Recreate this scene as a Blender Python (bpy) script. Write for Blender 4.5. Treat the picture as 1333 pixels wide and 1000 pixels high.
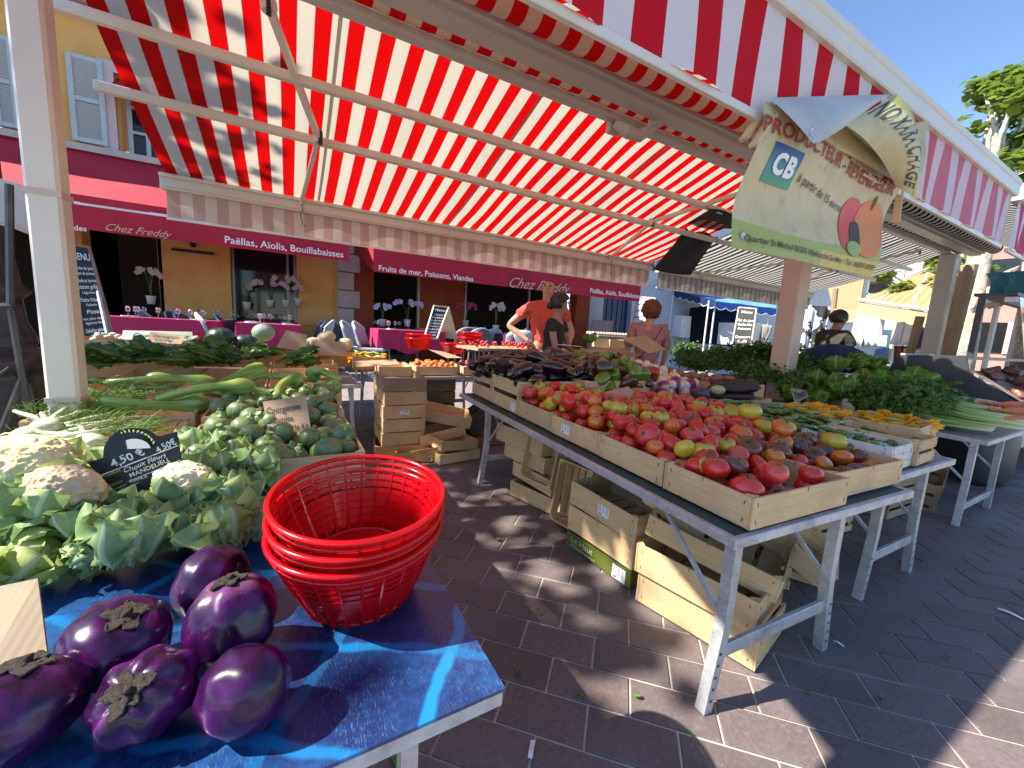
import bpy, bmesh, math, random
from math import sin, cos, pi, radians, sqrt, atan2
from mathutils import Vector, Matrix, Euler, noise
random.seed(7)
S = bpy.context.scene
for o in list(bpy.data.objects): bpy.data.objects.remove(o)
C = S.collection

# ------------------------------------------------------------ camera, sky, sun, exposure
HC = 1.32                                     # height of the lens above the paving
F_PX, PITCH, ROLL, HEAD = 522.0, radians(8.0), radians(3.3), radians(60.5)
F0 = Vector((cos(HEAD), sin(HEAD), 0)); R0 = Vector((sin(HEAD), -cos(HEAD), 0)); Z0 = Vector((0, 0, 1))
FWD = cos(PITCH)*F0 - sin(PITCH)*Z0; UPP = sin(PITCH)*F0 + cos(PITCH)*Z0
RT = cos(ROLL)*R0 + sin(ROLL)*UPP; UP = -sin(ROLL)*R0 + cos(ROLL)*UPP
EYE = Vector((0, 0, HC))
cam = bpy.data.cameras.new('camera'); co = bpy.data.objects.new('camera', cam); C.objects.link(co)
cam.sensor_fit = 'HORIZONTAL'; cam.sensor_width = 36; cam.lens = 36*F_PX/1333.0
cam.clip_start = 0.02; cam.clip_end = 900
M = Matrix((RT, UP, -FWD)).transposed().to_4x4(); M.translation = EYE; co.matrix_world = M
S.camera = co

SUN = Vector((-0.90, 0.264, 1.0)).normalized()      # towards the sun
W = bpy.data.worlds.new('World'); S.world = W; W.use_nodes = True
nt = W.node_tree; nt.nodes.clear()
sky = nt.nodes.new('ShaderNodeTexSky'); sky.sky_type = 'NISHITA'; sky.sun_disc = False
sky.sun_elevation = math.asin(SUN.z); sky.sun_rotation = atan2(SUN.x, SUN.y)
sky.air_density = 1.0; sky.dust_density = 0.3; sky.ozone_density = 4.0; sky.altitude = 1200
bg = nt.nodes.new('ShaderNodeBackground'); bg.inputs['Strength'].default_value = 0.115
wo = nt.nodes.new('ShaderNodeOutputWorld')
nt.links.new(sky.outputs[0], bg.inputs[0]); nt.links.new(bg.outputs[0], wo.inputs[0])
sl = bpy.data.lights.new('sun', 'SUN'); sl.energy = 4.6; sl.angle = radians(0.55); sl.color = (1.0, 0.94, 0.84)
so = bpy.data.objects.new('sun', sl); C.objects.link(so); so.rotation_euler = SUN.to_track_quat('Z', 'Y').to_euler()
so.location = (0, 0, 20)
S.view_settings.view_transform = 'Standard'; S.view_settings.look = 'None'
S.view_settings.gamma = 1; S.view_settings.use_curve_mapping = False
S.view_settings.exposure = 1.40
S.render.engine = 'CYCLES'
S.cycles.max_bounces = 8; S.cycles.transparent_max_bounces = 12

def at(px, py, z=None, X=None, Y=None):
    """point of the place seen at a pixel of the photograph, on a known plane"""
    d = FWD*F_PX + RT*(px-666.5) - UP*(py-500)
    if z is not None: t = (z-HC)/d.z
    elif X is not None: t = X/d.x
    else: t = Y/d.y
    return EYE + d*t

# ------------------------------------------------------------ mesh helpers
class MB:
    def __init__(s): s.v = []; s.f = []; s.m = []; s.uv = {}
    def add(s, vs, fs, mi=0):
        b = len(s.v); s.v += [tuple(v) for v in vs]
        for f in fs: s.f.append(tuple(b+i for i in f)); s.m.append(mi)
        return s
    def box(s, c, d, R=None, mi=0):
        x, y, z = d[0]/2, d[1]/2, d[2]/2; c = Vector(c)
        vs = [Vector(p) for p in ((-x,-y,-z),(x,-y,-z),(x,y,-z),(-x,y,-z),(-x,-y,z),(x,-y,z),(x,y,z),(-x,y,z))]
        if R is not None: vs = [R @ v for v in vs]
        return s.add([v+c for v in vs], [(3,2,1,0),(4,5,6,7),(0,1,5,4),(1,2,6,5),(2,3,7,6),(3,0,4,7)], mi)
    def tube(s, path, rad, n=8, mi=0, cap=True, flat=1.0):
        path = [Vector(p) for p in path]; k = len(path)
        if not hasattr(rad, '__len__'): rad = [rad]*k
        vs = []; up = None
        for i in range(k):
            t = (path[min(i+1, k-1)]-path[max(i-1, 0)]).normalized()
            if up is None: up = Vector((0,0,1)) if abs(t.z) < .9 else Vector((1,0,0))
            a = t.cross(up).normalized(); up2 = a.cross(t).normalized(); up = up2
            for j in range(n):
                q = 2*pi*j/n + (pi/n if n == 4 else 0)
                vs.append(path[i] + (a*cos(q) + up2*sin(q)*flat)*rad[i])
        fs = [(i*n+j, i*n+(j+1) % n, (i+1)*n+(j+1) % n, (i+1)*n+j) for i in range(k-1) for j in range(n)]
        if cap: fs += [tuple(reversed(range(n))), tuple((k-1)*n+j for j in range(n))]
        return s.add(vs, fs, mi)
    def lathe(s, prof, n=16, c=(0,0,0), mi=0, wob=None, R=None):
        c = Vector(c); vs = []
        for i, (r, z) in enumerate(prof):
            for j in range(n):
                q = 2*pi*j/n; k = wob(q, i/(len(prof)-1)) if wob else 1
                p = Vector((r*k*cos(q), r*k*sin(q), z))
                if R is not None: p = R @ p
                vs.append(p + c)
        m = len(prof)
        fs = [(i*n+j, i*n+(j+1) % n, (i+1)*n+(j+1) % n, (i+1)*n+j) for i in range(m-1) for j in range(n)]
        fs += [tuple(reversed(range(n))), tuple((m-1)*n+j for j in range(n))]
        return s.add(vs, fs, mi)
    def grid(s, P, nu, nv, mi=0, uv=True):
        b = len(s.v); fb = len(s.f)
        vs = [P(i/nu, j/nv) for i in range(nu+1) for j in range(nv+1)]
        fs = [(i*(nv+1)+j, (i+1)*(nv+1)+j, (i+1)*(nv+1)+j+1, i*(nv+1)+j+1) for i in range(nu) for j in range(nv)]
        s.add(vs, fs, mi)
        if uv:
            for q in range(nu*nv):
                i, j = divmod(q, nv)
                s.uv[fb+q] = [(i/nu, j/nv), ((i+1)/nu, j/nv), ((i+1)/nu, (j+1)/nv), (i/nu, (j+1)/nv)]
        return s
    def mesh(s, name, mats, smooth=False, bevel=0):
        me = bpy.data.meshes.new(name); me.from_pydata(s.v, [], s.f)
        if not isinstance(mats, (list, tuple)): mats = [mats]
        for m in mats: me.materials.append(m)
        me.polygons.foreach_set('material_index', s.m)
        if smooth: me.polygons.foreach_set('use_smooth', [True]*len(s.f))
        if s.uv:
            ul = me.uv_layers.new(name='UVMap')
            for pi_, pol in enumerate(me.polygons):
                if pi_ in s.uv:
                    for k, li in enumerate(pol.loop_indices): ul.data[li].uv = s.uv[pi_][k]
        me.update()
        if bevel:
            bm = bmesh.new(); bm.from_mesh(me)
            bmesh.ops.bevel(bm, geom=bm.edges[:], offset=bevel, segments=1, affect='EDGES', clamp_overlap=True)
            bm.to_mesh(me); bm.free()
        return me

def ob(name, me, parent=None, loc=(0,0,0), rot=(0,0,0), scale=None, label=None):
    o = bpy.data.objects.new(name, me); C.objects.link(o)
    if parent: o.parent = parent
    o.location = loc; o.rotation_euler = rot
    if scale is not None: o.scale = (scale,)*3 if not hasattr(scale, '__len__') else scale
    if label: o['label'] = label
    return o
def tag(o, label, cat, group=None):
    o['label'] = label; o['category'] = cat
    if group: o['group'] = group
    return o
def thing(name, label, cat, loc=(0,0,0), rot=(0,0,0), group=None, me=None, scale=None):
    return tag(ob(name, me, None, loc, rot, scale), label, cat, group)
def struct(name, me, loc=(0,0,0), parent=None):
    o = ob(name, me, parent, loc); o['kind'] = 'structure'; return o
def stuff(name, me, label=None, cat=None, parent=None, loc=(0,0,0)):
    o = ob(name, me, parent, loc); o['kind'] = 'stuff'
    if label: o['label'] = label
    if cat: o['category'] = cat
    return o
def copy_tree(o, parent=None, loc=None, rot=None, label=None):
    c = o.copy(); C.objects.link(c); c.parent = parent
    if loc is not None: c.location = loc
    if rot is not None: c.rotation_euler = rot
    if label: c['label'] = label
    for ch in o.children: copy_tree(ch, c)
    return c
def rz(a): return Matrix.Rotation(a, 3, 'Z')
def rx(a): return Matrix.Rotation(a, 3, 'X')
def ry(a): return Matrix.Rotation(a, 3, 'Y')

# ------------------------------------------------------------ material helpers
class NT:
    def __init__(s, name):
        s.m = bpy.data.materials.new(name); s.m.use_nodes = True; s.t = s.m.node_tree
        s.b = s.t.nodes['Principled BSDF']; s.out = s.t.nodes['Material Output']
    def n(s, t, **kw):
        x = s.t.nodes.new('ShaderNode'+t)
        for k, v in kw.items():
            if k in x.inputs: x.inputs[k].default_value = v
            else: setattr(x, k, v)
        return x
    def l(s, a, b): s.t.links.new(a, b)
    def ramp(s, fac, stops):
        r = s.n('ValToRGB'); e = r.color_ramp.elements
        while len(e) < len(stops): e.new(0.5)
        for i, (p, c) in enumerate(stops): e[i].position = p; e[i].color = (*c, 1) if len(c) == 3 else c
        if fac is not None: s.l(fac, r.inputs[0])
        return r.outputs[0]
    def coord(s, kind='Object', scale=None):
        o = s.n('TexCoord').outputs[kind]
        if scale is not None:
            mp = s.n('Mapping'); mp.inputs['Scale'].default_value = scale if hasattr(scale, '__len__') else (scale,)*3
            s.l(o, mp.inputs[0]); o = mp.outputs[0]
        return o
    def noise(s, vec, scale, detail=3, rough=.55):
        x = s.n('TexNoise'); x.inputs['Scale'].default_value = scale; x.inputs['Detail'].default_value = detail
        x.inputs['Roughness'].default_value = rough
        if vec is not None: s.l(vec, x.inputs['Vector'])
        return x.outputs['Fac']
    def math(s, op, a, b=None, c=None):
        x = s.n('Math', operation=op)
        for i, v in enumerate((a, b, c)):
            if v is None: continue
            if isinstance(v, (int, float)): x.inputs[i].default_value = v
            else: s.l(v, x.inputs[i])
        return x.outputs[0]
    def mix(s, fac, a, b, mode='MIX'):
        x = s.n('Mix', data_type='RGBA', blend_type=mode)
        for k, v in ((0, fac), (6, a), (7, b)):
            if isinstance(v, (int, float)): x.inputs[k].default_value = v
            elif isinstance(v, tuple): x.inputs[k].default_value = (*v, 1) if len(v) == 3 else v
            else: s.l(v, x.inputs[k])
        return x.outputs[2]
    def bump(s, h, strength=.3, dist=.01):
        x = s.n('Bump'); x.inputs['Strength'].default_value = strength; x.inputs['Distance'].default_value = dist
        s.l(h, x.inputs['Height']); s.l(x.outputs[0], s.b.inputs['Normal'])
    def sep(s, vec):
        x = s.n('SeparateXYZ'); s.l(vec, x.inputs[0]); return x.outputs
    def base(s, c):
        if isinstance(c, tuple): s.b.inputs['Base Color'].default_value = (*c, 1)
        else: s.l(c, s.b.inputs['Base Color'])
    def set(s, **kw):
        for k, v in kw.items(): s.b.inputs[k.replace('_', ' ')].default_value = v
    def translucent(s, col, amt, rough=.8):
        tr = s.n('BsdfTranslucent'); mx = s.n('MixShader'); mx.inputs[0].default_value = amt
        if isinstance(col, tuple): tr.inputs[0].default_value = (*col, 1)
        else: s.l(col, tr.inputs[0])
        s.l(s.b.outputs[0], mx.inputs[1]); s.l(tr.outputs[0], mx.inputs[2]); s.l(mx.outputs[0], s.out.inputs[0])
def simple(name, c1, rough=.5, c2=None, scale=12, bump=0, bd=.004, metallic=0, rnd=None, spec=None, trans=0, coat=0, sss=0):
    m = NT(name); co = m.coord('Object')
    col = None
    if c2 is not None:
        f = m.noise(co, scale, 4); col = m.ramp(f, [(.32, c1), (.68, c2)])
    if rnd is not None:
        oi = m.n('ObjectInfo').outputs['Random']
        col = m.mix(oi, col if col is not None else c1, rnd)
    m.base(col if col is not None else c1)
    m.set(Roughness=rough, Metallic=metallic)
    if spec is not None: m.set(Specular_IOR_Level=spec)
    if coat: m.set(Coat_Weight=coat, Coat_Roughness=.08)
    if sss: m.set(Subsurface_Weight=sss, Subsurface_Scale=.01)
    if bump: m.bump(m.noise(co, scale*2.5, 5, .65), bump, bd)
    if trans: m.translucent(col if col is not None else c1, trans)
    return m.m

def make_wood(name, a, b, dirt):
    m = NT(name); co = m.coord('Object'); oi = m.n('ObjectInfo').outputs['Random']
    ad = m.n('VectorMath', operation='MULTIPLY_ADD'); m.l(co, ad.inputs[0])
    mp = m.n('Mapping'); mp.inputs['Scale'].default_value = (2.2, 26, 26)
    cb = m.n('CombineXYZ')
    for k in range(3): m.l(m.math('MULTIPLY', oi, 37.0+11*k), cb.inputs[k])
    va = m.n('VectorMath', operation='ADD'); m.l(co, va.inputs[0]); m.l(cb.outputs[0], va.inputs[1])
    m.l(va.outputs[0], mp.inputs[0])
    g = m.noise(mp.outputs[0], 3.0, 6, .6)
    big = m.noise(va.outputs[0], 5.0, 3)
    col = m.ramp(g, [(.25, b), (.55, a), (.8, tuple(min(1, x*1.12) for x in a))])
    col = m.mix(m.math('MULTIPLY', oi, .55), col, dirt)
    col = m.mix(m.ramp(big, [(.42, (0,0,0)), (.72, (.65,.65,.65))]), col, dirt)
    kn = m.n('TexVoronoi'); kn.inputs['Scale'].default_value = 5.5
    mp2 = m.n('Mapping'); mp2.inputs['Scale'].default_value = (1, 2.2, 2.2); m.l(va.outputs[0], mp2.inputs[0]); m.l(mp2.outputs[0], kn.inputs['Vector'])
    kf = m.ramp(kn.outputs['Distance'], [(.04, (.75,.75,.75)), (.10, (0,0,0))])
    col = m.mix(kf, col, tuple(x*.35 for x in b))
    m.base(col); m.set(Roughness=.72, Specular_IOR_Level=.25); m.bump(g, .25, .002)
    return m.m
WOOD = make_wood('poplar_wood', (.74,.52,.27), (.60,.39,.19), (.46,.31,.17))
WOOD_OLD = make_wood('weathered_wood', (.46,.32,.19), (.32,.21,.115), (.24,.18,.12))
WOOD_AMBER = make_wood('amber_wood', (.60,.34,.13), (.42,.215,.07), (.34,.19,.08))
STAPLE = simple('staple_steel', (.06,.05,.045), .5, metallic=.4)
PAPER = simple('printed_paper', (.78,.78,.76), .6)
INK = simple('ink', (.02,.02,.025), .6)
CARD = simple('cardboard', (.44,.30,.185), .85, (.36,.24,.14), 9, .2, .001)
CARD_L = NT('corrugated_card')
_c = CARD_L.coord('Object'); _s = CARD_L.sep(_c)
_w = CARD_L.math('SINE', CARD_L.math('MULTIPLY', _s[0], 460.0))
CARD_L.base(CARD_L.mix(CARD_L.noise(_c, 14), (.27,.21,.14), (.22,.17,.11))); CARD_L.set(Roughness=.85); CARD_L.bump(_w, .18, .001); CARD_L = CARD_L.m
def make_galv():
    m = NT('galvanised_steel'); co = m.coord('Object')
    v = m.n('TexVoronoi'); v.inputs['Scale'].default_value = 60; m.l(co, v.inputs['Vector'])
    n = m.noise(co, 7, 6, .7)
    c = m.ramp(n, [(.3, (.30,.30,.31)), (.5, (.52,.52,.53)), (.72, (.66,.66,.66))])
    c = m.mix(.25, c, m.ramp(v.outputs['Color'], [(.2, (.30,)*3), (.8, (.62,)*3)]))
    m.base(c); m.set(Metallic=.55, Roughness=.5); m.bump(n, .15, .002); return m.m
GALV = make_galv()
def paint(name, c, rough=.4, dirt=.25):
    m = NT(name); co = m.coord('Object'); n = m.noise(co, 3.5, 6, .65)
    m.base(m.mix(m.ramp(n, [(.4, (0,0,0)), (.8, (dirt,)*3)]), c, tuple(x*.55 for x in c))); m.set(Roughness=rough)
    m.bump(m.noise(co, 30, 3), .05, .001); return m.m
CREAM = paint('cream_painted_aluminium', (.66,.62,.52), .35)
CREAM_D = paint('beige_post_paint', (.56,.44,.34), .3)
GREYBEAM = paint('grey_painted_aluminium', (.50,.47,.42), .4)
BLACK = simple('black_painted_iron', (.012,.012,.014), .35, (.03,.03,.033), 20, .15)
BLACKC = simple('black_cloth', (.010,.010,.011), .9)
WHITE = simple('white_paint', (.78,.78,.76), .5, (.70,.70,.68), 6)
DARK = simple('painted_room_shade', (.012,.010,.010), .9)  # near-black colour stands in for the shade inside the rooms
GLASS = NT('clear_glass'); GLASS.set(Transmission_Weight=.92, Roughness=.03, IOR=1.45); GLASS.base((.95,.97,.97)); GLASS = GLASS.m

def stripe_fabric(name, ca, cb, period, phase=0.0, trans=.45, axis=0, duty=.5, tint=1.0, soft=.02):
    """woven awning cloth, stripes across one axis of its own coordinates"""
    m = NT(name); co = m.coord('Object'); s = m.sep(co)
    f = m.math('FRACT', m.math('DIVIDE', m.math('ADD', s[axis], 100.0*period-phase), period))
    st = m.math('LESS_THAN', f, duty)
    n = m.noise(co, 2.2, 5, .6); fine = m.noise(co, 90, 2)
    a = m.mix(n, ca, tuple(x*.86 for x in ca)); b = m.mix(n, cb, tuple(x*.90 for x in cb))
    c = m.mix(st, b, a); m.base(c); m.set(Roughness=.8, Specular_IOR_Level=.2)
    m.bump(m.math('ADD', m.math('MULTIPLY', n, 3.0), fine), .12, .006)
    if trans: m.translucent(c, trans)
    return m.m
# ================================================================ GROUND
A45 = radians(45.3); VV = Vector((cos(A45), sin(A45), 0)); UU = Vector((sin(A45), -cos(A45), 0))
def make_paver(name):
    m = NT(name); co = m.coord('Object'); oi = m.n('ObjectInfo').outputs['Random']
    att = m.n('Attribute', attribute_name='tone').outputs['Fac']
    geo = m.n('NewGeometry').outputs['Position']
    big = m.noise(geo, 1.3, 4, .6); n = m.noise(geo, 55, 5, .75); vo = m.n('TexVoronoi'); vo.inputs['Scale'].default_value = 95
    m.l(geo, vo.inputs['Vector'])
    t = m.math('ADD', m.math('MULTIPLY', oi, .55), m.math('MULTIPLY', att, .55))
    c = m.ramp(t, [(0.0, (.125,.092,.085)), (.35, (.165,.125,.115)), (.7, (.195,.140,.125)), (1.0, (.240,.195,.180))])
    c = m.mix(m.ramp(n, [(.38, (.55,)*3), (.62, (0,)*3)]), c, (.075,.062,.068))
    c = m.mix(m.ramp(n, [(.60, (0,)*3), (.74, (.5,)*3)]), c, (.36,.34,.35))
    c = m.mix(m.ramp(vo.outputs['Distance'], [(.10, (.85,)*3), (.2, (0,)*3)]), c, (.055,.048,.05))
    c = m.mix(m.ramp(big, [(.40, (0,)*3), (.72, (.55,)*3)]), c, (.22,.20,.205))
    sp = m.noise(geo, 9, 6, .7)
    c = m.mix(m.ramp(sp, [(.60, (0,)*3), (.66, (.35,)*3)]), c, (.09,.078,.08))
    m.base(c); m.set(Roughness=.62, Specular_IOR_Level=.4)
    m.bump(m.math('SUBTRACT', n, m.math('MULTIPLY', m.ramp(vo.outputs['Distance'], [(.08, (1,)*3), (.2, (0,)*3)]), .6)), .45, .004)
    return m.m
PAVER = make_paver('granite_paver')
GROUT = simple('paving_joint_mortar', (.52,.47,.38), .9, (.38,.35,.29), 20, .4)
L_, W_ = .300, .1675
b = MB(); b.add([(-90,-60,0),(160,-60,0),(160,160,0),(-90,160,0)], [(0,1,2,3)])
gm = NT('distant_paving'); gco = gm.n('NewGeometry').outputs['Position']
bt = gm.n('TexBrick'); bt.inputs['Scale'].default_value = 1.0; bt.inputs['Brick Width'].default_value = .6; bt.inputs['Row Height'].default_value = .335
bt.inputs['Color1'].default_value = (.17,.145,.148,1); bt.inputs['Color2'].default_value = (.21,.175,.172,1); bt.inputs['Mortar'].default_value = (.33,.31,.28,1); bt.inputs['Mortar Size'].default_value = .012
mp = gm.n('Mapping'); mp.inputs['Rotation'].default_value = (0,0,-A45+pi/2); gm.l(gco, mp.inputs[0]); gm.l(mp.outputs[0], bt.inputs['Vector'])
gm.base(gm.mix(gm.noise(gco, 2, 5), bt.outputs['Color'], (.19,.165,.16))); gm.set(Roughness=.7)
ground = struct('ground', b.mesh('ground', gm.m), (0,0,-.03))
b = MB(); b.add([(-3,-2,0),(26,-2,0),(26,13,0),(-3,13,0)], [(0,1,2,3)])
bed = struct('paving', b.mesh('mortar_bed', GROUT), (0,0,-.006))
def paver_mesh(nm, b, c, tilt=(0,0)):
    l, w, h, ch = (L_-.0085)/2, (W_-.0085)/2, .022, .003
    R = Matrix((UU, VV, Z0)).transposed()
    vs = [(-l,-w,-h),(l,-w,-h),(l,w,-h),(-l,w,-h),(-l,-w,-ch),(l,-w,-ch),(l,w,-ch),(-l,w,-ch),
          (-l+ch,-w+ch,0),(l-ch,-w+ch,0),(l-ch,w-ch,0),(-l+ch,w-ch,0)]
    vs = [R @ (Vector(p)+Vector((0,0,p[0]*tilt[0]+p[1]*tilt[1]))) + Vector(c) for p in vs]
    b.add(vs, [(0,1,5,4),(1,2,6,5),(2,3,7,6),(3,0,4,7),(4,5,9,8),(5,6,10,9),(6,7,11,10),(7,4,8,11),(8,9,10,11)])
pm = MB(); paver_mesh('', pm, (0,0,0)); PMESH = pm.mesh('paver', PAVER)
cells = []
for k in range(-16, 95):
    v = 1.145 + W_*k + W_/2; off = 0.145 if k % 2 else 0.0
    for j in range(-60, 60):
        u = off + L_*j + L_/2 - .005
        p = UU*u + VV*v
        if -2.6 < p.x < 24 and -1.2 < p.y < 12.5: cells.append(p)
def inview(p, mx=90):
    q = p-EYE; d = q.dot(FWD)
    if d < .25: return False
    x = 666.5+F_PX*q.dot(RT)/d; y = 500-F_PX*q.dot(UP)/d
    return -mx < x < 1333+mx and y < 1000+mx*2
vis = sorted([p for p in cells if inview(p) and p.x > .35], key=lambda p: (p-EYE).length)[:298]
vs_ = set((round(p.x,3), round(p.y,3)) for p in vis)
for i, p in enumerate(vis):
    ob('paver', PMESH, bed, (p.x, p.y, .006+random.uniform(-.0012,.0012)), (random.uniform(-.004,.004), random.uniform(-.004,.004), 0))
rb = MB(); tones = []
for p in cells:
    if (round(p.x,3), round(p.y,3)) in vs_: continue
    paver_mesh('', rb, (p.x, p.y, random.uniform(-.001,.001)), (random.uniform(-.006,.006), random.uniform(-.008,.008))); tones += [random.random()*1.8]*9
rme = rb.mesh('far_pavers', PAVER); at_ = rme.attributes.new('tone', 'FLOAT', 'FACE'); at_.data.foreach_set('value', tones)
stuff('far_paver_rows', rme, parent=bed, loc=(0,0,.006))

# ================================================================ RESTAURANT FRONT
OCHRE = NT('ochre_render'); _c = OCHRE.coord('Object'); _n = OCHRE.noise(_c, 1.2, 6, .65)
OCHRE.base(OCHRE.ramp(_n, [(.3, (.56,.31,.075)), (.55, (.66,.40,.12)), (.75, (.58,.36,.13))])); OCHRE.set(Roughness=.9); OCHRE.bump(OCHRE.noise(_c, 25, 4), .3, .01); OCHRE = OCHRE.m
REDWALL = simple('oxblood_render', (.24,.055,.02), .85, (.30,.075,.03), 2, .3)
STONE = simple('pale_stone', (.50,.45,.40), .85, (.40,.36,.32), 5, .3)
SHUT = simple('grey_green_shutter_paint', (.42,.50,.50), .55, (.36,.44,.45), 8)
MAROON = NT('maroon_awning_cloth'); _c = MAROON.coord('Object'); _n = MAROON.noise(_c, 1.6, 5)
_k = MAROON.ramp(_n, [(.3, (.40,.008,.030)), (.7, (.50,.018,.045))]); MAROON.base(_k); MAROON.set(Roughness=.75); MAROON.bump(_n, .3, .03); MAROON.translucent(_k, .12); MAROON = MAROON.m
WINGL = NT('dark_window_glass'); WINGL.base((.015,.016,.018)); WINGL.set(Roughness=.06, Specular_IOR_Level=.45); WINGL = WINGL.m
LETTER = simple('cream_lettering', (.82,.80,.76), .6)
GOLD = simple('beige_script_lettering', (.55,.40,.28), .6)
FY = 9.5
def fx(px, py=370, Y=FY): return at(px, py, Y=Y).x
def fz(px, py, Y=FY): return at(px, py, Y=Y).z
def wall_with_holes(x0, x1, z0, z1, y, th, holes, mat, name='wall', parent=None):
    xs = sorted(set([x0, x1] + [h[0] for h in holes] + [h[1] for h in holes])); b = MB()
    xs = [x for x in xs if x0 <= x <= x1]
    for a, c in zip(xs[:-1], xs[1:]):
        hs = sorted([(h[2], h[3]) for h in holes if h[0] <= a+1e-6 and h[1] >= c-1e-6]); z = z0
        for (u, v) in hs + [(z1, z1)]:
            if u > z+1e-4: b.box(((a+c)/2, y+th/2, (z+u)/2), (c-a, th, u-z))
            z = max(z, v)
    return ob(name, b.mesh(name, mat), parent)
def text_mesh(body, size, mat, shear=0, extr=.002, spacing=1.0, bold=0):
    cu = bpy.data.curves.new('lettering', 'FONT'); cu.body = body; cu.size = size; cu.extrude = extr; cu.shear = shear
    cu.space_character = spacing; cu.offset = bold; cu.resolution_u = 3
    o = bpy.data.objects.new('lettering', cu); C.objects.link(o); bpy.context.view_layer.update()
    me = bpy.data.meshes.new_from_object(o); me.name = 'lettering'; bpy.data.objects.remove(o); bpy.data.curves.remove(cu)
    me.materials.clear(); me.materials.append(mat); return me
def text_fit(body, parent, P0, P1, mat, h=None, shear=0, bold=0, up=Vector((0,0,1)), off=.004, extr=.002):
    """flat lettering from P0 to P1 (baseline), parent at identity"""
    me = text_mesh(body, 1.0, mat, shear, 0, 1.0, bold); xs = [v.co.x for v in me.vertices]; w = max(xs)-min(xs)
    P0, P1 = Vector(P0), Vector(P1); d = P1-P0; sx = d.length/w; sy = sx if h is None else h
    X = d.normalized(); N = X.cross(up).normalized(); U = N.cross(X)
    for v in me.vertices:
        v.co = P0 + X*((v.co.x-min(xs))*sx) + U*(v.co.y*sy) + N*off
    return ob('lettering', me, parent)

resto = thing('restaurant_building', 'ochre restaurant facade with grey shutters above dark red awnings', 'building')
xq0, xq1 = fx(440, 345), fx(457, 345)
g0, g1 = fz(300, 405), 2.75
H1 = [(-6.0, fx(52,300), .1, 2.75), (fx(108,330), fx(205,330), .1, 2.75), (fx(300,350), fx(386,350), g0-.25, 2.7)]
ws = [fx(152,150), fx(212,180)]; wz = [fz(160,198), fz(165,100)]
H1 += [(ws[0], ws[1], wz[0], wz[1]), (fx(-60,120), fx(-2,120), wz[0], wz[1])]
EAVE = 5.86
wall_with_holes(-14, xq0, 0, EAVE, FY, .35, H1, OCHRE, parent=resto)
b = MB(); b.box((-6, FY+.02, EAVE+.06), (17, .5, .12)); b.box((-6, FY-.03, EAVE-.09), (16.9, .2, .12)); ob('cornice', b.mesh('cornice', STONE), resto)
b = MB(); b.box((-6.5, FY+4, EAVE+.3), (17, 8, .3)); ob('roof', b.mesh('roof', simple('roof_tile', (.35,.15,.08), .8)), resto)
b = MB(); zl = fz(120,190)-.08
b.box(((-14+xq0)/2, FY-.07, zl), (14+xq0, .14, .10)); ob('string_course', b.mesh('string_course', STONE), resto)
for k in range(16):
    w = .34 if k % 2 else .46
    bb = MB(); bb.box((xq0+w/2-.02, FY+.10, .2+k*.38), (w, .30, .365)); ob('quoin_stone', bb.mesh('quoin_stone', STONE, bevel=.012), resto)
def shutter(x0, x1, z0, z1, parent):
    b = MB(); y = FY-.05; f = .07
    for xx in (x0+f/2, x1-f/2): b.box((xx, y, (z0+z1)/2), (f, .045, z1-z0))
    for zz in (z0+f/2, (z0+z1)/2, z1-f/2): b.box(((x0+x1)/2, y, zz), (x1-x0-2*f, .044, f))
    o = ob('shutter', b.mesh('shutter', SHUT, bevel=.004), parent)
    n = 26
    me = MB().box((0,0,0), (x1-x0-2*f-.004, .012, .05), rx(radians(38))).mesh('louvre', SHUT)
    for i in range(n):
        z = z0+f+ (z1-z0-2*f)*(i+.5)/n
        if abs(z-(z0+z1)/2) < .05: continue
        ob('louvre', me, o, ((x0+x1)/2, y, z))
    return o
sx0, sx1 = fx(92,130), fx(140,150)
shutter(sx0, sx1, wz[0]+.02, wz[1]+.12, resto)
shutter(fx(-8,110), fx(26,120), wz[0]+.02, wz[1]+.1, resto)
def win(x0, x1, z0, z1, y, parent, nx=2, nz=3, fm=WHITE, gm_=WINGL):
    b = MB(); f = .06
    for i in range(nx+1): b.box((x0+(x1-x0)*i/nx, y, (z0+z1)/2), (f, .06, z1-z0))
    for j in range(nz+1):
        for i in range(nx): b.box((x0+(x1-x0)*(i+.5)/nx, y, z0+(z1-z0)*j/nz), ((x1-x0)/nx-f, .058, f*.7))
    o = ob('window', b.mesh('window_frame', fm), parent)
    ob('pane', MB().box(((x0+x1)/2, y+.02, (z0+z1)/2), (x1-x0, .008, z1-z0)).mesh('pane', gm_), o); return o
win(ws[0]+.12, ws[1], wz[0], wz[1], FY+.18, resto, fm=SHUT)
b = MB(); b.box((ws[0]-.09, FY-.01, (wz[0]+wz[1])/2+.05), (.18, .06, wz[1]-wz[0]+.22)); b.box(((ws[0]+ws[1])/2, FY-.011, wz[1]+.1), (ws[1]-ws[0], .06, .2))
ob('window_surround', b.mesh('window_surround', simple('mauve_stone', (.52,.44,.44), .8)), resto)
b = MB()
b.grid(lambda u, v: Vector((ws[0]+(ws[1]-ws[0])*u, FY+.1-.5*v, wz[1]-.02-.42*v-.03*sin(u*9)*v)), 8, 3); ob('window_awning', b.mesh('window_awning', MAROON, True), resto)
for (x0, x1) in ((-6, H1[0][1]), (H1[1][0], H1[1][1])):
    ob('room_shade_panel', MB().box(((x0+x1)/2, FY+1.6, 1.4), (x1-x0+1.0, .05, 2.8)).mesh('room_shade_panel', DARK), resto)  # black panel in place of the shaded room behind each doorway
ob('side_return', MB().box((H1[1][1]+.03, FY+.6, 1.4), (.05, 1.2, 2.7)).mesh('side_return', OCHRE), resto)
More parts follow.
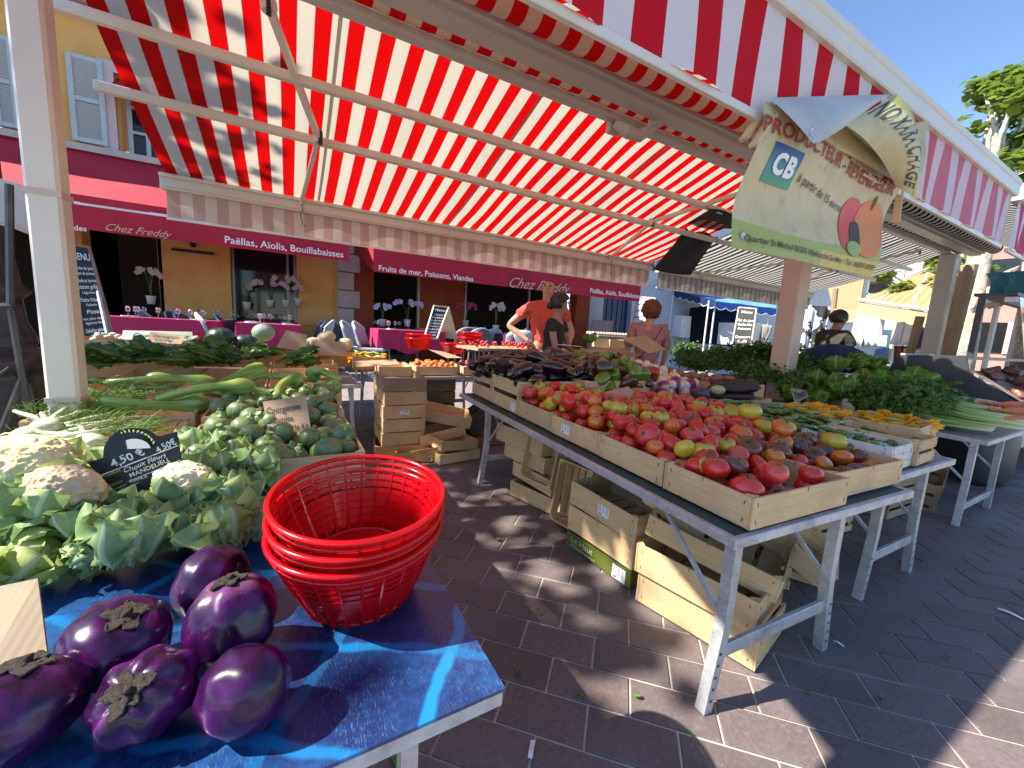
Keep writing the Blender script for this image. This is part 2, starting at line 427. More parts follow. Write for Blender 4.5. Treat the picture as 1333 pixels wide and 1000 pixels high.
wo_ = ob('window', MB().box(((H1[2][0]+H1[2][1])/2, FY+.17, 1.9), (H1[2][1]-H1[2][0], .01, 2.2)).mesh('pane_', WINGL), resto)
b = MB()
for xx in (H1[2][0]+.03, H1[2][1]-.03, H1[2][1]-.16): b.box((xx, FY+.14, 1.85), (.045, .05, 1.7))
b.box(((H1[2][0]+H1[2][1])/2, FY+.14, g0-.2), (H1[2][1]-H1[2][0]-.13, .05, .06)); ob('frame', b.mesh('frame', simple('grey_steel', (.25,.26,.28), .4, metallic=.6)), wo_)
for q in (fx(205,340)+.05, fx(440,400)-.62): pass
b = MB(); px0 = fx(392,400); px1 = fx(434,400)
for (za, zb) in ((.3, 1.0), (1.12, 2.55)):
    b.box(((px0+px1)/2, FY-.012, (za+zb)/2), (px1-px0, .03, zb-za))
ob('pilaster_panel', b.mesh('pilaster_panel', OCHRE, bevel=.008), resto)
b = MB(); xa, za = fx(252,325), fz(252,328); b.box((xa, FY-.03, za), (.62, .05, .045)); b.lathe([(.05,0),(.05,.03),(.02,.05)], 10, (xa, FY-.02, za+.12), R=rx(pi/2)); ob('wall_lamp_rail', b.mesh('wall_lamp_rail', BLACK), resto)

# oxblood wing
wing = thing('restaurant_wing', 'oxblood red restaurant front behind the long awning reading Fruits de mer', 'building')
xe = fx(752, 385)
H2 = [(fx(487,380), fx(548,380), .1, 2.75), (fx(605,380), fx(752,385), .9, 2.75)]
wall_with_holes(xq1+.02, xe+.5, 0, 5.0, FY+.02, .35, H2, REDWALL, parent=wing)
for (x0, x1, z0, z1) in H2: ob('room_shade_panel', MB().box(((x0+x1)/2, FY+1.5, 1.4), (x1-x0+1.2, .05, 2.8)).mesh('room_shade_panel', DARK), wing)  # same black panels, painted shade of the rooms behind
b = MB()
_bf = simple('brushed_frame', (.35,.34,.33), .4, metallic=.5)
for xx in (fx(546,380), fx(607,385), fx(690,385)): ob('steel_door_frame', MB().box((xx, FY+.05, 1.6), (.05, .05, 2.3)).mesh('steel_door_frame', _bf), wing)
b = MB(); b.box(((xq1+xe)/2, FY+4.2, 5.12), (xe-xq1+.6, 8, .2)); ob('roof', b.mesh('roof', STONE), wing)

def big_awning(name, label, x0, x1, yf, zf, zb, yb, white_line, sag=0):
    t = thing(name, label, 'awning')
    b = MB()
    b.grid(lambda u, v: Vector((x0+(x1-x0)*u, yb+(yf-yb)*v, zb+(zf+.24-zb)*v - .05*sin(pi*v)-.012*sin(u*31+v*3)*sin(pi*v))), 60, 10)
    ob('canopy', b.mesh('canopy', MAROON, True), t)
    b = MB()
    b.grid(lambda u, v: Vector((x0+(x1-x0)*u, yf-.012*sin(u*40)*v, zf+.24-.10*v)), 60, 1)
    ob('front_hem', b.mesh('front_hem', MAROON, True), t)
    z1, z0 = zf+.14, zf-.20
    ob('front_bar', MB().box(((x0+x1)/2, yf+.02, z1-.015), (x1-x0, .04, .045)).mesh('front_bar', WHITE if white_line else MAROON), t)
    b = MB(); b.grid(lambda u, v: Vector((x0+(x1-x0)*u, yf-.006-.02*sin(u*53)*v*v, z1-.03+(z0-z1+.03)*v)), 90, 4)
    ob('valance', b.mesh('valance', MAROON, True), t)
    for xx in (x0, x1):
        ob('cheek', MB().add([(xx, yb, zb-.05),(xx, yf, zf+.22),(xx, yf, zf-.18),(xx, yb, zb-.5)], [(0,1,2,3)]).mesh('cheek', MAROON), t)
    b = MB()
    for k in range(4):
        xx = x0+.4+(x1-x0-.8)*k/3; b.tube([(xx, yb, zf+.1), (xx, yf+.05, zf+.12)], .02, 6)
    ob('folding_arm', b.mesh('folding_arm', WHITE), t)
    return t
AY = 7.72
ax1 = at(455, 330, Y=AY).x
zf1 = at(300, 322, Y=AY).z + .20
a1 = big_awning('restaurant_awning', 'long dark red awning with white edge line over the ochre restaurant front', -8, ax1, AY, zf1, 3.75, FY-.02, True)
def on(px, py, dz=0): p = at(px, py, Y=AY-.045); return (p.x, p.y, p.z+dz)
def va_text(t, body, pa, pb, mat, **k):
    A, B = on(*pa), on(*pb); zc = (A[2]+B[2])/2; text_fit(body, t, (A[0], A[1], zc), (B[0], B[1], zc), mat, **k)
va_text(a1, 'Paëllas, Aïolis, Bouillabaisses', (293,318), (447,334), LETTER, bold=.012)
va_text(a1, 'Chez Freddy', (138,301), (224,309), GOLD, shear=.55)
va_text(a1, 'Fruits de mer, Poissons, Viandes', (-70,281), (113,300), LETTER, bold=.012)
bx0, bx1 = at(486, 352, Y=AY).x, at(833, 385, Y=AY).x
zf2 = at(640, 370, Y=AY).z + .20
a2 = big_awning('restaurant_awning', 'second dark red awning, reading Fruits de mer, over the oxblood front', bx0, bx1, AY, zf2-.02, 3.15, FY, False)
va_text(a2, 'Fruits de mer, Poissons, Viandes', (493,352), (616,367), LETTER, bold=.014)
va_text(a2, 'Chez Freddy', (663,373), (742,383), GOLD, shear=.55)
va_text(a2, 'Paëllas, Aïolis, Bouillabaisses', (768,381), (836,389), LETTER, bold=.014)

# ================================================================ MARKET FRAMES (posts, beams, awnings)
RED_T = stripe_fabric('red_cream_awning_cloth', (.56,.002,.003), (.57,.51,.40), .168, -.635-.042, .46)
RED_V = stripe_fabric('red_white_valance_cloth', (.60,.008,.022), (.74,.73,.73), .243, 1.169-.02, .30, duty=.5)
_t = RED_V.node_tree; _b = _t.nodes['Principled BSDF']; _src = _b.inputs['Base Color'].links[0].from_socket     # blends to a pale mauve pink towards its right end
_tc = _t.nodes.new('ShaderNodeTexCoord'); _sp = _t.nodes.new('ShaderNodeSeparateXYZ'); _mr = _t.nodes.new('ShaderNodeMapRange'); _mx = _t.nodes.new('ShaderNodeMix'); _mx.data_type = 'RGBA'
_mr.inputs[1].default_value = 2.7; _mr.inputs[2].default_value = 3.3; _mr.inputs[3].default_value = 0; _mr.inputs[4].default_value = .40
_t.links.new(_tc.outputs['Object'], _sp.inputs[0]); _t.links.new(_sp.outputs[0], _mr.inputs[0]); _t.links.new(_mr.outputs[0], _mx.inputs[0]); _t.links.new(_src, _mx.inputs[6]); _mx.inputs[7].default_value = (.66,.50,.64,1)
for _l in list(_src.links): _to = _l.to_socket; (_t.links.new(_mx.outputs[2], _to) if _to.node.type in ('BSDF_PRINCIPLED', 'BSDF_TRANSLUCENT') else None)
PINK_V = stripe_fabric('pink_white_valance_cloth', (.55,.10,.19), (.70,.70,.76), .243, 1.169, .30)  # pink and bluish white stripes
DULL_V = stripe_fabric('pinkish_valance_back', (.56,.40,.33), (.68,.60,.50), .168, -.635-.042, .25)
GREY_T = stripe_fabric('black_white_awning_cloth', (.012,.012,.013), (.58,.55,.50), .13, 0.02, .42)
GREY_V = stripe_fabric('grey_valance_cloth', (.33,.30,.27), (.50,.47,.43), .13, 0.02, .25)
SEAM = NT('grey_awning_seam'); SEAM.base((.42,.40,.33)); SEAM.set(Roughness=.8); SEAM.translucent((.45,.43,.34), .4); SEAM = SEAM.m
def frame_beam(name, label, x0, x1, far_m, near_m, farv_m, nearv_m, posts, seed, near_label=None):
    t = thing(name, label, 'market stall roof')
    L = x1-x0; xc = (x0+x1)/2
    ob('ridge_beam', MB().box((xc, 2.23, 2.965), (L, .21, .16)).mesh('ridge_beam', GREYBEAM, bevel=.008), t)
    ob('ridge_lip', MB().box((xc, 2.23, 2.875), (L, .12, .018)).mesh('ridge_lip', GREYBEAM), t)
    ob('far_cassette', MB().box((xc, 2.49, 2.90), (L-.02, .075, .05)).box((xc, 2.53, 3.0), (L-.02, .02, .14)).mesh('far_cassette', GREYBEAM, bevel=.004), t)
    for (nm, y, z, r, mt) in (('fabric_roll', 2.41, 2.965, .055, far_m), ('fabric_roll', 2.035, 2.955, .085, near_m)):
        b = MB(); n = 14; b.tube([(x0+.03+(L-.06)*i/6, y, z) for i in range(7)], r, n); ob(nm, b.mesh(nm, mt, True), t)
    # far canopy
    def Pf(u, v):
        x = x0+.04+(L-.08)*u; y = 2.50+1.95*v
        return Vector((x, y, 2.975-.57*v - .035*sin(pi*v)*(1+.5*sin(u*7+seed)) + .010*sin(u*L*9+seed)*sin(pi*v) + .012*noise.noise(Vector((u*L*1.7, v*5, seed)))))
    b = MB(); b.grid(Pf, 80, 16); ob('canopy', b.mesh('canopy', far_m, True), t)
    for xs_m in [x0+.04+(L-.08)*f_ for f_ in (.20, .43, .66, .88)]:
        b = MB(); b.grid(lambda a, c, xs_m=xs_m: Pf((xs_m+.022*(a-.5)-x0-.04)/(L-.08), .01+.98*c)+Vector((0,0,-.005)), 1, 16, uv=False); ob('seam', b.mesh('seam', SEAM, True), t)
    for v in (.25, .50):
        b = MB(); y = 2.50+1.95*v; z = 2.975-.57*v-.105
        b.box((xc-.02, y, z), (L+.12, .045, .055)); ob('roof_tube', b.mesh('roof_tube', CREAM, bevel=.006), t)
    for yy in (2.50+1.95*.25, 2.50+1.95*.5): pass
    ob('front_bar', MB().box((xc, 4.47, 2.335), (L, .07, .11)).box((xc, 4.425, 2.385), (L, .03, .03)).box((xc, 4.432, 2.30), (L, .012, .008)).mesh('front_bar', CREAM, bevel=.005), t)
    b = MB(); b.grid(lambda u, v: Vector((x0+.03+(L-.06)*u, 4.47+.018*sin(u*L*11)*v, 2.28-(.21+.02*sin(u*3))*v)), 140, 4); ob('valance', b.mesh('valance', farv_m, True), t)
    ob('hem_bar', MB().box((xc, 4.475, 2.058), (L-.05, .014, .022)).mesh('hem_bar', WHITE), t)
    # near canopy
    def Pn(u, v):
        return Vector((x0+.04+(L-.08)*u, 1.97-.93*v, 2.985-.38*v-.02*sin(pi*v)))
    b = MB(); b.grid(Pn, 60, 8); ob('canopy', b.mesh('canopy', near_m, True), t, label='short front canopy sloping towards the street')
    ob('front_bar', MB().box((xc, 1.0, 2.575), (L, .075, .12)).box((xc, .962, 2.60), (L, .012, .03)).box((xc, 1.0, 2.64), (L, .05, .012)).mesh('front_bar', CREAM, bevel=.01), t)
    b = MB(); b.grid(lambda u, v: Vector((x0+.03+(L-.06)*u, 1.0-.01-.03*sin(u*L*13+1.2*sin(u*9))*v*(1-.35*v), 2.515-.355*v)), 220, 8)
    ob('valance', b.mesh('valance', nearv_m, True), t, label=near_label)
    ob('hem_bar', MB().box((xc, 1.0, 2.152), (L-.05, .022, .03)).mesh('hem_bar', CREAM, bevel=.003), t)
    # folding arms
    for (sx, ex, bx) in posts:
        o = MB(); S1, E1, B1 = Vector((sx, 2.63, 2.86)), Vector((ex, 3.38, 2.575)), Vector((bx, 4.40, 2.37))
        o.tube([S1, E1], .026, 4); o.lathe([(.035,-.03),(.04,0),(.035,.03)], 10, S1)
        a = ob('folding_arm', o.mesh('folding_arm', CREAM), t)
        o = MB(); o.tube([E1, B1], .020, 4); o.lathe([(.03,-.035),(.034,0),(.03,.035)], 10, E1); o.tube([B1+Vector((0,0,.03)), B1+Vector((0,0,-.03))], .02, 6)
        ob('forearm', o.mesh('forearm', CREAM), a)
        o = MB(); o.lathe([(.016,-.045),(.016,.045)], 8, E1+Vector((.01,-.02,-.005))); o.lathe([(.013,-.04),(.013,.04)], 8, S1+Vector((0,-.03,-.02))); ob('pivot_bolt', o.mesh('pivot_bolt', BLACK), a)
        pth = [B1+Vector((0, -.02, -.03)), B1+Vector((.012, -.02, -.09)), B1+Vector((-.012, -.02, -.13)), B1+Vector((.006, -.02, -.19)), B1+Vector((.0,-.02,-.22)), B1+Vector((.014, -.02, -.235)), B1+Vector((.026, -.02, -.215))]
        ob('cord_hook', MB().tube(pth, .0035, 5).mesh('cord_hook', BLACK), a)
    return t
m1 = frame_beam('market_awning', 'red and cream striped double market awning over the vegetable stall', -.88, 4.83, RED_T, RED_T, DULL_V, RED_V, [(-.05,.22,.14),(4.18,3.58,3.95)], 0.3)
m2 = frame_beam('market_awning', 'black and white striped market awning next along, right of the hanging banner', 4.96, 9.6, GREY_T, GREY_T, GREY_V, PINK_V, [(6.0,6.9,5.9),(8.6,7.9,8.5)], 2.1, 'valance with pink and white stripes')
# motor / bracket on the ridge beam
b = MB(); q = Vector((2.28, 2.42, 2.86))
b.tube([q+Vector((-.13,.06,0)), q+Vector((-.05,.0,-.06)), q+Vector((.05,-.02,-.07)), q+Vector((.14,-.09,0))], [.035,.05,.045,.03], 8); b.box(q+Vector((-.1,.1,-.01)), (.12,.05,.09)); b.box(q+Vector((.12,-.1,.01)), (.07,.1,.06))
ob('ridge_bracket', b.mesh('ridge_bracket', GREYBEAM, bevel=.006), m1)
def post(x, y, w, lab, m, m2_=None, top=2.88):
    t = thing('market_post', lab, 'post', (x, y, 0)); h = w/2
    ob('shaft', MB().box((0,0,top/2), (w, w, top)).mesh('shaft', [m], bevel=.012), t)
    ob('base_plate', MB().box((0,0,.012), (w+.1, w+.1, .018)).mesh('base_plate', GALV), t)
    for dz in (.9, 1.75): ob('band', MB().box((0,0,dz), (w+.006, w+.006, .025)).mesh('band', m2_ or m), t)
    return t
post(-.845, 2.46, .105, 'thick cream square post at the left end of the striped stall roof', CREAM, CREAM_D)
post(4.90, 2.46, .20, 'tan pinkish post behind the lettuce, under the hanging banner', CREAM_D)
post(9.35, 2.46, .20, 'grey beige post behind the black fish counter', GREYBEAM)
# black cloth closing the gap
b = MB()
def Pk(u, v):
    a = at(935,272,Y=3.25); 
    L0 = at(893,296,Y=3.45); R0_ = at(936,306,Y=3.45); L1 = at(850,351,Y=4.40); R1 = at(899,358,Y=4.40)
    T = L0.lerp(R0_, u); Bq = L1.lerp(R1, u); p = T.lerp(Bq, v); p.z -= .03*sin(u*9+v*4)*(1-v)+.02*sin(pi*u); return p
b.grid(Pk, 16, 14)
def Pk2(u, v):
    T = at(926,272,Y=2.9).lerp(at(985,284,Y=2.9), u); Bq = at(896,290,Y=3.4).lerp(at(975,301,Y=3.4), u); p = T.lerp(Bq, v); p.z += .012*sin(u*9); return p
b.grid(Pk2, 10, 4)
tag(ob('black_cloth', b.mesh('black_cloth', BLACKC, True)), 'black cloth sheet slung between the red and the grey striped awnings', 'cloth')

# ================================================================ CAST-IRON LAMP POST, left edge
t = thing('street_lamp', 'black cast iron lamp post with fluted flared base at the left edge', 'street lamp', (-1.36, 3.2, 0))
pr = [(.36,0),(.36,.10),(.30,.14),(.28,.30),(.235,.62),(.20,.86),(.185,.93),(.215,.95),(.225,1.0),(.20,1.04),(.15,1.06),(.16,1.09),(.155,1.12),(.128,1.2),(.118,1.32),(.155,1.36),(.12,1.40),(.105,1.55),(.095,1.8),(.09,2.4),(.085,3.6)]
b = MB(); b.lathe(pr, 40, wob=lambda q, w: 1+.03*cos(10*q)*(1 if w < .95 else 0)); ob('column', b.mesh('column', BLACK, True), t)
b = MB()
for k in range(10):
    q = 2*pi*k/10; r = .19; b.tube([(.30*cos(q), .30*sin(q), .2), (.232*cos(q), .232*sin(q), .6), (.20*cos(q), .20*sin(q), .88)], .012, 5)
ob('ribs', b.mesh('ribs', BLACK), t)
b = MB(); c = Vector((0,0,0))
b.add([(.02,-.2,1.9),(.30,-.12,1.86),(.34,-.10,1.72),(.34,-.08,1.60),(.2,-.2,1.66),(.02,-.25,1.70)], [(0,1,2,5),(5,2,3,4)])
o = ob('hood', b.mesh('hood', simple('pale_weathered_zinc', (.5,.52,.55), .6)), t); md = o.modifiers.new('solid', 'SOLIDIFY'); md.thickness = .05
# dark iron bar trestle in front of the lamp
b = MB(); P = lambda px, py, Y: at(px, py, Y=Y)
b.tube([P(12,240,2.55), P(14,400,2.55), P(45,585,2.55)], .013, 6); b.tube([P(30,490,2.55), P(2,560,2.55), P(-12,600,2.5)], .012, 6); b.tube([P(-5,490,2.55), P(12,478,2.55), P(22,492,2.55), P(-2,495,2.55)], .008, 6)
b.tube([P(-15,400,2.55), P(18,398,2.55)], .016, 6)
tag(ob('iron_trestle', b.mesh('iron_trestle', BLACK)), 'thin black iron bars standing in front of the lamp post base', 'trestle')
# ================================================================ CRATES
_cm = {}
def board_mesh(l, t, h, wood, key=None, staples=True, slot=None):
    k = ('b', round(l,3), round(t,3), round(h,3), wood.name, staples, slot)
    if k not in _cm:
        b = MB()
        if slot:                                   # hand-hole
            a, s = .05, .012
            b.box((-(l/2+a)/2, 0, 0), (l/2-a, t, h)); b.box(((l/2+a)/2, 0, 0), (l/2-a, t, h))
            b.box((0,0,(h/2+s)/2), (2*a, t, h/2-s)); b.box((0,0,-(h/2+s)/2), (2*a, t, h/2-s))
        else: b.box((0,0,0), (l, t, h))
        if staples:
            for sx in (-1, 0, 1):
                for sy in (-1, 1):
                    for sz in ((-.28, .28) if sx else (.44*(1 if sy > 0 else 1),)):
                        b.box((sx*(l/2-.022)+ (0 if sx else .01), sy*(t/2+.0006), sz*h), (.0022, .0016, min(.016, h*.3)), ry(.25*sx), mi=1)
        _cm[k] = b.mesh('board', [wood, STAPLE])
    return _cm[k]
def crate(L, Wd, H, loc, yaw=0, label='wooden crate', group=None, wood=None, nb=1, gap=.012, rot=None, t=.008, slat=5, cat='crate', slot=False, endnb=None, parts=True):
    wood = wood or WOOD
    r = thing('crate', label, cat, loc, rot if rot is not None else (0,0,yaw), group)
    bh = (H-.006-gap*(nb-1))/nb; en = endnb or nb; eh = (H-.006-gap*(en-1))/en
    for s in (-1, 1):
        for k in range(nb): ob('side_board', board_mesh(L, t, bh, wood, slot=slot), r, (random.uniform(-.003,.003), s*(Wd/2-t/2+random.uniform(-.0015,.0015)), .006+bh/2+k*(bh+gap)+random.uniform(0,.002)), (random.uniform(-.01,.01), random.uniform(-.007,.007), random.uniform(-.004,.004)))
        for k in range(en): ob('end_board', board_mesh(Wd-2*t-.002, t, eh, wood), r, (s*(L/2-t/2+random.uniform(-.001,.001)), 0, .006+eh/2+k*(eh+gap)+random.uniform(0,.002)), (random.uniform(-.008,.008), random.uniform(-.01,.01), pi/2))
        for q in (-1, 1):
            k = ('p', round(H,3), wood.name)
            if k not in _cm: _cm[k] = MB().add([(0,0,0),(.028,0,0),(0,.028,0),(0,0,H+.004),(.028,0,H+.004),(0,.028,H+.004)], [(2,1,0),(3,4,5),(0,1,4,3),(1,2,5,4),(2,0,3,5)]).mesh('corner_post', wood)
            ob('corner_post', _cm[k], r, (s*(L/2-t-.001), q*(Wd/2-t-.001), 0), (0,0,{(-1,-1):0,(1,-1):pi/2,(1,1):pi,(-1,1):-pi/2}[(s,q)]))
    sw = (Wd-2*t)/slat
    k = ('s', round(L,3), round(sw,3), wood.name)
    if k not in _cm: _cm[k] = MB().box((0,0,0), (L-2*t, sw*.80, .005)).mesh('bottom_slat', wood)
    for i in range(slat): ob('bottom_slat', _cm[k], r, (0, -Wd/2+t+sw*(i+.5), .0035))
    return r
def paper_label(parent, loc, rot, w=.075, h=.05, green=False, lines=7):
    me = MB().box((0,0,0), (w, .0012, h)).mesh('paper_label', PAPER); o = ob('paper_label', me, parent, loc, rot)
    b = MB()
    for c in range(3):
        for i in range(lines):
            ww = w*.22*random.uniform(.5, 1); b.box((-w*.31+c*w*.31, -.0011, h*.40-i*h*.62/lines), (ww, .0008, h*.016))
    for i in range(14): b.box((-w*.36+i*w*.014, -.0011, -h*.36), (w*.005, .0008, h*.13))
    ob('print', b.mesh('print', INK), o)
    if green: ob('green_band', MB().box((w*.28, -.0012, h*.36), (w*.36, .0008, h*.2)).mesh('green_band', simple('label_green', (.05,.25,.04), .6)), o)
    return o

# ================================================================ TABLES
def table(name, label, x0, x1, y0, y1, z, top, legs_y, splay=.03, group=None, skew=0, th=.022, holes=True, rail=.22, legw=.038, legx=None):
    """x0,x1,y0,y1 the top's outline; skew shifts x with y"""
    cx, cy = (x0+x1)/2, (y0+y1)/2
    t = thing(name, label, 'market table', (cx, cy, 0), (0, 0, -skew), group); w, d = x1-x0, y1-y0
    ob('table_top', MB().box((0,0,z-th/2-.002), (w-.03, d-.03, th)).mesh('table_top', top), t)
    for s in (-1, 1):
        ob('rim', MB().box((s*(w/2-.012), 0, z-.018), (.026, d, .036)).mesh('rim', GALV, bevel=.003), t)
        ob('rim', MB().box((0, s*(d/2-.012), z-.0185), (w-.053, .026, .035)).mesh('rim', GALV, bevel=.003), t)
    LX = [x-cx for x in legx] if legx else [-(w/2-.055), w/2-.055]
    for yy in legs_y:
        Y = yy-cy
        for s in (-1, 1):
            b = MB(); X0 = LX[0 if s < 0 else 1]; 
            b.tube([(X0, Y, z-.03), (X0, Y, z*.52), (X0+s*splay*.15, Y, z*.42), (X0+s*splay, Y, 0)], legw*.66, 4)
            lg = ob('leg', b.mesh('leg', GALV), t)
            if holes:
                b = MB()
                for k in range(5): b.box((X0+s*splay*(.85-.10*k), Y-legw*.475, .05+.045*k), (.011, .002, .009))
                ob('adjusting_holes', b.mesh('adjusting_holes', BLACK), lg)['kind'] = 'stuff'
        ob('crossbar', MB().box(((LX[0]+LX[1])/2, Y, rail), (LX[1]-LX[0], .018, .052)).mesh('crossbar', GALV, bevel=.002), t)
        inn = 1 if Y < 0 else -1
        for s in (-1, 1):
            b = MB(); xx_ = LX[0 if s < 0 else 1]; b.tube([(xx_, Y, z*.50), (xx_, Y+inn*.33, z-.035)], .010, 4)
            b.lathe([(.014,-.012),(.014,.012)], 8, (xx_, Y, z*.50), R=rx(pi/2)); ob('brace', b.mesh('brace', GALV), t)
    return t
# blue foreground table
BL = NT('blue_printed_laminate'); _c = BL.coord('Object'); 
_mp = BL.n('Mapping'); _mp.inputs['Rotation'].default_value = (0,0,.55); BL.l(_c, _mp.inputs[0]); _s = BL.sep(_mp.outputs[0])
_n1 = BL.noise(_c, 3.2, 5, .6); _n2 = BL.noise(_c, 60, 4, .7)
col = BL.ramp(BL.math('ADD', BL.math('MULTIPLY', _n1, .8), BL.math('MULTIPLY', _n2, .35)), [(.40, (.006,.012,.050)), (.56, (.008,.030,.115)), (.74, (.014,.085,.25))])
def band(axis, off, per, w, soft, nz):
    a = BL.math('ADD', _s[axis], BL.math('MULTIPLY', BL.noise(_c, nz, 3), .10))
    f = BL.math('ABSOLUTE', BL.math('SUBTRACT', BL.math('FRACT', BL.math('DIVIDE', BL.math('ADD', a, 10*per+off), per)), .5))
    return BL.ramp(f, [(w, (1,)*3), (w+soft, (0,)*3)])
_br = BL.noise(_c, 2.0, 2)
col = BL.mix(BL.math('MULTIPLY', band(0, .05, .235, .035, .035, 4), BL.ramp(_br, [(.35,(0.25,)*3),(.6,(1,)*3)])), col, (.008,.19,.42))
col = BL.mix(BL.math('MULTIPLY', band(1, .12, .20, .03, .04, 5), BL.ramp(_br, [(.5,(.9,)*3),(.65,(0.2,)*3)])), col, (.006,.15,.36))
# wear: fine crossing scratches
def scr(rot, sc, th):
    m_ = BL.n('Mapping'); m_.inputs['Rotation'].default_value = (0,0,rot); m_.inputs['Scale'].default_value = (sc, sc*.075, 1)
    BL.l(_c, m_.inputs[0]); return BL.ramp(BL.noise(m_.outputs[0], 6, 2, .9), [(th, (0,)*3), (th+.03, (1,)*3)])
sc_ = BL.math('MAXIMUM', BL.math('MAXIMUM', scr(.3, 95, .64), scr(1.5, 80, .64)), BL.math('MAXIMUM', scr(2.4, 110, .64), scr(-.5, 70, .65)))
wearm = BL.ramp(BL.noise(_c, 7, 4), [(.35, (.05,)*3), (.65, (.65,)*3)])
col = BL.mix(BL.math('MULTIPLY', sc_, wearm), col, (.16,.25,.40))
BL.base(col); BL.set(Roughness=.28, Coat_Weight=.25, Coat_Roughness=.25); BL.bump(BL.math('ADD', _n2, sc_), .12, .001); BLUE = BL.m
EDGE = simple('worn_white_edge', (.55,.54,.52), .6, (.32,.31,.30), 18, .2)
ZT = .68
t = thing('display_table', 'scratched bright blue topped table corner in the foreground', 'market table', (-.62, 1.05, 0))
ob('table_top', MB().box((0,0,ZT-.0035), (1.90, 1.01, .007)).mesh('table_top', BLUE), t)
ob('edge_board', MB().box((0,0,ZT-.0075-.015), (1.896, 1.006, .030)).mesh('edge_board', EDGE, bevel=.002), t)
for sx in (-1, 1):
    for sy in (-1, 1): ob('leg', MB().tube([(sx*.8, sy*.42, ZT-.038), (sx*.8, sy*.42, 0)], .022, 4).mesh('leg', GALV), t)
STEEL_TOP = simple('dull_steel_sheet', (.22,.23,.24), .45, (.30,.30,.31), 6, .1, metallic=.5)
GREENSH = simple('dark_green_sheet', (.03,.07,.06), .6, (.02,.04,.04), 8)
table('trestle_table', 'metal legged table under the left greengrocery crates', -1.0, .26, 1.62, 3.9, .675, STEEL_TOP, (1.9, 3.6), holes=False)
table('trestle_table', 'far metal table holding the melons and watermelons crates', -1.6, .62, 4.0, 6.0, .70, STEEL_TOP, (4.3, 5.8), holes=False)
SK = .055
tA = table('trestle_table', 'long galvanised table carrying the tomato and aubergine crates', 1.335, 2.60, .655, 3.46, ZT, GREENSH, (.70, 2.9), skew=SK, legw=.042, legx=(1.40, 2.06), splay=.045)
# second end frame: the row is two tables pushed together
tB = table('trestle_table', 'galvanised table under the green peppers, right of the tomatoes', 2.64, 3.60, .74, 3.3, ZT-.004, STEEL_TOP, (.77, 2.9), skew=.02, legw=.042, legx=(2.70, 3.22), splay=.05)
tC = table('trestle_table', 'galvanised table with the celery and lettuces on its end', 4.50, 5.72, .78, 3.3, ZT+.01, STEEL_TOP, (.85, 2.9), splay=.03, legx=(4.52, 5.28), legw=.042, rail=.14)
tD = table('trestle_table', 'small metal table with apricot and strawberry crates and red baskets', .78, 2.3, 4.25, 5.6, .735, STEEL_TOP, (4.32, 5.4), splay=.02, legw=.036)
table('trestle_table', 'far table behind the saleswoman with eggs and onions', 3.2, 5.6, 4.3, 5.1, .78, STEEL_TOP, (4.5, 4.9), holes=False)
# ================================================================ CRATES ON THE RIGHT-HAND TABLES
def xs(y): return 1.345 + SK*(y-.68)*1.2
GR_T = 'crates of produce in rows on the long galvanised table'
rows = [(.685, 1.065), (1.075, 1.51), (1.52, 1.975), (1.985, 2.46)]
names1 = ['nearest corner', 'second from the corner', 'third from the corner', 'fourth from the corner']
for i, (a, c) in enumerate(rows):
    cr = crate(.60, c-a, .118, (xs((a+c)/2)+.30, (a+c)/2, ZT+.004), -SK, 'flat pale crate of tomatoes, %s along the table edge' % names1[i], GR_T)
    if i == 1: pass
    if i == 2: paper_label(cr, (-.3006, .08, .062), (0,0,-pi/2), .085, .055)
for i, (a, c, lab) in enumerate([(2.475, 2.975, 'deep slotted crate heaped with aubergines, next to the tomatoes'), (2.985, 3.44, 'deep slotted crate of aubergines at the far end of the table')]):
    cr = crate(.60, c-a, .245, (xs((a+c)/2)+.30, (a+c)/2, ZT+.004), -SK, lab, GR_T, nb=2, gap=.035)
    if i == 0: paper_label(cr, (-.3006, -.17, .045), (0,0,-pi/2), .08, .06)
def cr_(x, y, w, d, h, yaw, lab, **k):
    k.setdefault('z', ZT+.004); z = k.pop('z'); return crate(w, d, h, (x, y, z), yaw, lab, k.pop('group', GR_T), **k)
cr_(2.26, .90, .60, .40, .118, -SK, 'pale crate with the dark tomatoes, its side higher than the corner crate')
cr_(2.28, 1.32, .60, .42, .118, -SK, 'pale crate of tomatoes behind the dark tomato crate')
cr_(2.30, 1.77, .60, .44, .118, -SK, 'pale crate of tomatoes in front of the bell peppers')
cr_(2.34, 2.66, .66, .60, .26, -SK, 'crate under the heap of bell peppers', nb=2, z=ZT+.004)
cr_(2.42, 3.25, .66, .50, .28, -SK, 'crate under the furthest bell peppers', nb=2)
cr_(2.84, .985, .30, .42, .135, .02, 'narrow whitish crate end beside the green chillies', wood=simple('whitewashed_wood', (.70,.66,.60), .7, (.55,.52,.47), 14, .2), nb=3, gap=.002)
cr_(3.17, .985, .30, .44, .145, .03, 'brown crate end with a slot, between the white crate and the courgette flowers', nb=2, gap=.022)
cr_(3.76, 1.12, .56, .40, .120, .10, 'pale crate full of yellow courgette flowers sticking out over the table edge', z=ZT+.03)
cr_(3.42, 1.52, .60, .38, .12, .05, 'crate of courgettes with flowers behind the brown crate end')
cr_(2.95, 1.55, .55, .50, .12, .03, 'crate of long green peppers')
cr_(3.35, 2.10, .62, .44, .15, .03, 'crate holding black radishes')
cr_(3.02, 2.72, .60, .55, .22, 0, 'crate with the white onions', nb=2)
cr_(4.05, 2.60, .50, .60, .16, 0, 'nearer crate of potatoes', z=ZT+.04)
cr_(4.05, 3.25, .50, .60, .16, 0, 'further crate of potatoes', z=ZT+.05)
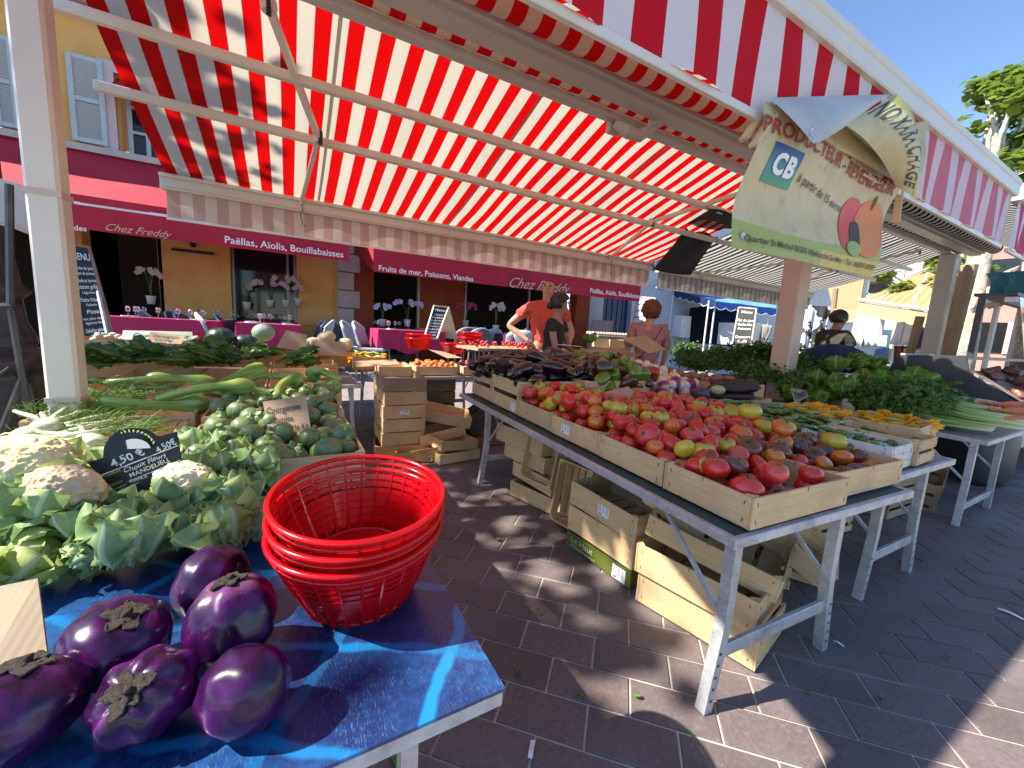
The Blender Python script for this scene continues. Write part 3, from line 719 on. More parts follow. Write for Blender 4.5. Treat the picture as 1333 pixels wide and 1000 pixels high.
# ================================================================ PRODUCE: materials and meshes
def skin(name, c1, c2, scale=6, rough=.28, bump=.05, coat=.3, uvtop=None, rnd=None, sss=.05):
    m = NT(name); co = m.coord('Object'); f = m.noise(co, scale, 4)
    c = m.ramp(f, [(.35, c1), (.68, c2)])
    if uvtop:
        z = m.sep(m.coord('Generated'))[2]; c = m.mix(m.ramp(z, [(.72, (0,)*3), (1.0, (1,)*3)]), c, uvtop)
    if rnd is not None: c = m.mix(m.math('MULTIPLY', m.n('ObjectInfo').outputs['Random'], .8), c, rnd)
    m.base(c); m.set(Roughness=rough, Coat_Weight=coat, Coat_Roughness=.12)
    if sss: m.set(Subsurface_Weight=sss, Subsurface_Scale=.012)
    if bump: m.bump(m.noise(co, scale*10, 3), bump, .002)
    return m.m
T_RED = skin('red_tomato_skin', (.58,.012,.008), (.68,.028,.012), 18, .3, rnd=(.60,.03,.03), uvtop=(.42,.06,.015))
T_PINK = skin('pink_tomato_skin', (.62,.030,.040), (.68,.060,.055), 16, .34, rnd=(.55,.02,.02), uvtop=(.50,.10,.04))
T_ORG = skin('orange_tomato_skin', (.66,.16,.015), (.64,.07,.012), 16, rnd=(.62,.20,.03), uvtop=(.40,.18,.03))
T_YEL = skin('yellow_green_tomato_skin', (.66,.40,.02), (.48,.42,.03), 14, rnd=(.50,.42,.05), uvtop=(.24,.26,.03))
T_DRK = skin('dark_tomato_skin', (.13,.035,.03), (.24,.05,.035), 14, .32, rnd=(.20,.03,.025), uvtop=(.07,.06,.025))
CALYX = simple('green_calyx', (.05,.10,.02), .7, (.09,.15,.03), 30)
def ball(R, nu=18, nv=12, ribs=0, depth=0, flat=.8, dimple=.12, seed=0, rough=.03, mat=None, nm='fruit', oblong=1.0):
    b = MB(); prof = []
    random.seed(seed); ph = random.random()*6
    off = Vector((seed*3.1, seed*1.7, 0))
    vs = []
    for i in range(nv+1):
        th = pi*i/nv
        for j in range(nu):
            q = 2*pi*j/nu
            r = R*(1 - depth*(.5+.5*cos(ribs*q+ph))*max(0,sin(th))**.6 if ribs else R and R)
            if ribs: r = R*(1-depth*abs(cos(ribs*q/2+ph))**3*max(0,sin(th))**.5)
            d = Vector((sin(th)*cos(q), sin(th)*sin(q)*oblong, cos(th)))
            r *= 1+rough*noise.noise(d*2.2+off)*2
            z = d.z*r*flat - dimple*R*math.exp(-(th/.38)**2)*(1 if flat else 0) + dimple*.4*R*math.exp(-((pi-th)/.3)**2)
            vs.append((d.x*r, d.y*r, z))
    fs = [(i*nu+j, (i+1)*nu+j, (i+1)*nu+(j+1) % nu, i*nu+(j+1) % nu) for i in range(nv) for j in range(nu)]
    b.add(vs, fs); return b.mesh(nm, mat, True)
def calyx_mesh(R, z, mat=None, n=5, stem=.012):
    b = MB()
    for k in range(n):
        q = 2*pi*k/n+.3*random.random(); r = R*random.uniform(.8, 1.15)
        b.add([(.002*cos(q+1.6), .002*sin(q+1.6), z), (r*.5*cos(q+.25), r*.5*sin(q+.25), z+.003), (r*cos(q), r*sin(q), z-.002+.006*random.random()), (r*.5*cos(q-.25), r*.5*sin(q-.25), z+.003)], [(0,1,2,3)])
    b.tube([(0,0,z-.004), (.001,0,z+stem*.5), (.003,.002,z+stem)], [.0035,.0025,.003], 6)
    return b.mesh('calyx', mat or CALYX, True)
TM = {}
for kind, mats in (('red', T_RED), ('pink', T_PINK), ('orange', T_ORG), ('yellow green', T_YEL), ('dark purple brown', T_DRK)):
    TM[kind] = []
    for s in range(4):
        ribs = {'red':(0,0,5,0),'pink':(0,4,0,0),'orange':(0,0,8,0),'yellow green':(9,7,0,10),'dark purple brown':(9,11,8,10)}[kind][s]
        TM[kind].append((ball(1.0, 20, 13, ribs, .13 if ribs else 0, (.84,.78,.72,.88)[s] if kind != 'dark purple brown' else .70, .16, s*7+len(kind), .05, mats, 'tomato', (1,1.05,.95,1.12)[s]), ribs))
CAL = [calyx_mesh(.018, 0) for _ in range(3)]
PLACED = []
def drop(x0, x1, y0, y1, n, rfun, floor, hmax, tries=14, sq=.82, skew=0, seed=1, margin=.7):
    rnd = random.Random(seed); out = []
    for _ in range(n):
        best = None; r = rfun(rnd)
        for _t in range(tries):
            y = rnd.uniform(y0+r*margin, y1-r*margin); x = rnd.uniform(x0+r*margin, x1-r*margin)+skew*(y-y0)
            z = floor(x, y)+r*sq
            for (a, b_, c, rr) in out:
                d2 = (a-x)**2+(b_-y)**2; R = (r+rr)*.93
                if d2 < R*R: z = max(z, c+sqrt(R*R-d2)*sq)
            k = z-hmax(x, y)
            if best is None or k < best[0]: best = (k, x, y, z)
        if best[0] <= 0: out.append((best[1], best[2], best[3], r))
    return out
POOL = []
def spot(x, y, x0, x1, y0, y1):
    a = ('left', 'middle', 'right')[max(0, min(2, int(3*(x-x0)/(x1-x0))))]; b_ = ('front', 'middle', 'back')[max(0, min(2, int(3*(y-y0)/(y1-y0))))]
    return {'middle middle': 'in the centre'}.get(b_+' '+a, 'at the %s %s' % (b_, a))
def put_tomato(kind, p, r, where, upright=.5, top=None):
    if top is not None: POOL.append((top, kind, p, r, where)); return
    return put_tomato2(kind, p, r, where, upright)
def put_tomato2(kind, p, r, where, upright=.5):
    v = random.randrange(4); me, ribs = TM[kind][v]
    tilt = random.uniform(.1, 1.5) if random.random() > upright else random.uniform(0, .5)
    az = random.uniform(0, 2*pi)
    R = (Matrix.Rotation(az, 3, 'Z') @ Matrix.Rotation(tilt, 3, 'X') @ Matrix.Rotation(random.uniform(0, 6.28), 3, 'Z')).to_euler()
    shape = 'ribbed' if ribs else 'smooth'
    o = thing('tomato', '%s %s tomato %s' % (shape, kind, where), 'tomato', p, R, 'tomatoes heaped in the pale crates', me, r)
    if random.random() < .6 or ribs:
        c = ob('calyx', random.choice(CAL), o, (0,0,.70 if kind != 'dark purple brown' else .56)); c.scale = (1/.045,)*3
    return o
random.seed(11)
def moundA(x, y): return ZT+.135 + .07*min(1, max(0, (y-.85)/.6)) + .03*sin((x-1.35)/.6*pi) + .02*noise.noise(Vector((x*4, y*4, 0)))
sp = drop(1.375, 1.94, .72, 2.46, 330, lambda r: r.uniform(.039, .058), lambda x, y: (ZT+.012 if y < .95 else moundA(x, y)-.155), moundA, 14, skew=SK, seed=3)
for (x, y, z, r) in sp:
    if x > 1.64+SK*(y-.7) and y < .86 and z > ZT+.07: continue
    if y < 1.08: wh, w = 'in the corner crate', [('red',.45),('orange',.18),('pink',.17),('yellow green',.10),('dark purple brown',.1)]
    elif y < 1.5: wh, w = 'in the second crate', [('red',.42),('pink',.40),('orange',.08),('yellow green',.08),('dark purple brown',.02)]
    elif y < 2.0: wh, w = 'in the third crate', [('red',.36),('pink',.34),('orange',.16),('yellow green',.14)]
    else: wh, w = 'in the crate beside the aubergines', [('red',.30),('orange',.38),('yellow green',.26),('pink',.06)]
    q = random.random(); kind = w[-1][0]
    for k, f in w:
        if q < f: kind = k; break
        q -= f
    put_tomato(kind, (x, y, z), r, wh+', '+spot(x-SK*(y-.68), y, 1.37, 1.94, *((.68,1.08) if y < 1.08 else (1.08,1.5) if y < 1.5 else (1.5,2.0) if y < 2 else (2.0,2.46))), .5, moundA(x, y)-z)
def moundB(x, y): return ZT+.11 + .095*min(1, max(0, (y-.95)/.5)) + .02*noise.noise(Vector((x*4, y*4, 3)))
sp = drop(1.975, 2.55, .72, 2.22, 240, lambda r: r.uniform(.039, .060), lambda x, y: (ZT+.012 if y < 1.12 else moundB(x, y)-.14), moundB, 14, skew=SK, seed=5)
for (x, y, z, r) in sp:
    if x > 2.36 and y < .85 and z > ZT+.06: continue
    if y < 1.12: kind = random.choice(['dark purple brown']*5+['red','orange']); wh = 'in the dark crate'
    else: kind = random.choice(['red']*4+['pink']*4+['orange']*2+['yellow green']); wh = 'behind the dark crate'
    put_tomato(kind, (x, y, z), r, wh+', '+spot(x-SK*(y-.68), y, 1.97, 2.55, *((.72,1.12) if y < 1.12 else (1.12,2.2))), .5, moundB(x, y)-z)
POOL.sort(key=lambda q: q[0]); keep, rest = POOL[:280], POOL[280:]
for q in keep: put_tomato2(*q[1:])
b = MB(); 
for q in rest:
    me, _r = TM[q[1]][random.randrange(4)]; b.add([Vector(v.co)*q[3]+Vector(q[2]) for v in me.vertices], [tuple(f.vertices) for f in me.polygons])
stuff('buried_tomatoes', b.mesh('buried_tomatoes', T_RED, True), 'red tomatoes at the bottom of the heaps, mostly covered by others', 'tomatoes')
for kind, px, py, X, r, wh in (('dark purple brown', 1012, 588, 1.98, .062, 'biggest of all, resting on the crate rim'), ('yellow green', 1085, 574, 2.48, .055, 'alone on the wall of the chilli crate'), ('yellow green', 976, 535, 2.15, .062, 'big and flat at the crest of the heap'),
        ('orange', 1018, 557, 2.15, .055, 'standing over the dark tomatoes'), ('red', 1056, 618, 1.86, .046, 'lone, against the white inner wall of the corner crate'), ('yellow green', 916, 588, 1.55, .05, 'pear shaped, in the front of the heap'), ('yellow green', 922, 606, 1.46, .046, 'deeply ribbed, right at the front board'), ('pink', 858, 573, 1.52, .062, 'very large and heart shaped near the front board')):
    p = at(px, py, X=X); put_tomato(kind, p, r, wh, 1.0)

# ---- long vegetables
def bent(L, r0, r1, bend=.03, n=9, m=12, mat=None, nm='veg', tip=.5, neck=None, wob=0):
    b = MB(); path = []; rad = []
    for i in range(n+1):
        u = i/n; x = (u-.5)*L; y = bend*4*(u-.5)**2 - bend*.5
        path.append((x, y + wob*noise.noise(Vector((u*3, L*9, 0))), wob*noise.noise(Vector((u*3, 5+L*7, 1)))))
        r = r0+(r1-r0)*u
        e = min(1, sqrt(max(0, 1-((abs(u-.5)*2-(1-tip))/tip)**2)) if abs(u-.5)*2 > 1-tip else 1)
        rad.append(max(.0012, r*e))
    b.tube(path, rad, m); return b.mesh(nm, mat, True)
AUB = skin('aubergine_skin', (.006,.003,.007), (.012,.004,.010), 8, .18, 0, .35, rnd=(.020,.007,.013), sss=0)
AUBCAP = simple('aubergine_green_cap', (.16,.21,.07), .6, (.22,.27,.10), 20)
AUBM = [bent(.21, .030, .046, .02*k, 10, 14, AUB, 'aubergine', .55) for k in (0, 1, -1)]
b = MB()
b.tube([(-.135,0,0), (-.115,0,.002), (-.098,0,0)], [.005,.006,.010], 7)
for k in range(5):
    q = 2*pi*k/5; b.add([(-.105, .009*cos(q), .009*sin(q)), (-.085, .026*cos(q-.35), .026*sin(q-.35)), (-.045, .034*cos(q), .034*sin(q)), (-.085, .026*cos(q+.35), .026*sin(q+.35))], [(0,1,2,3)])
CAPM = b.mesh('green_cap', AUBCAP, True)
def lay(me, nm, lab, cat, grp, p, yaw, pitch=0, roll=0, scale=1, cap=None, capname='cap'):
    R = Matrix.Rotation(yaw, 3, 'Z') @ Matrix.Rotation(pitch, 3, 'Y') @ Matrix.Rotation(roll, 3, 'X')
    o = thing(nm, lab, cat, p, R.to_euler(), grp, me, scale)
    if cap: ob(capname, cap, o)
    return o
random.seed(21)
def heapA(x, y): return ZT+.31+.06*sin(pi*min(1, max(0, (y-2.45)/1.0)))+.05*min(1, max(0, (x-1.45)/.5))
sp = drop(1.45, 2.16, 2.50, 3.44, 110, lambda r: .064, lambda x, y: heapA(x, y)-.16, heapA, 12, .6, skew=SK, seed=8)
for i, (x, y, z, r) in enumerate(sp):
    lay(random.choice(AUBM), 'aubergine', 'glossy black aubergine with green cap, %s of the aubergine heap' % spot(x, y, 1.45, 2.2, 2.5, 3.44), 'aubergine', 'aubergines in the deep crates', (x, y, z), random.choice((0, .4, -.5, 2.8, 3.4, 1.6))+random.uniform(-.35,.35), random.uniform(-.35,.35), random.uniform(0,6), random.uniform(1.15,1.4), CAPM, 'green_cap')
# bell peppers
def pepper(seed, mat):
    b = MB(); nu, nv = 20, 12; vs = []; off = Vector((seed*5, 0, 0))
    for i in range(nv+1):
        u = i/nv; th = pi*u; lob = .14*max(0,sin(th))**.7
        for j in range(nu):
            q = 2*pi*j/nu; k = 1-lob*abs(cos((3+seed % 2)*q/2))**4
            w = (max(0,sin(th))**.62)*(1-.18*u)
            z = .062*cos(th) - .018*math.exp(-(th/.45)**2)-.012*math.exp(-((pi-th)/.5)**2)*-1
            p = Vector((.044*w*k*cos(q), .044*w*k*sin(q), z)); p *= 1+.10*noise.noise(p*22+off); vs.append(p)
    b.add(vs, [(i*nu+j, (i+1)*nu+j, (i+1)*nu+(j+1) % nu, i*nu+(j+1) % nu) for i in range(nv) for j in range(nu)])
    return b.mesh('bell_pepper', mat, True)
P_GRN = skin('green_pepper_skin', (.07,.16,.015), (.14,.24,.02), 10, .22, 0, .5, sss=0)
P_DRK = skin('dark_pepper_skin', (.045,.035,.012), (.12,.022,.012), 10, .25, 0, .5, sss=0)
P_RED = skin('red_pepper_skin', (.45,.02,.01), (.30,.04,.01), 10, .22, 0, .5, sss=0)
PEP = {'bright green': [pepper(s, P_GRN) for s in (1, 2)], 'dark reddish green': [pepper(s, P_DRK) for s in (3, 4)], 'red': [pepper(5, P_RED)]}
b = MB(); b.tube([(0,0,.040), (.004,0,.055), (.010,.004,.068)], [.008,.006,.007], 7); PST = b.mesh('stem', CALYX, True)
def heapP(x, y): return ZT+.37+.06*sin(pi*min(1, max(0, (y-2.3)/1.2)))
sp = drop(2.10, 2.78, 2.28, 3.40, 80, lambda r: r.uniform(.056,.072), lambda x, y: heapP(x, y)-.17 if y > 2.5 else ZT+.10, heapP, 12, .85, seed=9)
for (x, y, z, r) in sp:
    k = random.choice(['bright green']*4+['dark reddish green']*6+['red'])
    o = thing('bell_pepper', '%s bell pepper, %s of the pepper heap' % (k, spot(x, y, 2.1, 2.78, 2.28, 3.4)), 'bell pepper', (x, y, z), (random.uniform(.4,2.4), random.uniform(-.5,.5), random.uniform(0,6.28)), 'bell peppers heaped between aubergines and onions', random.choice(PEP[k]), r/.046)
    ob('stem', PST, o)
# white onions, turnips
ON_W = skin('white_onion_skin', (.72,.66,.50), (.66,.58,.38), 9, .35, .03, .2)
TURN = NT('purple_turnip_skin'); _z = TURN.sep(TURN.coord('Generated'))[2]
TURN.base(TURN.ramp(_z, [(.35, (.70,.60,.48)), (.55, (.30,.05,.13)), (1, (.16,.03,.09))])); TURN.set(Roughness=.4); TURN = TURN.m
ONM = [ball(1, 14, 10, 0, 0, f, 0, s, .05, ON_W, 'onion') for s, f in ((1, 1.45), (2, 1.25), (3, 1.6))]
TNM = [ball(1, 14, 10, 0, 0, .85, .05, s, .06, TURN, 'turnip') for s in (4, 5)]
def heapO(x, y): return ZT+.22+.14*min(1, max(0, (y-2.2)/.8))
sp = drop(2.76, 3.34, 2.28, 3.1, 90, lambda r: r.uniform(.036,.048), lambda x, y: heapO(x, y)-.12, heapO, 12, .9, seed=10)
for (x, y, z, r) in sp:
    if y < 2.50 and random.random() < .75: thing('turnip', 'purple topped turnip below the white onions', 'turnip', (x, y, z), (random.uniform(0,2), random.uniform(0,2), random.uniform(0,6)), 'turnips and red onions in front of the white onions', random.choice(TNM), r*1.25)
    else: thing('white_onion', 'oblong white onion, %s of the onion heap' % spot(x, y, 2.76, 3.34, 2.3, 3.1), 'onion', (x, y, z), (random.uniform(.6,2.2), random.uniform(-.6,.6), random.uniform(0,6)), 'white onions heaped beside the peppers', random.choice(ONM), r)
# black radishes (long) and round ones
RAD = skin('black_radish_skin', (.012,.011,.011), (.028,.025,.024), 14, .5, .3, .1, sss=0)
RADM = [bent(.34, .026, .024, .03*k, 10, 12, RAD, 'black_radish', .3) for k in (.5, 1, -.6)]
for i in range(13):
    lay(RADM[i % 3], 'black_radish', 'long black radish lying with the others behind the pepper crate', 'radish', 'long black radishes', (3.22+.053*(i % 7)+(i//7)*.03, 2.0+.035*(i % 7)-.02*(i//7)+.0, ZT+.17+.045*(i//7)+.004*i), pi/2+.45+random.uniform(-.08,.08), .12, i, 1.15)
b_ = ball(1, 16, 10, 0, 0, .75, 0, 3, .12, skin('purple_cabbage_skin', (.05,.04,.06), (.09,.07,.09), 12, .5, .3), 'purple_aubergine'); b2_ = ball(1, 16, 10, 8, .05, .62, 0, 4, .05, skin('pale_squash_skin', (.42,.46,.24), (.34,.42,.18), 12, .4), 'pale_squash')
thing('purple_kohlrabi', 'dull purple kohlrabi at the back rim of the tomato crate', 'kohlrabi', at(912,513,z=.86), (0,.3,.4), None, b_, .075)
thing('purple_kohlrabi', 'second purple kohlrabi, right of the pale squash', 'kohlrabi', at(945,503,z=.88), (0,.2,2), None, b_, .07)
thing('pale_squash', 'pale green oval squash between two purple kohlrabis', 'squash', at(934,508,z=.90), (0,.2,1), None, b2_, .065)
# potatoes
POT = skin('potato_skin', (.40,.22,.10), (.30,.16,.08), 9, .75, .25, 0, rnd=(.22,.13,.08))
POTM = [ball(1, 12, 8, 0, 0, .7, 0, s, .13, POT, 'potato', 1.3) for s in (1,2,3)]
sp = drop(3.83, 4.27, 2.34, 3.52, 90, lambda r: r.uniform(.036,.05), lambda x, y: ZT+.12, lambda x, y: ZT+.235, 8, .8, seed=12)
for (x, y, z, r) in sp: thing('potato', 'brown potato in the %s potato crate, %s' % ('nearer' if y < 2.92 else 'further', spot(x, y, 3.83, 4.27, *((2.34,2.92) if y < 2.92 else (2.92,3.52)))), 'potato', (x, y, z), (random.uniform(0,.5), 0, random.uniform(0,6)), 'potatoes in two crates before the herbs', random.choice(POTM), r)
# long green peppers and chillies
LGP = skin('long_green_pepper_skin', (.035,.10,.012), (.07,.17,.02), 9, .22, .04, .5, rnd=(.10,.20,.03), sss=0)
LGPM = [bent(.20, .024, .008, .05*k, 10, 10, LGP, 'green_pepper', .3, wob=.02) for k in (.3, -.4, .8)]
JAL = [bent(.085, .021, .017, .01, 7, 10, LGP, 'green_chilli', .5)]
b = MB(); b.tube([(-.098,0,0), (-.112,0,.004), (-.13,.004,.01)], [.010,.005,.004], 6); LST = b.mesh('stem', CALYX, True)
def heapG(x, y): return ZT+.16+.05*min(1, max(0, (y-1.0)/.5))
sp = drop(2.66, 3.25, .98, 1.82, 85, lambda r: .044, lambda x, y: heapG(x, y)-.12, heapG, 10, .6, seed=13)
for (x, y, z, r) in sp:
    lay(random.choice(LGPM), 'long_green_pepper', 'long crinkled green pepper, %s of its heap' % spot(x, y, 2.66, 3.25, .98, 1.82), 'green pepper', 'long green peppers', (x, y, z), random.uniform(0, 6.28), random.uniform(-.25,.25), random.uniform(0,6), random.uniform(.85,1.1), LST, 'stem')
sp = drop(2.70, 3.28, .80, 1.05, 40, lambda r: .024, lambda x, y: ZT+.08, lambda x, y: ZT+.165, 10, .8, seed=14)
for (x, y, z, r) in sp: lay(JAL[0], 'green_chilli', 'short shiny dark green chilli at the front of the white crate', 'chilli', 'short green chillies', (x, y, z), random.uniform(0, 6.28), random.uniform(-.2,.2), 0, random.uniform(.9,1.25))
# courgette flowers
FLO = NT('courgette_flower_petal'); FLO.base((.85,.46,.02)); FLO.set(Roughness=.6); FLO.translucent((.90,.55,.04), .35); FLO = FLO.m
CGS = skin('young_courgette_skin', (.22,.30,.06), (.30,.38,.10), 12, .45, .05, .1)
def flower_mesh(seed):
    rr = random.Random(seed); b = MB()
    for k in range(6):
        q = 2*pi*k/6+rr.uniform(-.2,.2); sp_ = rr.uniform(.35, .9)
        def Pq(u, v, q=q, sp_=sp_):
            w = .021*sin(pi*min(1, u*.8+.12))*(1-.75*u**3); r = .006+.034*sp_*u**1.5; x = .075*u
            y = (v-.5)*2*w; p = Vector((x, r+.006*abs(v-.5)*2-.004*sin(u*9+v*3), y)); c, s = cos(q), sin(q)
            return Vector((p.x, p.y*c-p.z*s, p.y*s+p.z*c))
        b.grid(Pq, 4, 3, uv=False)
    return b.mesh('petals', FLO, True)
FLM = [flower_mesh(s) for s in (1,2,3,4)]; CGB = [bent(.13, .010, .014, .012, 6, 8, CGS, 'courgette_flower', .2)]
def cflower(x, y, z, yaw, pitch, lab, s=1):
    o = lay(CGB[0], 'courgette_flower', lab, 'courgette flower', 'yellow courgette flowers', (x, y, z), yaw, pitch, 0, s)
    ob('petals', random.choice(FLM), o, (.06,0,0), (random.uniform(0,3),0,0), random.uniform(.9,1.3))
for i in range(34):
    cflower(random.uniform(3.56,4.0), random.uniform(.97,1.27), ZT+.085+random.uniform(0,.07), random.choice((0,3.1))+random.uniform(-.9,.3), random.uniform(-.15,.15), 'young courgette with a drooping yellow flower in the outermost crate')
for i in range(34):
    cflower(random.uniform(3.16,3.72), random.uniform(1.3,1.72), ZT+.10+random.uniform(0,.09), -.7+random.uniform(-.5,.5), random.uniform(-.15,.1), 'pale courgette with orange flower in the crate behind the green peppers')
# ================================================================ LEAVES
def leaf_mat(name, c1, c2, rib, trans=.25, rough=.5, vein=.5):
    m = NT(name); uv = m.coord('UV'); s = m.sep(uv); co = m.coord('Object')
    v = m.math('ABSOLUTE', m.math('SUBTRACT', s[1], .5))
    mid = m.ramp(m.math('SUBTRACT', v, m.math('MULTIPLY', m.math('SUBTRACT', 1.0, s[0]), .10)), [(.012, (1,)*3), (.05, (0,)*3)])
    vv = m.math('FRACT', m.math('MULTIPLY', m.math('SUBTRACT', s[0], m.math('MULTIPLY', v, .9)), 8.0))
    sv = m.ramp(m.math('ABSOLUTE', m.math('SUBTRACT', vv, .5)), [(.03, (vein,)*3), (.09, (0,)*3)])
    n = m.noise(co, 11, 4); c = m.ramp(n, [(.32, c1), (.68, c2)])
    c = m.mix(m.math('MULTIPLY', m.n('ObjectInfo').outputs['Random'], .35), c, tuple(min(1, x*1.6) for x in c2))
    c = m.mix(m.math('MAXIMUM', mid, sv), c, rib); m.base(c); m.set(Roughness=rough, Specular_IOR_Level=.35)
    m.bump(m.math('ADD', m.math('MULTIPLY', m.noise(co, 60, 4), .6), sv), .35, .004); m.translucent(c, trans); return m.m
LF_BLUE = leaf_mat('cauliflower_leaf', (.19,.30,.105), (.30,.42,.17), (.56,.64,.38), .3, .45, .25)
LF_LIME = leaf_mat('lime_inner_leaf', (.34,.42,.10), (.46,.52,.18), (.60,.64,.36), .4, .45, .3)
LF_GRN = leaf_mat('spinach_leaf', (.035,.085,.018), (.06,.13,.025), (.22,.30,.10), .2, .35)
LF_LET = leaf_mat('lettuce_leaf', (.10,.21,.022), (.17,.29,.035), (.36,.46,.16), .35, .4)
LF_HERB = leaf_mat('herb_leaf', (.025,.075,.012), (.045,.11,.018), (.08,.16,.03), .2)
LF_DK = leaf_mat('dark_chard_leaf', (.025,.07,.02), (.04,.10,.025), (.30,.36,.18), .15, .35)
def leaf(L, Wd, curl, ruf, seed, mat, nu=9, nv=8, cup=.15, shape=.75, stalk=0, nm='leaf', ns=3):
    rr = random.Random(seed); ph = rr.random()*6; b = MB(); tw = rr.uniform(-.25,.25)
    def Pl(u, v):
        a = curl*u; y = (v-.5)*2; w = Wd*((u+.06)**.55)*(max(0.0, 1-u**4.5)**.55)*1.08+.001
        if stalk and u < stalk: w = Wd*(.12+.10*u/stalk)
        if abs(curl) > .02: x, z = L*sin(a)/curl, L*(1-cos(a))/curl
        else: x, z = L*u, 0
        e = y*y
        z2 = cup*abs(y)**1.6*w*2 + ruf*Wd*e*sin(u*ns*6.28+ph+(1.3 if y > 0 else 0)) + ruf*.4*Wd*e*sin(u*ns*15+ph*2)
        nx, nz = -sin(a), cos(a)
        return Vector((x+nx*z2, y*w+tw*L*u*u*.4 + .02*L*sin(u*7+ph), z+nz*z2))
    b.grid(Pl, nu, nv); return b.mesh(nm, mat, True)
_lm = {}
def leafset(key, mat, L, Wd, curl, ruf, n=5, **k):
    if key not in _lm: _lm[key] = [leaf(L*(.85+.3*i/n), Wd*(.9+.2*((i*7) % n)/n), curl*(.8+.5*((i*3) % n)/n), ruf, i*13+len(key), mat, **k) for i in range(n)]
    return _lm[key]
def rosette(o, ms, n, pitch0, pitch1, base=(0,0,0), r=.02, seed=0, scale=1, jit=.2, z1=0):
    rr = random.Random(seed)
    for i in range(n):
        u = i/max(1, n-1); a = i*2.39996+rr.uniform(-jit, jit); p = pitch0+(pitch1-pitch0)*u+rr.uniform(-.12,.12)
        R = (Matrix.Rotation(a, 3, 'Z') @ Matrix.Rotation(-p, 3, 'Y') @ Matrix.Rotation(rr.uniform(-.25,.25), 3, 'X')).to_euler()
        ob('leaf', rr.choice(ms), o, (base[0]+r*cos(a), base[1]+r*sin(a), base[2]+z1*u), R, scale*rr.uniform(.85, 1.12)*(1-.25*u))
CURD = NT('cauliflower_curd'); _c = CURD.coord('Object')
_v = CURD.n('TexVoronoi'); _v.inputs['Scale'].default_value = 14; CURD.l(_c, _v.inputs['Vector'])
CURD.base(CURD.mix(CURD.ramp(_v.outputs['Distance'], [(.25, (0,)*3), (.75, (.75,)*3)]), (.78,.70,.42), (.56,.48,.20))); CURD.set(Roughness=.75, Subsurface_Weight=.15, Subsurface_Scale=.01); CURD.bump(CURD.noise(_c, 120, 3, .8), .6, .003); CURD = CURD.m
CURD2 = simple('tan_cauliflower_curd', (.62,.50,.32), .8, (.54,.42,.26), 30, .5)  # browner tone than the cream curd
def curd_mesh(R, seed, mat, flat=.8):
    bm = bmesh.new(); bmesh.ops.create_icosphere(bm, subdivisions=6, radius=1); off = Vector((seed*3.3, seed, 0))
    for v in bm.verts:
        d = v.co.normalized(); k = 1
        for sc, am in ((2.6, .16), (6.0, .09), (15, .055), (34, .02)):
            q = noise.voronoi(d*sc+off*sc)[0][0]; k += am*(.45-min(1, q)*1.0)
        v.co = d*R*k; v.co.z *= flat
    me = bpy.data.meshes.new('curd'); bm.to_mesh(me); bm.free(); me.materials.append(mat); me.polygons.foreach_set('use_smooth', [True]*len(me.polygons)); return me
CM = [curd_mesh(.085, 1, CURD), curd_mesh(.08, 2, CURD), curd_mesh(.075, 3, CURD2)]
CLEAF = leafset('cauli', LF_BLUE, .150, .062, 1.15, .30, 7, stalk=.10, nu=13, nv=12, cup=.35, ns=2.5)
CLIME = leafset('caulilime', LF_LIME, .125, .055, 1.5, .30, 6, stalk=.1, nu=12, nv=10, cup=.4, ns=3)
def cauli(p, lab, curd=0, nb=11, nl=6, s=1, yaw=0, tilt=(0,0), show=True, cover=1.15):
    o = thing('cauliflower', lab, 'cauliflower', p, (tilt[0], tilt[1], yaw), 'cauliflowers heaped behind the round aubergines', None, s)
    if show: ob('curd', CM[curd], o, (0,0,.045), (0,0,yaw*3))
    rosette(o, CLEAF, nb, .15 if cover < .7 else .45, cover, (0,0,-.03), .045, seed=int(abs(p[0]*999))+nb, jit=.6)
    if nl: rosette(o, CLIME, nl, .8, 1.5, (0,0,-.02), .055, seed=int(abs(p[1]*999)), jit=.3)
    return o
cauli(at(48,628,z=.80), 'big cream cauliflower head, open and leafless on top, at the left edge', 0, 7, 2, 1.20, .4, (.1,-.1), cover=.5)
cauli(at(70,662,z=.82), 'cauliflower with a tan head, leaning on the big cream one', 2, 6, 2, 1.0, 2, (.45,.1), cover=.4)
cauli(at(235,648,z=.785), 'cauliflower with pale head wrapped in ribbed leaves, below the black price sign', 1, 9, 7, .95, 1.2, (.25,.15), cover=1.0)
cauli(at(165,716,z=.755), 'closed cauliflower in grey green leaves nearest the round aubergines', 1, 20, 8, 1.0, 3.1, (.3,0), False, cover=1.5)
cauli(at(300,690,z=.755), 'yellow green cauliflower touching the violet aubergine at its back', 1, 6, 22, .95, 4.2, (.3,.1), False, cover=1.45)
cauli(at(105,730,z=.735), 'upturned cauliflower showing its pale cut stalk, at the left', 1, 8, 9, .8, 2.2, (1.2,.2), False)
o = cauli(at(38,728,z=.745), 'splayed cauliflower of long pale green stalks at the left edge', 1, 6, 9, .95, 1.0, (.9,-.3), False)
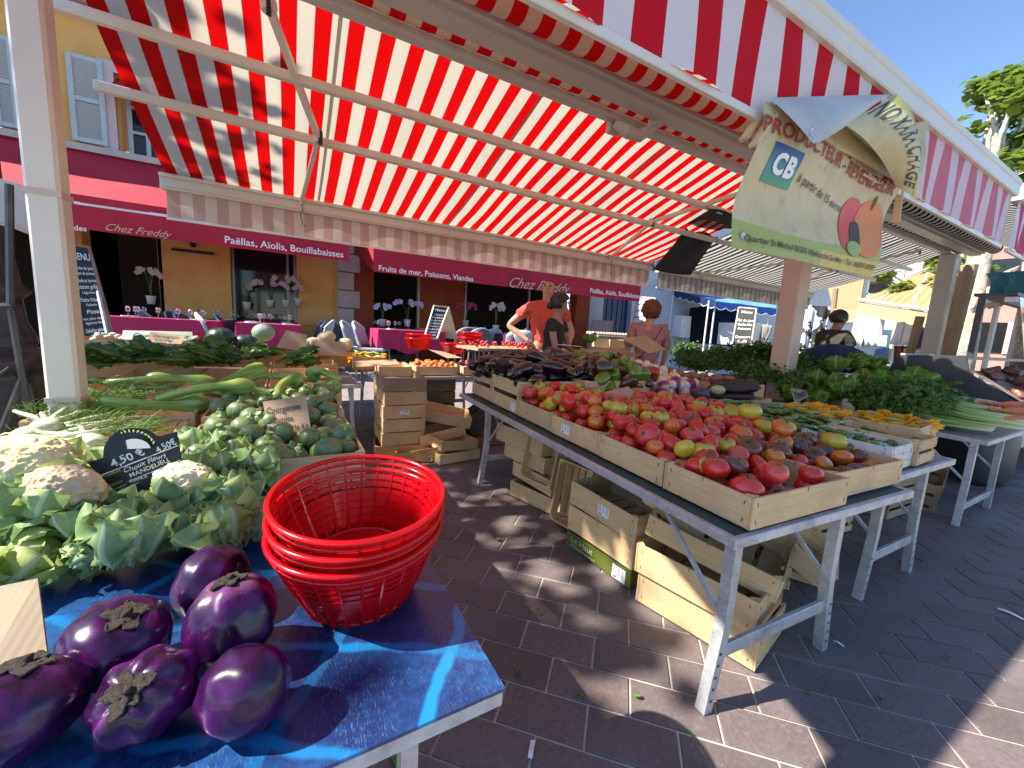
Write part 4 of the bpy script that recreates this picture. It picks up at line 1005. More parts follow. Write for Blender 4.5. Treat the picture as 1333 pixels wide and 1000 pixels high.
for (x, y, z, s, k) in ((270,618,.79,.8,0),(330,640,.77,.75,1),(345,612,.79,.8,2),(300,590,.80,.75,3),(255,585,.80,.7,4),(210,672,.76,.7,6),(130,690,.77,.75,7),(10,690,.78,.9,8),(365,660,.74,.6,9),(255,662,.745,.85,10),(215,690,.73,.8,11),(300,655,.76,.85,12),(330,690,.73,.7,13),(275,640,.77,.85,14),(240,700,.725,.7,15)):
    cauli(at(x,y,z=z), 'leafy cauliflower %s' % ['left of the red baskets, midway','just left of the red baskets','beside the crate of round courgettes','under the rim of the round courgette crate','right of the black price sign','in the shade under the wrapped cauliflower','behind the closed grey green cauliflower','at the very left edge under the big cream head','squeezed against the red baskets','filling the gap right of the wrapped head','low down behind the dark shiny aubergine','beside the red baskets, half in their shade','under the red basket rim','midway between the sign and the baskets','in front of the wrapped head'][[0,1,2,3,4,6,7,8,9,10,11,12,13,14,15].index(k)], 1, 13, 8, s*1.08, k*1.3, (.2*cos(k), .2*sin(k)), False, 1.4)
# fennel
FEN = simple('fennel_white', (.66,.68,.52), .35, (.46,.54,.28), 7, .08, coat=.2)
FROND = NT('feathery_frond'); FROND.base((.10,.22,.02)); FROND.set(Roughness=.6); FROND.translucent((.14,.28,.03), .3); FROND = FROND.m
def fennel(p, yaw, lab, s=1, pitch=0):
    o = thing('fennel_bulb', lab, 'fennel', p, (0, pitch, yaw), 'fennel bulbs behind the cauliflowers', None, s)
    b = MB(); b.tube([(-.055,0,0),(-.045,0,0),(-.02,0,0),(.02,0,.002),(.05,0,.006),(.075,0,.01)], [.018,.034,.046,.044,.032,.022], 16, flat=.72); ob('bulb', b.mesh('bulb', FEN, True), o)
    for k in range(4):
        a = (k-1.5)*.28; ob('stalk', MB().tube([(.055,0.012*(k-1.5),.008), (.11,.03*(k-1.5),.012+.01*(k % 2)), (.20,.07*(k-1.5),.02+.015*(k % 2))], [.014,.010,.006], 8).mesh('stalk', FEN, True), o)
    b = MB()
    for k in range(130):
        q = Vector((random.uniform(.15,.30), random.uniform(-.10,.10), random.uniform(0,.05))); d = Vector((random.uniform(.3,1), random.uniform(-.8,.8), random.uniform(-.3,.6))).normalized()*random.uniform(.03,.07)
        b.tube([q, q+d*.5+Vector((0,0,.004)), q+d], [.0012,.0010,.0006], 3, cap=False)
    f = ob('fronds', b.mesh('fronds', FROND), o); f['kind'] = 'stuff'; return o
for (px, py, z, yaw, s, lab) in ((18,582,.80,.2,1.25,'long white fennel bulb at the left edge, above the cream cauliflower'),(92,592,.80,3.4,1.0,'fennel bulb showing its oval cut base, left of the black sign'),(45,566,.82,.9,1.1,'fennel with thick pale stalks beside the lamp post'),(8,604,.77,-.3,1.0,'fennel bulb half out of the frame at the left'),(60,556,.84,1.8,1.0,'fennel standing against the crate corner'),(118,575,.81,2.2,.9,'small fennel just behind the black price sign')):
    fennel(at(px,py,z=z), yaw, lab, s)
b = MB()
for k in range(1500):
    c = random.choice(((150,520,.86,.055),(170,515,.88,.06),(125,545,.82,.07),(90,560,.81,.06),(190,560,.80,.05))); q = at(c[0],c[1],z=c[2]) + Vector((random.gauss(0,c[3]), random.gauss(0,c[3]), abs(random.gauss(0,.025)))); d = Vector((random.uniform(-1,1), random.uniform(-1,1), random.uniform(-.2,.8))).normalized()*random.uniform(.02,.05)
    b.tube([q, q+d], [.0012,.0006], 3, cap=False)
stuff('dill_fronds', b.mesh('dill_fronds', FROND), 'feathery dark green dill lying over the crate edge beside the courgettes', 'herbs')

# ================================================================ LEFT ROW OF CRATES
GL = 'crates of vegetables receding along the left'
crate(.60, .62, .125, (-.045, 1.87, .69), 0, 'pale crate of round courgettes, the nearest one', GL)
crate(.60, .56, .135, (-.045, 2.49, .70), 0, 'second crate of round courgettes, under the cardboard sign', GL)
crate(.55, .60, .12, (-.66, 1.95, .69), .05, 'crate under the fennel bulbs', GL)
crate(.55, .42, .14, (-.66, 2.50, .70), .02, 'crate under the dill at the left', GL)
for i, (x, l) in enumerate(((-.76,'leftmost pale crate of long courgettes, by the cream post'),(-.33,'middle crate of long courgettes'),(.10,'right-hand crate of long courgettes with the crooked ones'))):
    crate(.42, 1.05, .15, (x+.0, 3.36, .715), 0, l, GL, nb=1)
crate(.55, .50, .16, (.14, 4.32, .72), 0, 'amber crate behind the long courgettes', GL, wood=WOOD_AMBER)
crate(.52, .48, .15, (.02, 4.95, .76), 0, 'amber crate with a cardboard sheet propped in it', GL, wood=WOOD_AMBER)
crate(.72, .50, .14, (-.52, 5.10, .76), 0, 'amber crate of dark green watermelons', GL, wood=WOOD_AMBER)
crate(.62, .50, .13, (.50, 5.35, .745), 0, 'amber crate of ribbed melons near the gap between the tables', GL, wood=WOOD_AMBER)
crate(.88, .46, .16, (-1.22, 4.55, .74), 0, 'wide amber crate behind the chard bunches', GL, wood=WOOD_AMBER)
crate(.95, .50, .24, (-1.20, 5.15, .76), 0, 'printed grey crate of mushrooms beside the menu board', GL, wood=WOOD_AMBER)
ob('printed_panel', MB().box((0,0,0), (.90,.004,.13)).mesh('printed_panel', simple('printed_box_side', (.33,.36,.33), .5, (.20,.27,.20), 4)), bpy.data.objects[[o.name for o in C.objects if o.get('label') == 'printed grey crate of mushrooms beside the menu board'][0]], (0,-.254,.17))
# round courgettes
RC = NT('round_courgette_skin'); _c = RC.coord('Object'); _s = RC.sep(_c)
_n = RC.noise(_c, 26, 4, .7); _a = RC.math('ARCTAN2', _s[1], _s[0]); _st = RC.math('ABSOLUTE', RC.math('SINE', RC.math('MULTIPLY', _a, 5.0)))
_k = RC.mix(RC.ramp(_n, [(.42, (0,)*3), (.58, (.7,)*3)]), (.085,.135,.035), (.20,.26,.10)); _k = RC.mix(RC.ramp(_st, [(.05, (.8,)*3), (.22, (0,)*3)]), _k, (.30,.34,.17))
RC.base(RC.mix(RC.math('MULTIPLY', RC.n('ObjectInfo').outputs['Random'], .5), _k, (.13,.19,.07))); RC.set(Roughness=.38, Coat_Weight=.15); RC = RC.m
RCM = [ball(1, 24, 14, 10, .035, .88, .08, s, .03, RC, 'round_courgette') for s in (1,2,3)]
b = MB(); b.tube([(0,0,.80),(.03,0,.98),(.10,.04,1.22)], [.34,.20,.24], 6); RCS = b.mesh('stalk', simple('courgette_stalk', (.14,.20,.06), .6, (.20,.26,.10), 20), False)
def heapR(x, y): return .835+.06*min(1, max(0, (y-1.7)/.6))+.02*noise.noise(Vector((x*5,y*5,1)))
sp = drop(-.32, .24, 1.585, 2.74, 150, lambda r: r.uniform(.040,.058), lambda x, y: .70 if y < 1.8 else heapR(x, y)-.15, heapR, 12, .88, seed=31)
for (x, y, z, r) in sp:
    t_ = random.uniform(.1,1.3); o = thing('round_courgette', 'round speckled green courgette in the %s crate, %s' % ('nearest' if y < 2.15 else 'second', spot(x, y, -.32, .24, *((1.58,2.15) if y < 2.15 else (2.15,2.74)))), 'round courgette', (x, y, z), (Matrix.Rotation(random.uniform(0,6.28), 3, 'Z') @ Matrix.Rotation(t_, 3, 'X')).to_euler(), 'round courgettes in the crates right of the cauliflowers', random.choice(RCM), r)
    ob('stalk', RCS, o)
# long trombetta courgettes
LC = NT('long_courgette_skin'); _c = LC.coord('Object'); _s = LC.sep(_c); _a = LC.math('ARCTAN2', _s[2], _s[1])
_st = LC.math('ADD', LC.math('MULTIPLY', LC.math('SINE', LC.math('MULTIPLY', _a, 6.0)), .3), LC.noise(_c, 8, 4))
LC.base(LC.mix(LC.math('MULTIPLY', LC.n('ObjectInfo').outputs['Random'], .6), LC.ramp(_st, [(.25, (.14,.26,.03)), (.7, (.32,.42,.08))]), (.10,.20,.035))); LC.set(Roughness=.3, Coat_Weight=.3); LC = LC.m
def tromb(L, r, bend, s):
    b = MB(); path = []; rad = []; n = 16
    for i in range(n+1):
        u = i/n; path.append(((u-.5)*L, bend*sin(u*pi*.9)*L, .02*sin(u*5+s)))
        rr = r*(.62+.75*math.exp(-((u-.86)/.13)**2)); e = 1 if .04 < u < .94 else .75
        if u > .97: e = .12
        if u < .01: e = .3
        rad.append(rr*e)
    b.tube(path, rad, 16); return b.mesh('long_courgette', LC, True)
LCM = [tromb(.62,.036,.10,1), tromb(.50,.040,-.12,2), tromb(.40,.042,.05,3), tromb(.30,.045,.22,4)]
b = MB(); b.tube([(-.30,0,0),(-.325,0,.003),(-.345,.004,.008)], [.022,.014,.016], 6)
for (px, py, z, yaw, m_, s, lab) in ((215,497,.935,.05,0,1,'long courgette lying across the left crates, dark at its bulb'),(205,518,.90,.15,2,1.3,'thick dark green courgette in front, left'),(290,496,.95,.62,0,1,'long pale courgette rising over the others, its bulb up'),(270,512,.915,.15,1,1.1,'courgette with a fat pale bulb in the middle'),(315,508,.90,.25,0,.8,'smooth green courgette below the raised pale one'),(150,505,.90,.3,3,1,'small courgette with its stalk up at the left end'),(140,520,.88,-.2,3,1.1,'two-toned courgette at the left front corner'),
    (345,492,.93,-.2,1,.9,'courgette leaning on the back board'),(378,505,.91,1.2,3,1.1,'short upright pale courgette'),(395,492,.93,.1,0,.8,'long courgette along the back of the right crate'),(410,506,.90,.05,2,1,'light green courgette at the front right'),(425,490,.94,2.5,3,1.1,'bent lime coloured courgette over the right crate corner'),(335,515,.88,2.9,1,1,'courgette deep in the middle crate'),(240,500,.90,3.0,1,1,'courgette under the raised pale one'),(180,492,.91,.1,0,.9,'thin courgette along the back of the left crate')):
    lay(LCM[m_], 'long_courgette', lab, 'long courgette', 'long trombetta courgettes', at(px,py+4,z=z-.015), yaw-.1, random.uniform(-.12,.12)-(.25 if 'rising' in lab else 0), random.uniform(0,6), s*.76)
# chard / spinach bunches
SPL = leafset('spin', LF_GRN, .24, .055, .35, .25, 6, stalk=.3)
for i in range(16):
    p = at(150+ (i % 9)*29, 478-(i % 4)*5, z=.89+.02*(i % 3)); p.z += random.uniform(0,.03)
    o = thing('leaf_bunch', 'bunch of dark green leaves %s' % ('at the left of the row behind the courgettes' if i % 9 < 4 else 'in the middle of the row behind the courgettes' if i % 9 < 6 else 'at the right of the row behind the courgettes'), 'greens', p, (0,0,random.choice((0,3.1))+random.uniform(-.5,.5)), 'bunches of greens behind the long courgettes')
    for k in range(12):
        ob('leaf', random.choice(SPL), o, (random.uniform(-.14,.02), random.uniform(-.07,.07), random.uniform(-.01,.04)), (random.uniform(-.8,.8), random.uniform(-.35,.15), random.uniform(-.4,.4)), random.uniform(.8,1.1))
# watermelons, melons, mushrooms
WM = NT('dark_watermelon_rind'); _c = WM.coord('Object'); _s = WM.sep(_c); _a = WM.math('ADD', WM.math('MULTIPLY', WM.math('ARCTAN2', _s[1], _s[0]), 7.0), WM.math('MULTIPLY', WM.noise(_c, 2.5, 4), 5.0))
WM.base(WM.ramp(WM.math('SINE', _a), [(.2, (.012,.035,.020)), (.8, (.035,.085,.05))])); WM.set(Roughness=.35, Coat_Weight=.2); WM = WM.m
wmm = ball(1, 28, 18, 0, 0, .85, .03, 2, .02, WM, 'watermelon', 1.15); wlm = ball(1, 24, 14, 10, .03, .85, .04, 3, .02, simple('pale_green_melon', (.22,.33,.20), .4, (.34,.43,.28), 10), 'pale_melon')
for (px, py, r, lab) in ((287,441,.135,'big dark green watermelon at the left of its crate'),(322,447,.11,'second dark watermelon, half hidden behind the crate board'),):
    thing('watermelon', lab, 'watermelon', at(px,py,Y=5.1), (.2,.1,random.random()*6), None, wmm, r)
thing('pale_melon', 'pale green striped melon behind the watermelons', 'melon', at(343,433,Y=5.35), (.3,0,0), None, wlm, .115)
MEL = skin('beige_melon_skin', (.48,.38,.20), (.56,.46,.28), 20, .6, .2, .05); mlm = ball(1, 28, 14, 10, .07, .84, .06, 3, .02, MEL, 'melon'); ylm = ball(1, 20, 12, 0, 0, .8, 0, 5, .03, simple('pale_yellow_melon', (.66,.60,.32), .45, (.58,.50,.26), 6), 'yellow_melon')
for (px, py, r, m_, lab) in ((425,440,.105,mlm,'large ribbed beige melon on top of the melon crate'),(449,449,.10,mlm,'ribbed melon at the right end of the crate'),(408,447,.085,mlm,'ribbed melon behind the yellow ones'),(398,448,.075,ylm,'left pale yellow melon'),(414,453,.075,ylm,'right pale yellow melon'),(386,443,.08,mlm,'ribbed melon at the left end')):
    thing('melon', lab, 'melon', at(px,py,Y=5.3), (.3,.1,random.random()*6), 'melons in the amber crate', m_, r)
mm = ball(1, 10, 7, 0, 0, .6, 0, 3, .08, simple('mushroom_cap', (.55,.50,.40), .7, (.40,.34,.26), 9), 'mushroom')
for i in range(60):
    thing('mushroom', 'small pale brown mushroom in the printed crate', 'mushroom', (random.uniform(-1.6,-.8), random.uniform(4.96,5.34), 1.0+random.uniform(-.01,.035)), (random.uniform(-.5,.5), random.uniform(-.5,.5), 0), 'mushrooms in the printed crate', mm, random.uniform(.022,.036))

# ================================================================ ROUND VIOLET AUBERGINES (foreground)
VIO = NT('violet_aubergine_skin'); _c = VIO.coord('Object'); _g = VIO.sep(_c)
_n = VIO.noise(_c, 1.6, 4); _mp = VIO.n('Mapping'); _mp.inputs['Scale'].default_value = (9,9,.7); VIO.l(_c, _mp.inputs[0]); _n2 = VIO.noise(_mp.outputs[0], 2.5, 4)
_k = VIO.ramp(_n, [(.34, (.013,.003,.018)), (.55, (.042,.004,.055)), (.76, (.125,.010,.14))])
_k = VIO.mix(VIO.ramp(_n2, [(.64, (0,)*3), (.80, (.4,)*3)]), _k, (.20,.04,.20))
_k = VIO.mix(VIO.ramp(VIO.noise(_c, 30, 3, .8), [(.70, (0,)*3), (.76, (.8,)*3)]), _k, (.30,.20,.22))
_k = VIO.mix(VIO.ramp(VIO.math('ADD', _g[2], VIO.math('MULTIPLY', _n2, .15)), [(.80, (0,)*3), (.95, (.5,)*3)]), _k, (.22,.08,.18))
VIO.base(_k); VIO.set(Roughness=.26, Coat_Weight=.08, Coat_Roughness=.08, Specular_IOR_Level=.4); VIO.bump(VIO.noise(_c, 22.0, 3), .03, .004); VIO = VIO.m
SEP = simple('dried_brown_sepals', (.05,.034,.027), .95, (.17,.13,.10), 26, 1.0, .02)
SCAR = simple('corky_scar', (.36,.24,.15), .9, (.22,.14,.09), 80, .6)
def violet(seed, ribs, depth, flat, ob_):
    return ball(1, 48, 32, ribs, depth, flat, .14, seed, .035, VIO, 'round_aubergine', ob_)
def sepals(seed, R=.55, ztop=.66):
    rr = random.Random(seed); b = MB(); n = 5
    for k in range(n):
        q = 2*pi*k/n+rr.uniform(-.2,.2); L = R*rr.uniform(.75,1.15)
        def Ps(u, v, q=q, L=L):
            r = .07+L*u; w = (.60*(1-u**3)+.06)*(1+.6*noise.noise(Vector((u*6+seed,v*3,q)))); a = q+(v-.5)*2*w/(.30+u*.75)*.72
            z = ztop+.03 - .10*exp_(u) + .03*noise.noise(Vector((r*5*cos(a)+seed, r*5*sin(a), 0)))
            # hug the shoulder
            zz = (1-min(.98, r*r))**.5*.85 - .14*math.exp(-(math.asin(min(.99,r))/.38)**2)*.85+.055*(1-.5*u)
            return Vector((r*cos(a), r*sin(a), zz*ztop/.66 + .07*noise.noise(Vector((r*11*cos(a)+seed, r*11*sin(a), 3)))+.05*abs(v-.5)*u))
        b.grid(Ps, 7, 5, uv=False)
    return b.mesh('sepals', SEP, True)
def exp_(u): return u*u
def stemm(seed, z=.55):
    b = MB(); rr = random.Random(seed); b.tube([(0,0,z-.08),(.01,.01,z+.06),(.03,-.01,z+.16),(.05,.0,z+.24)], [.13,.10,.085,.10], 9); me = b.mesh('stalk', SEP, True); return me
vi = [ # px,py, z, radius, flat, oblong, ribs, rot, label
 (154,832,.755,.074,.80,1.02,0,(.35,.15,.4),'round violet aubergine with brown stalk standing up, second from the left'),
 (190,905,.745,.067,.90,.95,7,(.55,-.45,.3),'ribbed violet aubergine lying with its dried sepals towards the camera'),
 (303,806,.762,.076,1.06,.98,6,(-.12,.12,1.2),'tall lighter violet aubergine with a cream top'),
 (319,898,.742,.064,.90,1.04,0,(-1.6,.6,-.5),'oval dark aubergine with a corky scar, nearest the table edge'),
 (278,758,.755,.073,.86,1.06,0,(1.0,1.1,.5),'dark shiny aubergine at the back beside the cauliflower'),
 (22,922,.755,.074,.85,1.04,0,(.3,.1,2.4),'almost black aubergine cut by the left edge of the frame')]
for i, (px, py, z, r, fl, obl, ribs, rot, lab) in enumerate(vi):
    o = thing('round_aubergine', lab, 'aubergine', at(px,py,z=z), rot, 'round violet aubergines on the blue table', violet(i+3, ribs, .10 if ribs == 7 else .06, fl, obl), r)
    sp_o = ob('sepals', sepals(i, .40 if i != 2 else .32, .66*fl/.85), o); md = sp_o.modifiers.new('solid', 'SOLIDIFY'); md.thickness = .045; ob('stalk', stemm(i, .80*fl-.02), o)
    if i == 3:
        b = MB(); d = Vector((-.2,-.75,-.35)); 
        s_ = ob('scar', ball(1, 14, 8, 0, 0, .25, 0, 4, .35, SCAR, 'scar'), o); s_.matrix_world = Matrix.Translation(Vector(at(316,905,z=z))+ (EYE-Vector(at(316,905,z=z))).normalized()*r*.97) @ (EYE-Vector(at(316,905,z=z))).to_track_quat('Z','Y').to_matrix().to_4x4() @ Matrix.Scale(.014, 4)
        s_.matrix_parent_inverse = Matrix()
        s_.matrix_world = s_.matrix_world

# ================================================================ RED BASKETS (three nested, foreground; smaller ones behind)
REDP = NT('red_translucent_plastic'); REDP.base((.62,.004,.010)); REDP.set(Roughness=.22, Specular_IOR_Level=.5, Coat_Weight=.2); REDP.translucent((.85,.006,.012), .35); REDP = REDP.m
def basket_mesh(R, r, h, nrib=26, rings=9, seg=78):
    """woven look: flat hoops between uprights, open slots, heavy rolled rim"""
    b = MB()
    def rad(z): u = z/h; return r+(R-r)*u**.85
    z = 0.004
    gap = h/(rings+1.2)
    for k in range(rings):
        z0 = h*.10+gap*k*1.0; hh = gap*(.93 if k < 4 else .66); per = nrib
        for j in range(per):
            for (a, c) in ((0, .5), (.5, 1)):
                q0, q1 = 2*pi*(j+a)/per, 2*pi*(j+c)/per
                wv = .0
                P4 = []
                for (q, zz, dr) in ((q0,z0,0),(q1,z0,0),(q1,z0+hh,0),(q0,z0+hh,0),(q0,z0,.0022),(q1,z0,.0022),(q1,z0+hh,.0022),(q0,z0+hh,.0022)):
                    rr = rad(zz)+dr; P4.append((rr*cos(q), rr*sin(q), zz))
                b.add(P4, [(0,3,2,1),(4,5,6,7),(0,1,5,4),(3,7,6,2)])
    me1 = b.mesh('woven_hoops', REDP)
    b = MB()
    for j in range(nrib):
        q = 2*pi*j/nrib; path = [((rad(zz)+.002)*cos(q), (rad(zz)+.002)*sin(q), zz) for zz in (0, h*.08, h*.35, h*.65, h*.97)]
        b.tube(path, [.006,.0055,.004,.0035,.003], 5)
    me2 = b.mesh('uprights', REDP)
    b = MB(); n = 72
    for (zc, rr, rt_) in ((h, R, .0065), (h*.90, rad(h*.9)+.002, .004), (.004, r, .006)):
        vs = []; m_ = 8
        for i in range(n):
            q = 2*pi*i/n
            for j in range(m_):
                a = 2*pi*j/m_; vs.append(((rr+rt_*cos(a))*cos(q), (rr+rt_*cos(a))*sin(q), zc+rt_*sin(a)))
        b.add(vs, [(i*m_+j, ((i+1) % n)*m_+j, ((i+1) % n)*m_+(j+1) % m_, i*m_+(j+1) % m_) for i in range(n) for j in range(m_)])
    me3 = b.mesh('rim', REDP, True)
    b = MB(); b.lathe([(r*.99,.003),(r*.99,.006)], 40); me4 = b.mesh('base', REDP)
    return me1, me2, me3, me4
BK = basket_mesh(.183, .112, .19)
def basket(loc, rot, lab, scale=1, grp='red plastic baskets', bk=BK):
    o = thing('red_basket', lab, 'basket', loc, rot, grp, None, scale)
    for nm, me in zip(('woven_hoops','uprights','rim','base'), bk): ob(nm, me, o)
    return o
for k, lab in enumerate(('bottom one of the three nested red baskets in the foreground', 'middle one of the three nested red baskets in the foreground', 'top one of the three nested red baskets, its open mouth showing')):
    basket((.142, .925+.006*k, ZT+.008+.034*k), (radians(5+1.0*k), radians(-2), .1*k), lab, (1.0,1.0,.93))
# ================================================================ TERRACE AND RESTAURANT FURNITURE
TZ = .42
b = MB(); b.grid(lambda u, v: Vector((-12+22*v, 4.95+2.0*u, TZ*(.5-.5*cos(pi*u))+.002)), 10, 2); b.add([(-12,6.95,TZ+.002),(10,6.95,TZ+.002),(10,12,TZ+.002),(-12,12,TZ+.002)], [(0,1,2,3)])
ter = NT('pale_terrace_paving'); _g = ter.n('NewGeometry').outputs['Position']; _b = ter.n('TexBrick'); _b.inputs['Scale'].default_value = 1; _b.inputs['Brick Width'].default_value = .3; _b.inputs['Row Height'].default_value = .1675; _b.inputs['Mortar Size'].default_value = .006
_b.inputs['Color1'].default_value = (.26,.22,.22,1); _b.inputs['Color2'].default_value = (.33,.27,.26,1); _b.inputs['Mortar'].default_value = (.18,.16,.15,1)
_m = ter.n('Mapping'); _m.inputs['Rotation'].default_value = (0,0,A45); ter.l(_g, _m.inputs[0]); ter.l(_m.outputs[0], _b.inputs['Vector']); ter.base(_b.outputs['Color']); ter.set(Roughness=.7); ter.bump(ter.noise(_g, 14, 5), .5, .02)
struct('terrace', b.mesh('terrace', ter.m))
PINKC = NT('fuchsia_tablecloth'); PINKC.base((.42,.02,.10)); PINKC.set(Roughness=.8); PINKC.translucent((.5,.03,.12), .1); PINKC = PINKC.m
PLUM = simple('plum_tablecloth', (.085,.010,.035), .8)
CHAIRG = simple('pale_blue_grey_weave', (.36,.42,.46), .6, (.28,.33,.37), 60, .2); CHAIRD = simple('dark_blue_grey_weave', (.06,.08,.11), .6, (.09,.11,.14), 60, .2)
GLS = NT('wine_glass'); GLS.base((.9,.92,.95)); GLS.set(Roughness=.03, Transmission_Weight=.95); GLS = GLS.m
def rest_table(x, y, w, d, cloth, lab, glasses=6, flower=None):
    t = thing('restaurant_table', lab, 'table', (x, y, TZ), (0,0,0), 'restaurant tables on the terrace')
    ob('table_top', MB().box((0,0,.735), (w,d,.03)).mesh('table_top', WOOD_OLD), t)
    ob('pedestal', MB().lathe([(.22,0),(.22,.02),(.03,.05),(.03,.72)], 12).mesh('pedestal', BLACK), t)
    b = MB(); n = 48
    ring = []
    for i in range(n):
        q = i/n*4; s = int(q); f = q-s
        p = [(-1+2*f,-1),(1,-1+2*f),(1-2*f,1),(-1,1-2*f)][s]; ring.append(p)
    vs = [(p[0]*w/2*1.01, p[1]*d/2*1.01, .755) for p in ring]+[(p[0]*(w/2+.03+.02*sin(i*1.3)), p[1]*(d/2+.03+.02*sin(i*1.3)), .42+.05*sin(i*.9)) for i, p in enumerate(ring)]
    b.add(vs, [tuple(range(n))]+[(i, n+i, n+(i+1) % n, (i+1) % n) for i in range(n)]); ob('tablecloth_edge', b.mesh('tablecloth', cloth), t)
    gm_ = MB().lathe([(.03,0),(.03,.003),(.004,.006),(.004,.08),(.028,.10),(.034,.14),(.028,.18)], 10).mesh('wine_glass', GLS, True)
    for i in range(glasses):
        gx, gy = x+random.uniform(-w*.4, w*.4), y+random.uniform(-d*.4, d*.4)
        thing('wine_glass', 'clear stemmed glass on the %s' % lab, 'glass', (gx, gy, TZ+.757), (0,0,0), 'glasses set on the restaurant tables', gm_, .75)
    for i in range(max(2, glasses//2)):
        gx, gy = x+random.choice((-.3,.3))*w, y+random.uniform(-d*.4, d*.4)
        thing('napkin', 'folded white napkin on the %s' % lab, 'napkin', (gx, gy, TZ+.760), (0,0,random.random()), 'napkins set on the restaurant tables', MB().box((0,0,0), (.14,.09,.012)).mesh('napkin', WHITE, bevel=.003))
    return t
def chair(x, y, yaw, lab, mat=CHAIRG):
    t = thing('terrace_chair', lab, 'chair', (x, y, TZ), (0,0,yaw), 'woven terrace armchairs')
    ob('seat', MB().box((0,0,.43), (.46,.44,.05)).mesh('seat', mat, bevel=.012), t)
    b = MB()
    def Pb(u, v):
        a = (u-.5)*2.0; h = .42+.40*v*(1-.30*(abs(u-.5)*2)**2); return Vector((.25*sin(a), .24*cos(a)*.9+.10*v, h+.03))
    b.grid(Pb, 14, 5, uv=False); o = ob('backrest', b.mesh('backrest', mat, True), t); md = o.modifiers.new('solid', 'SOLIDIFY'); md.thickness = .025
    b = MB(); b.tube([Pb(i/14, 1) for i in range(15)], .015, 6); ob('rim', b.mesh('rim', WHITE if mat is CHAIRG else CHAIRG, True), t)
    for sx in (-1, 1):
        for sy in (-1, 1): ob('leg', MB().tube([(sx*.2, sy*.19, .41), (sx*.22, sy*.21, 0)], .014, 6).mesh('leg', GALV), t)
    return t
def tp(px, py, Y): return at(px, py, Y=Y)
for (px, Y, w, d, m_, lab, g) in ((212,7.2,1.3,.8,PINKC,'fuchsia table with glasses beside the tall menu board',9),(262,8.3,1.2,.8,PLUM,'plum table against the ochre wall',6),(352,7.1,.78,1.0,PINKC,'fuchsia table straight in front of the flower window',8),(350,8.6,.9,.8,PLUM,'plum table under the flower window',6),
        (530,7.0,1.1,.8,PINKC,'fuchsia and plum table left of the A-frame board',5),(520,8.6,1.6,.8,PLUM,'plum table in the left dark doorway',5),(690,7.3,1.2,.8,PLUM,'plum table right of the red baskets',5),(640,8.7,1.8,.8,PLUM,'plum table deep behind the A-frame board',5)):
    p = at(px, 412, Y=Y); rest_table(p.x, Y, w, d, m_, lab, g)
for (px, Y, yaw, m_, lab) in ((312,7.5,1.5,CHAIRD,'dark blue armchair left of the flower window table'),(396,7.5,-1.5,CHAIRD,'dark blue armchair right of the flower window table'),(292,7.0,1.7,CHAIRG,'pale armchair at the far left of the flower window table'),(405,6.9,-1.8,CHAIRG,'pale armchair with its back to the quoins'),(250,7.8,1.3,CHAIRD,'dark chair at the ochre wall'),(262,7.6,1.3,CHAIRD,'second dark chair leaning at the ochre wall'),
        (455,8.0,1.2,CHAIRD,'dark chair just right of the stone quoins'),(471,7.1,1.1,CHAIRG,'left of two pale chairs left of the fuchsia cloth'),(487,6.8,1.1,CHAIRG,'right of two pale chairs left of the fuchsia cloth'),(603,7.4,3.1,CHAIRD,'dark chair right of the A-frame board'),(622,7.2,3.0,CHAIRD,'dark chair behind the red baskets'),(672,7.2,2.8,CHAIRG,'pale chair left of the coral-shirted man'),(684,7.0,2.6,CHAIRG,'pale chair touching the elbow of the coral-shirted man'),(610,8.4,3.1,CHAIRG,'greyish chair deep in the restaurant'),(640,8.2,3.0,CHAIRG,'second greyish chair deep in the restaurant'),(218,7.9,2,CHAIRD,'dark chair behind the glasses')):
    p = at(px, 412, Y=Y); chair(p.x, Y, yaw, lab, m_)
# orchids and vases
PETW = NT('white_orchid_petal'); PETW.base((.60,.52,.54)); PETW.translucent((.6,.5,.52), .3); PETW = PETW.m
PETM = simple('magenta_orchid_petal', (.28,.02,.14), .6); PETB = simple('pale_blue_petal', (.42,.45,.62), .6); TWIG = simple('pale_twig', (.34,.28,.25), .8)
POTW = simple('white_ceramic_pot', (.6,.6,.6), .3)
def orchid(px, py, Y, h, w, mat, lab, n=26, pot=True):
    p = at(px, py, Y=Y); t = thing('potted_orchid', lab, 'flowers', p)
    ob('pot', MB().lathe([(.05,0),(.07,.13),(.075,.14),(.06,.13)], 14).mesh('pot', POTW, True), t)
    for s in (-1, 1, .3):
        pts = [(0,0,.1),(s*w*.12,0,h*.6),(s*w*.45,.0,h*.95),(s*w,.0,h*.80)]; ob('stem', MB().tube(pts, .006, 5).mesh('stem', CALYX), t)
    b = MB()
    for i in range(n):
        s = random.choice((-1,1,.3)); u = random.uniform(.45,1.05); c = Vector((s*w*u, random.uniform(-.06,.02), h*(.95-.35*(u-.6)**2*2-.1*random.random())))
        for k in range(5):
            a = 2*pi*k/5+random.random(); e = Vector((cos(a), -.3, sin(a)))*.042; q = Vector((-sin(a), 0, cos(a)))*.02
            b.add([c, c+e*.6+q, c+e*1.1, c+e*.6-q], [(0,1,2,3)])
    ob('blossoms', b.mesh('blossoms', mat), t); return t
wy = FY-.02
orchid(322, 403, 9.35, .5, .06, TWIG, 'bare pale branches in a small white pot on the window ledge', 8)
orchid(352, 400, 9.3, .52, .30, PETW, 'large spray of white orchids in the window', 46); orchid(372, 400, 9.32, .62, .22, PETW, 'taller white orchid at the right of the window', 30); orchid(388, 398, 9.3, .40, .08, PETW, 'small white orchid at the right window jamb', 14)
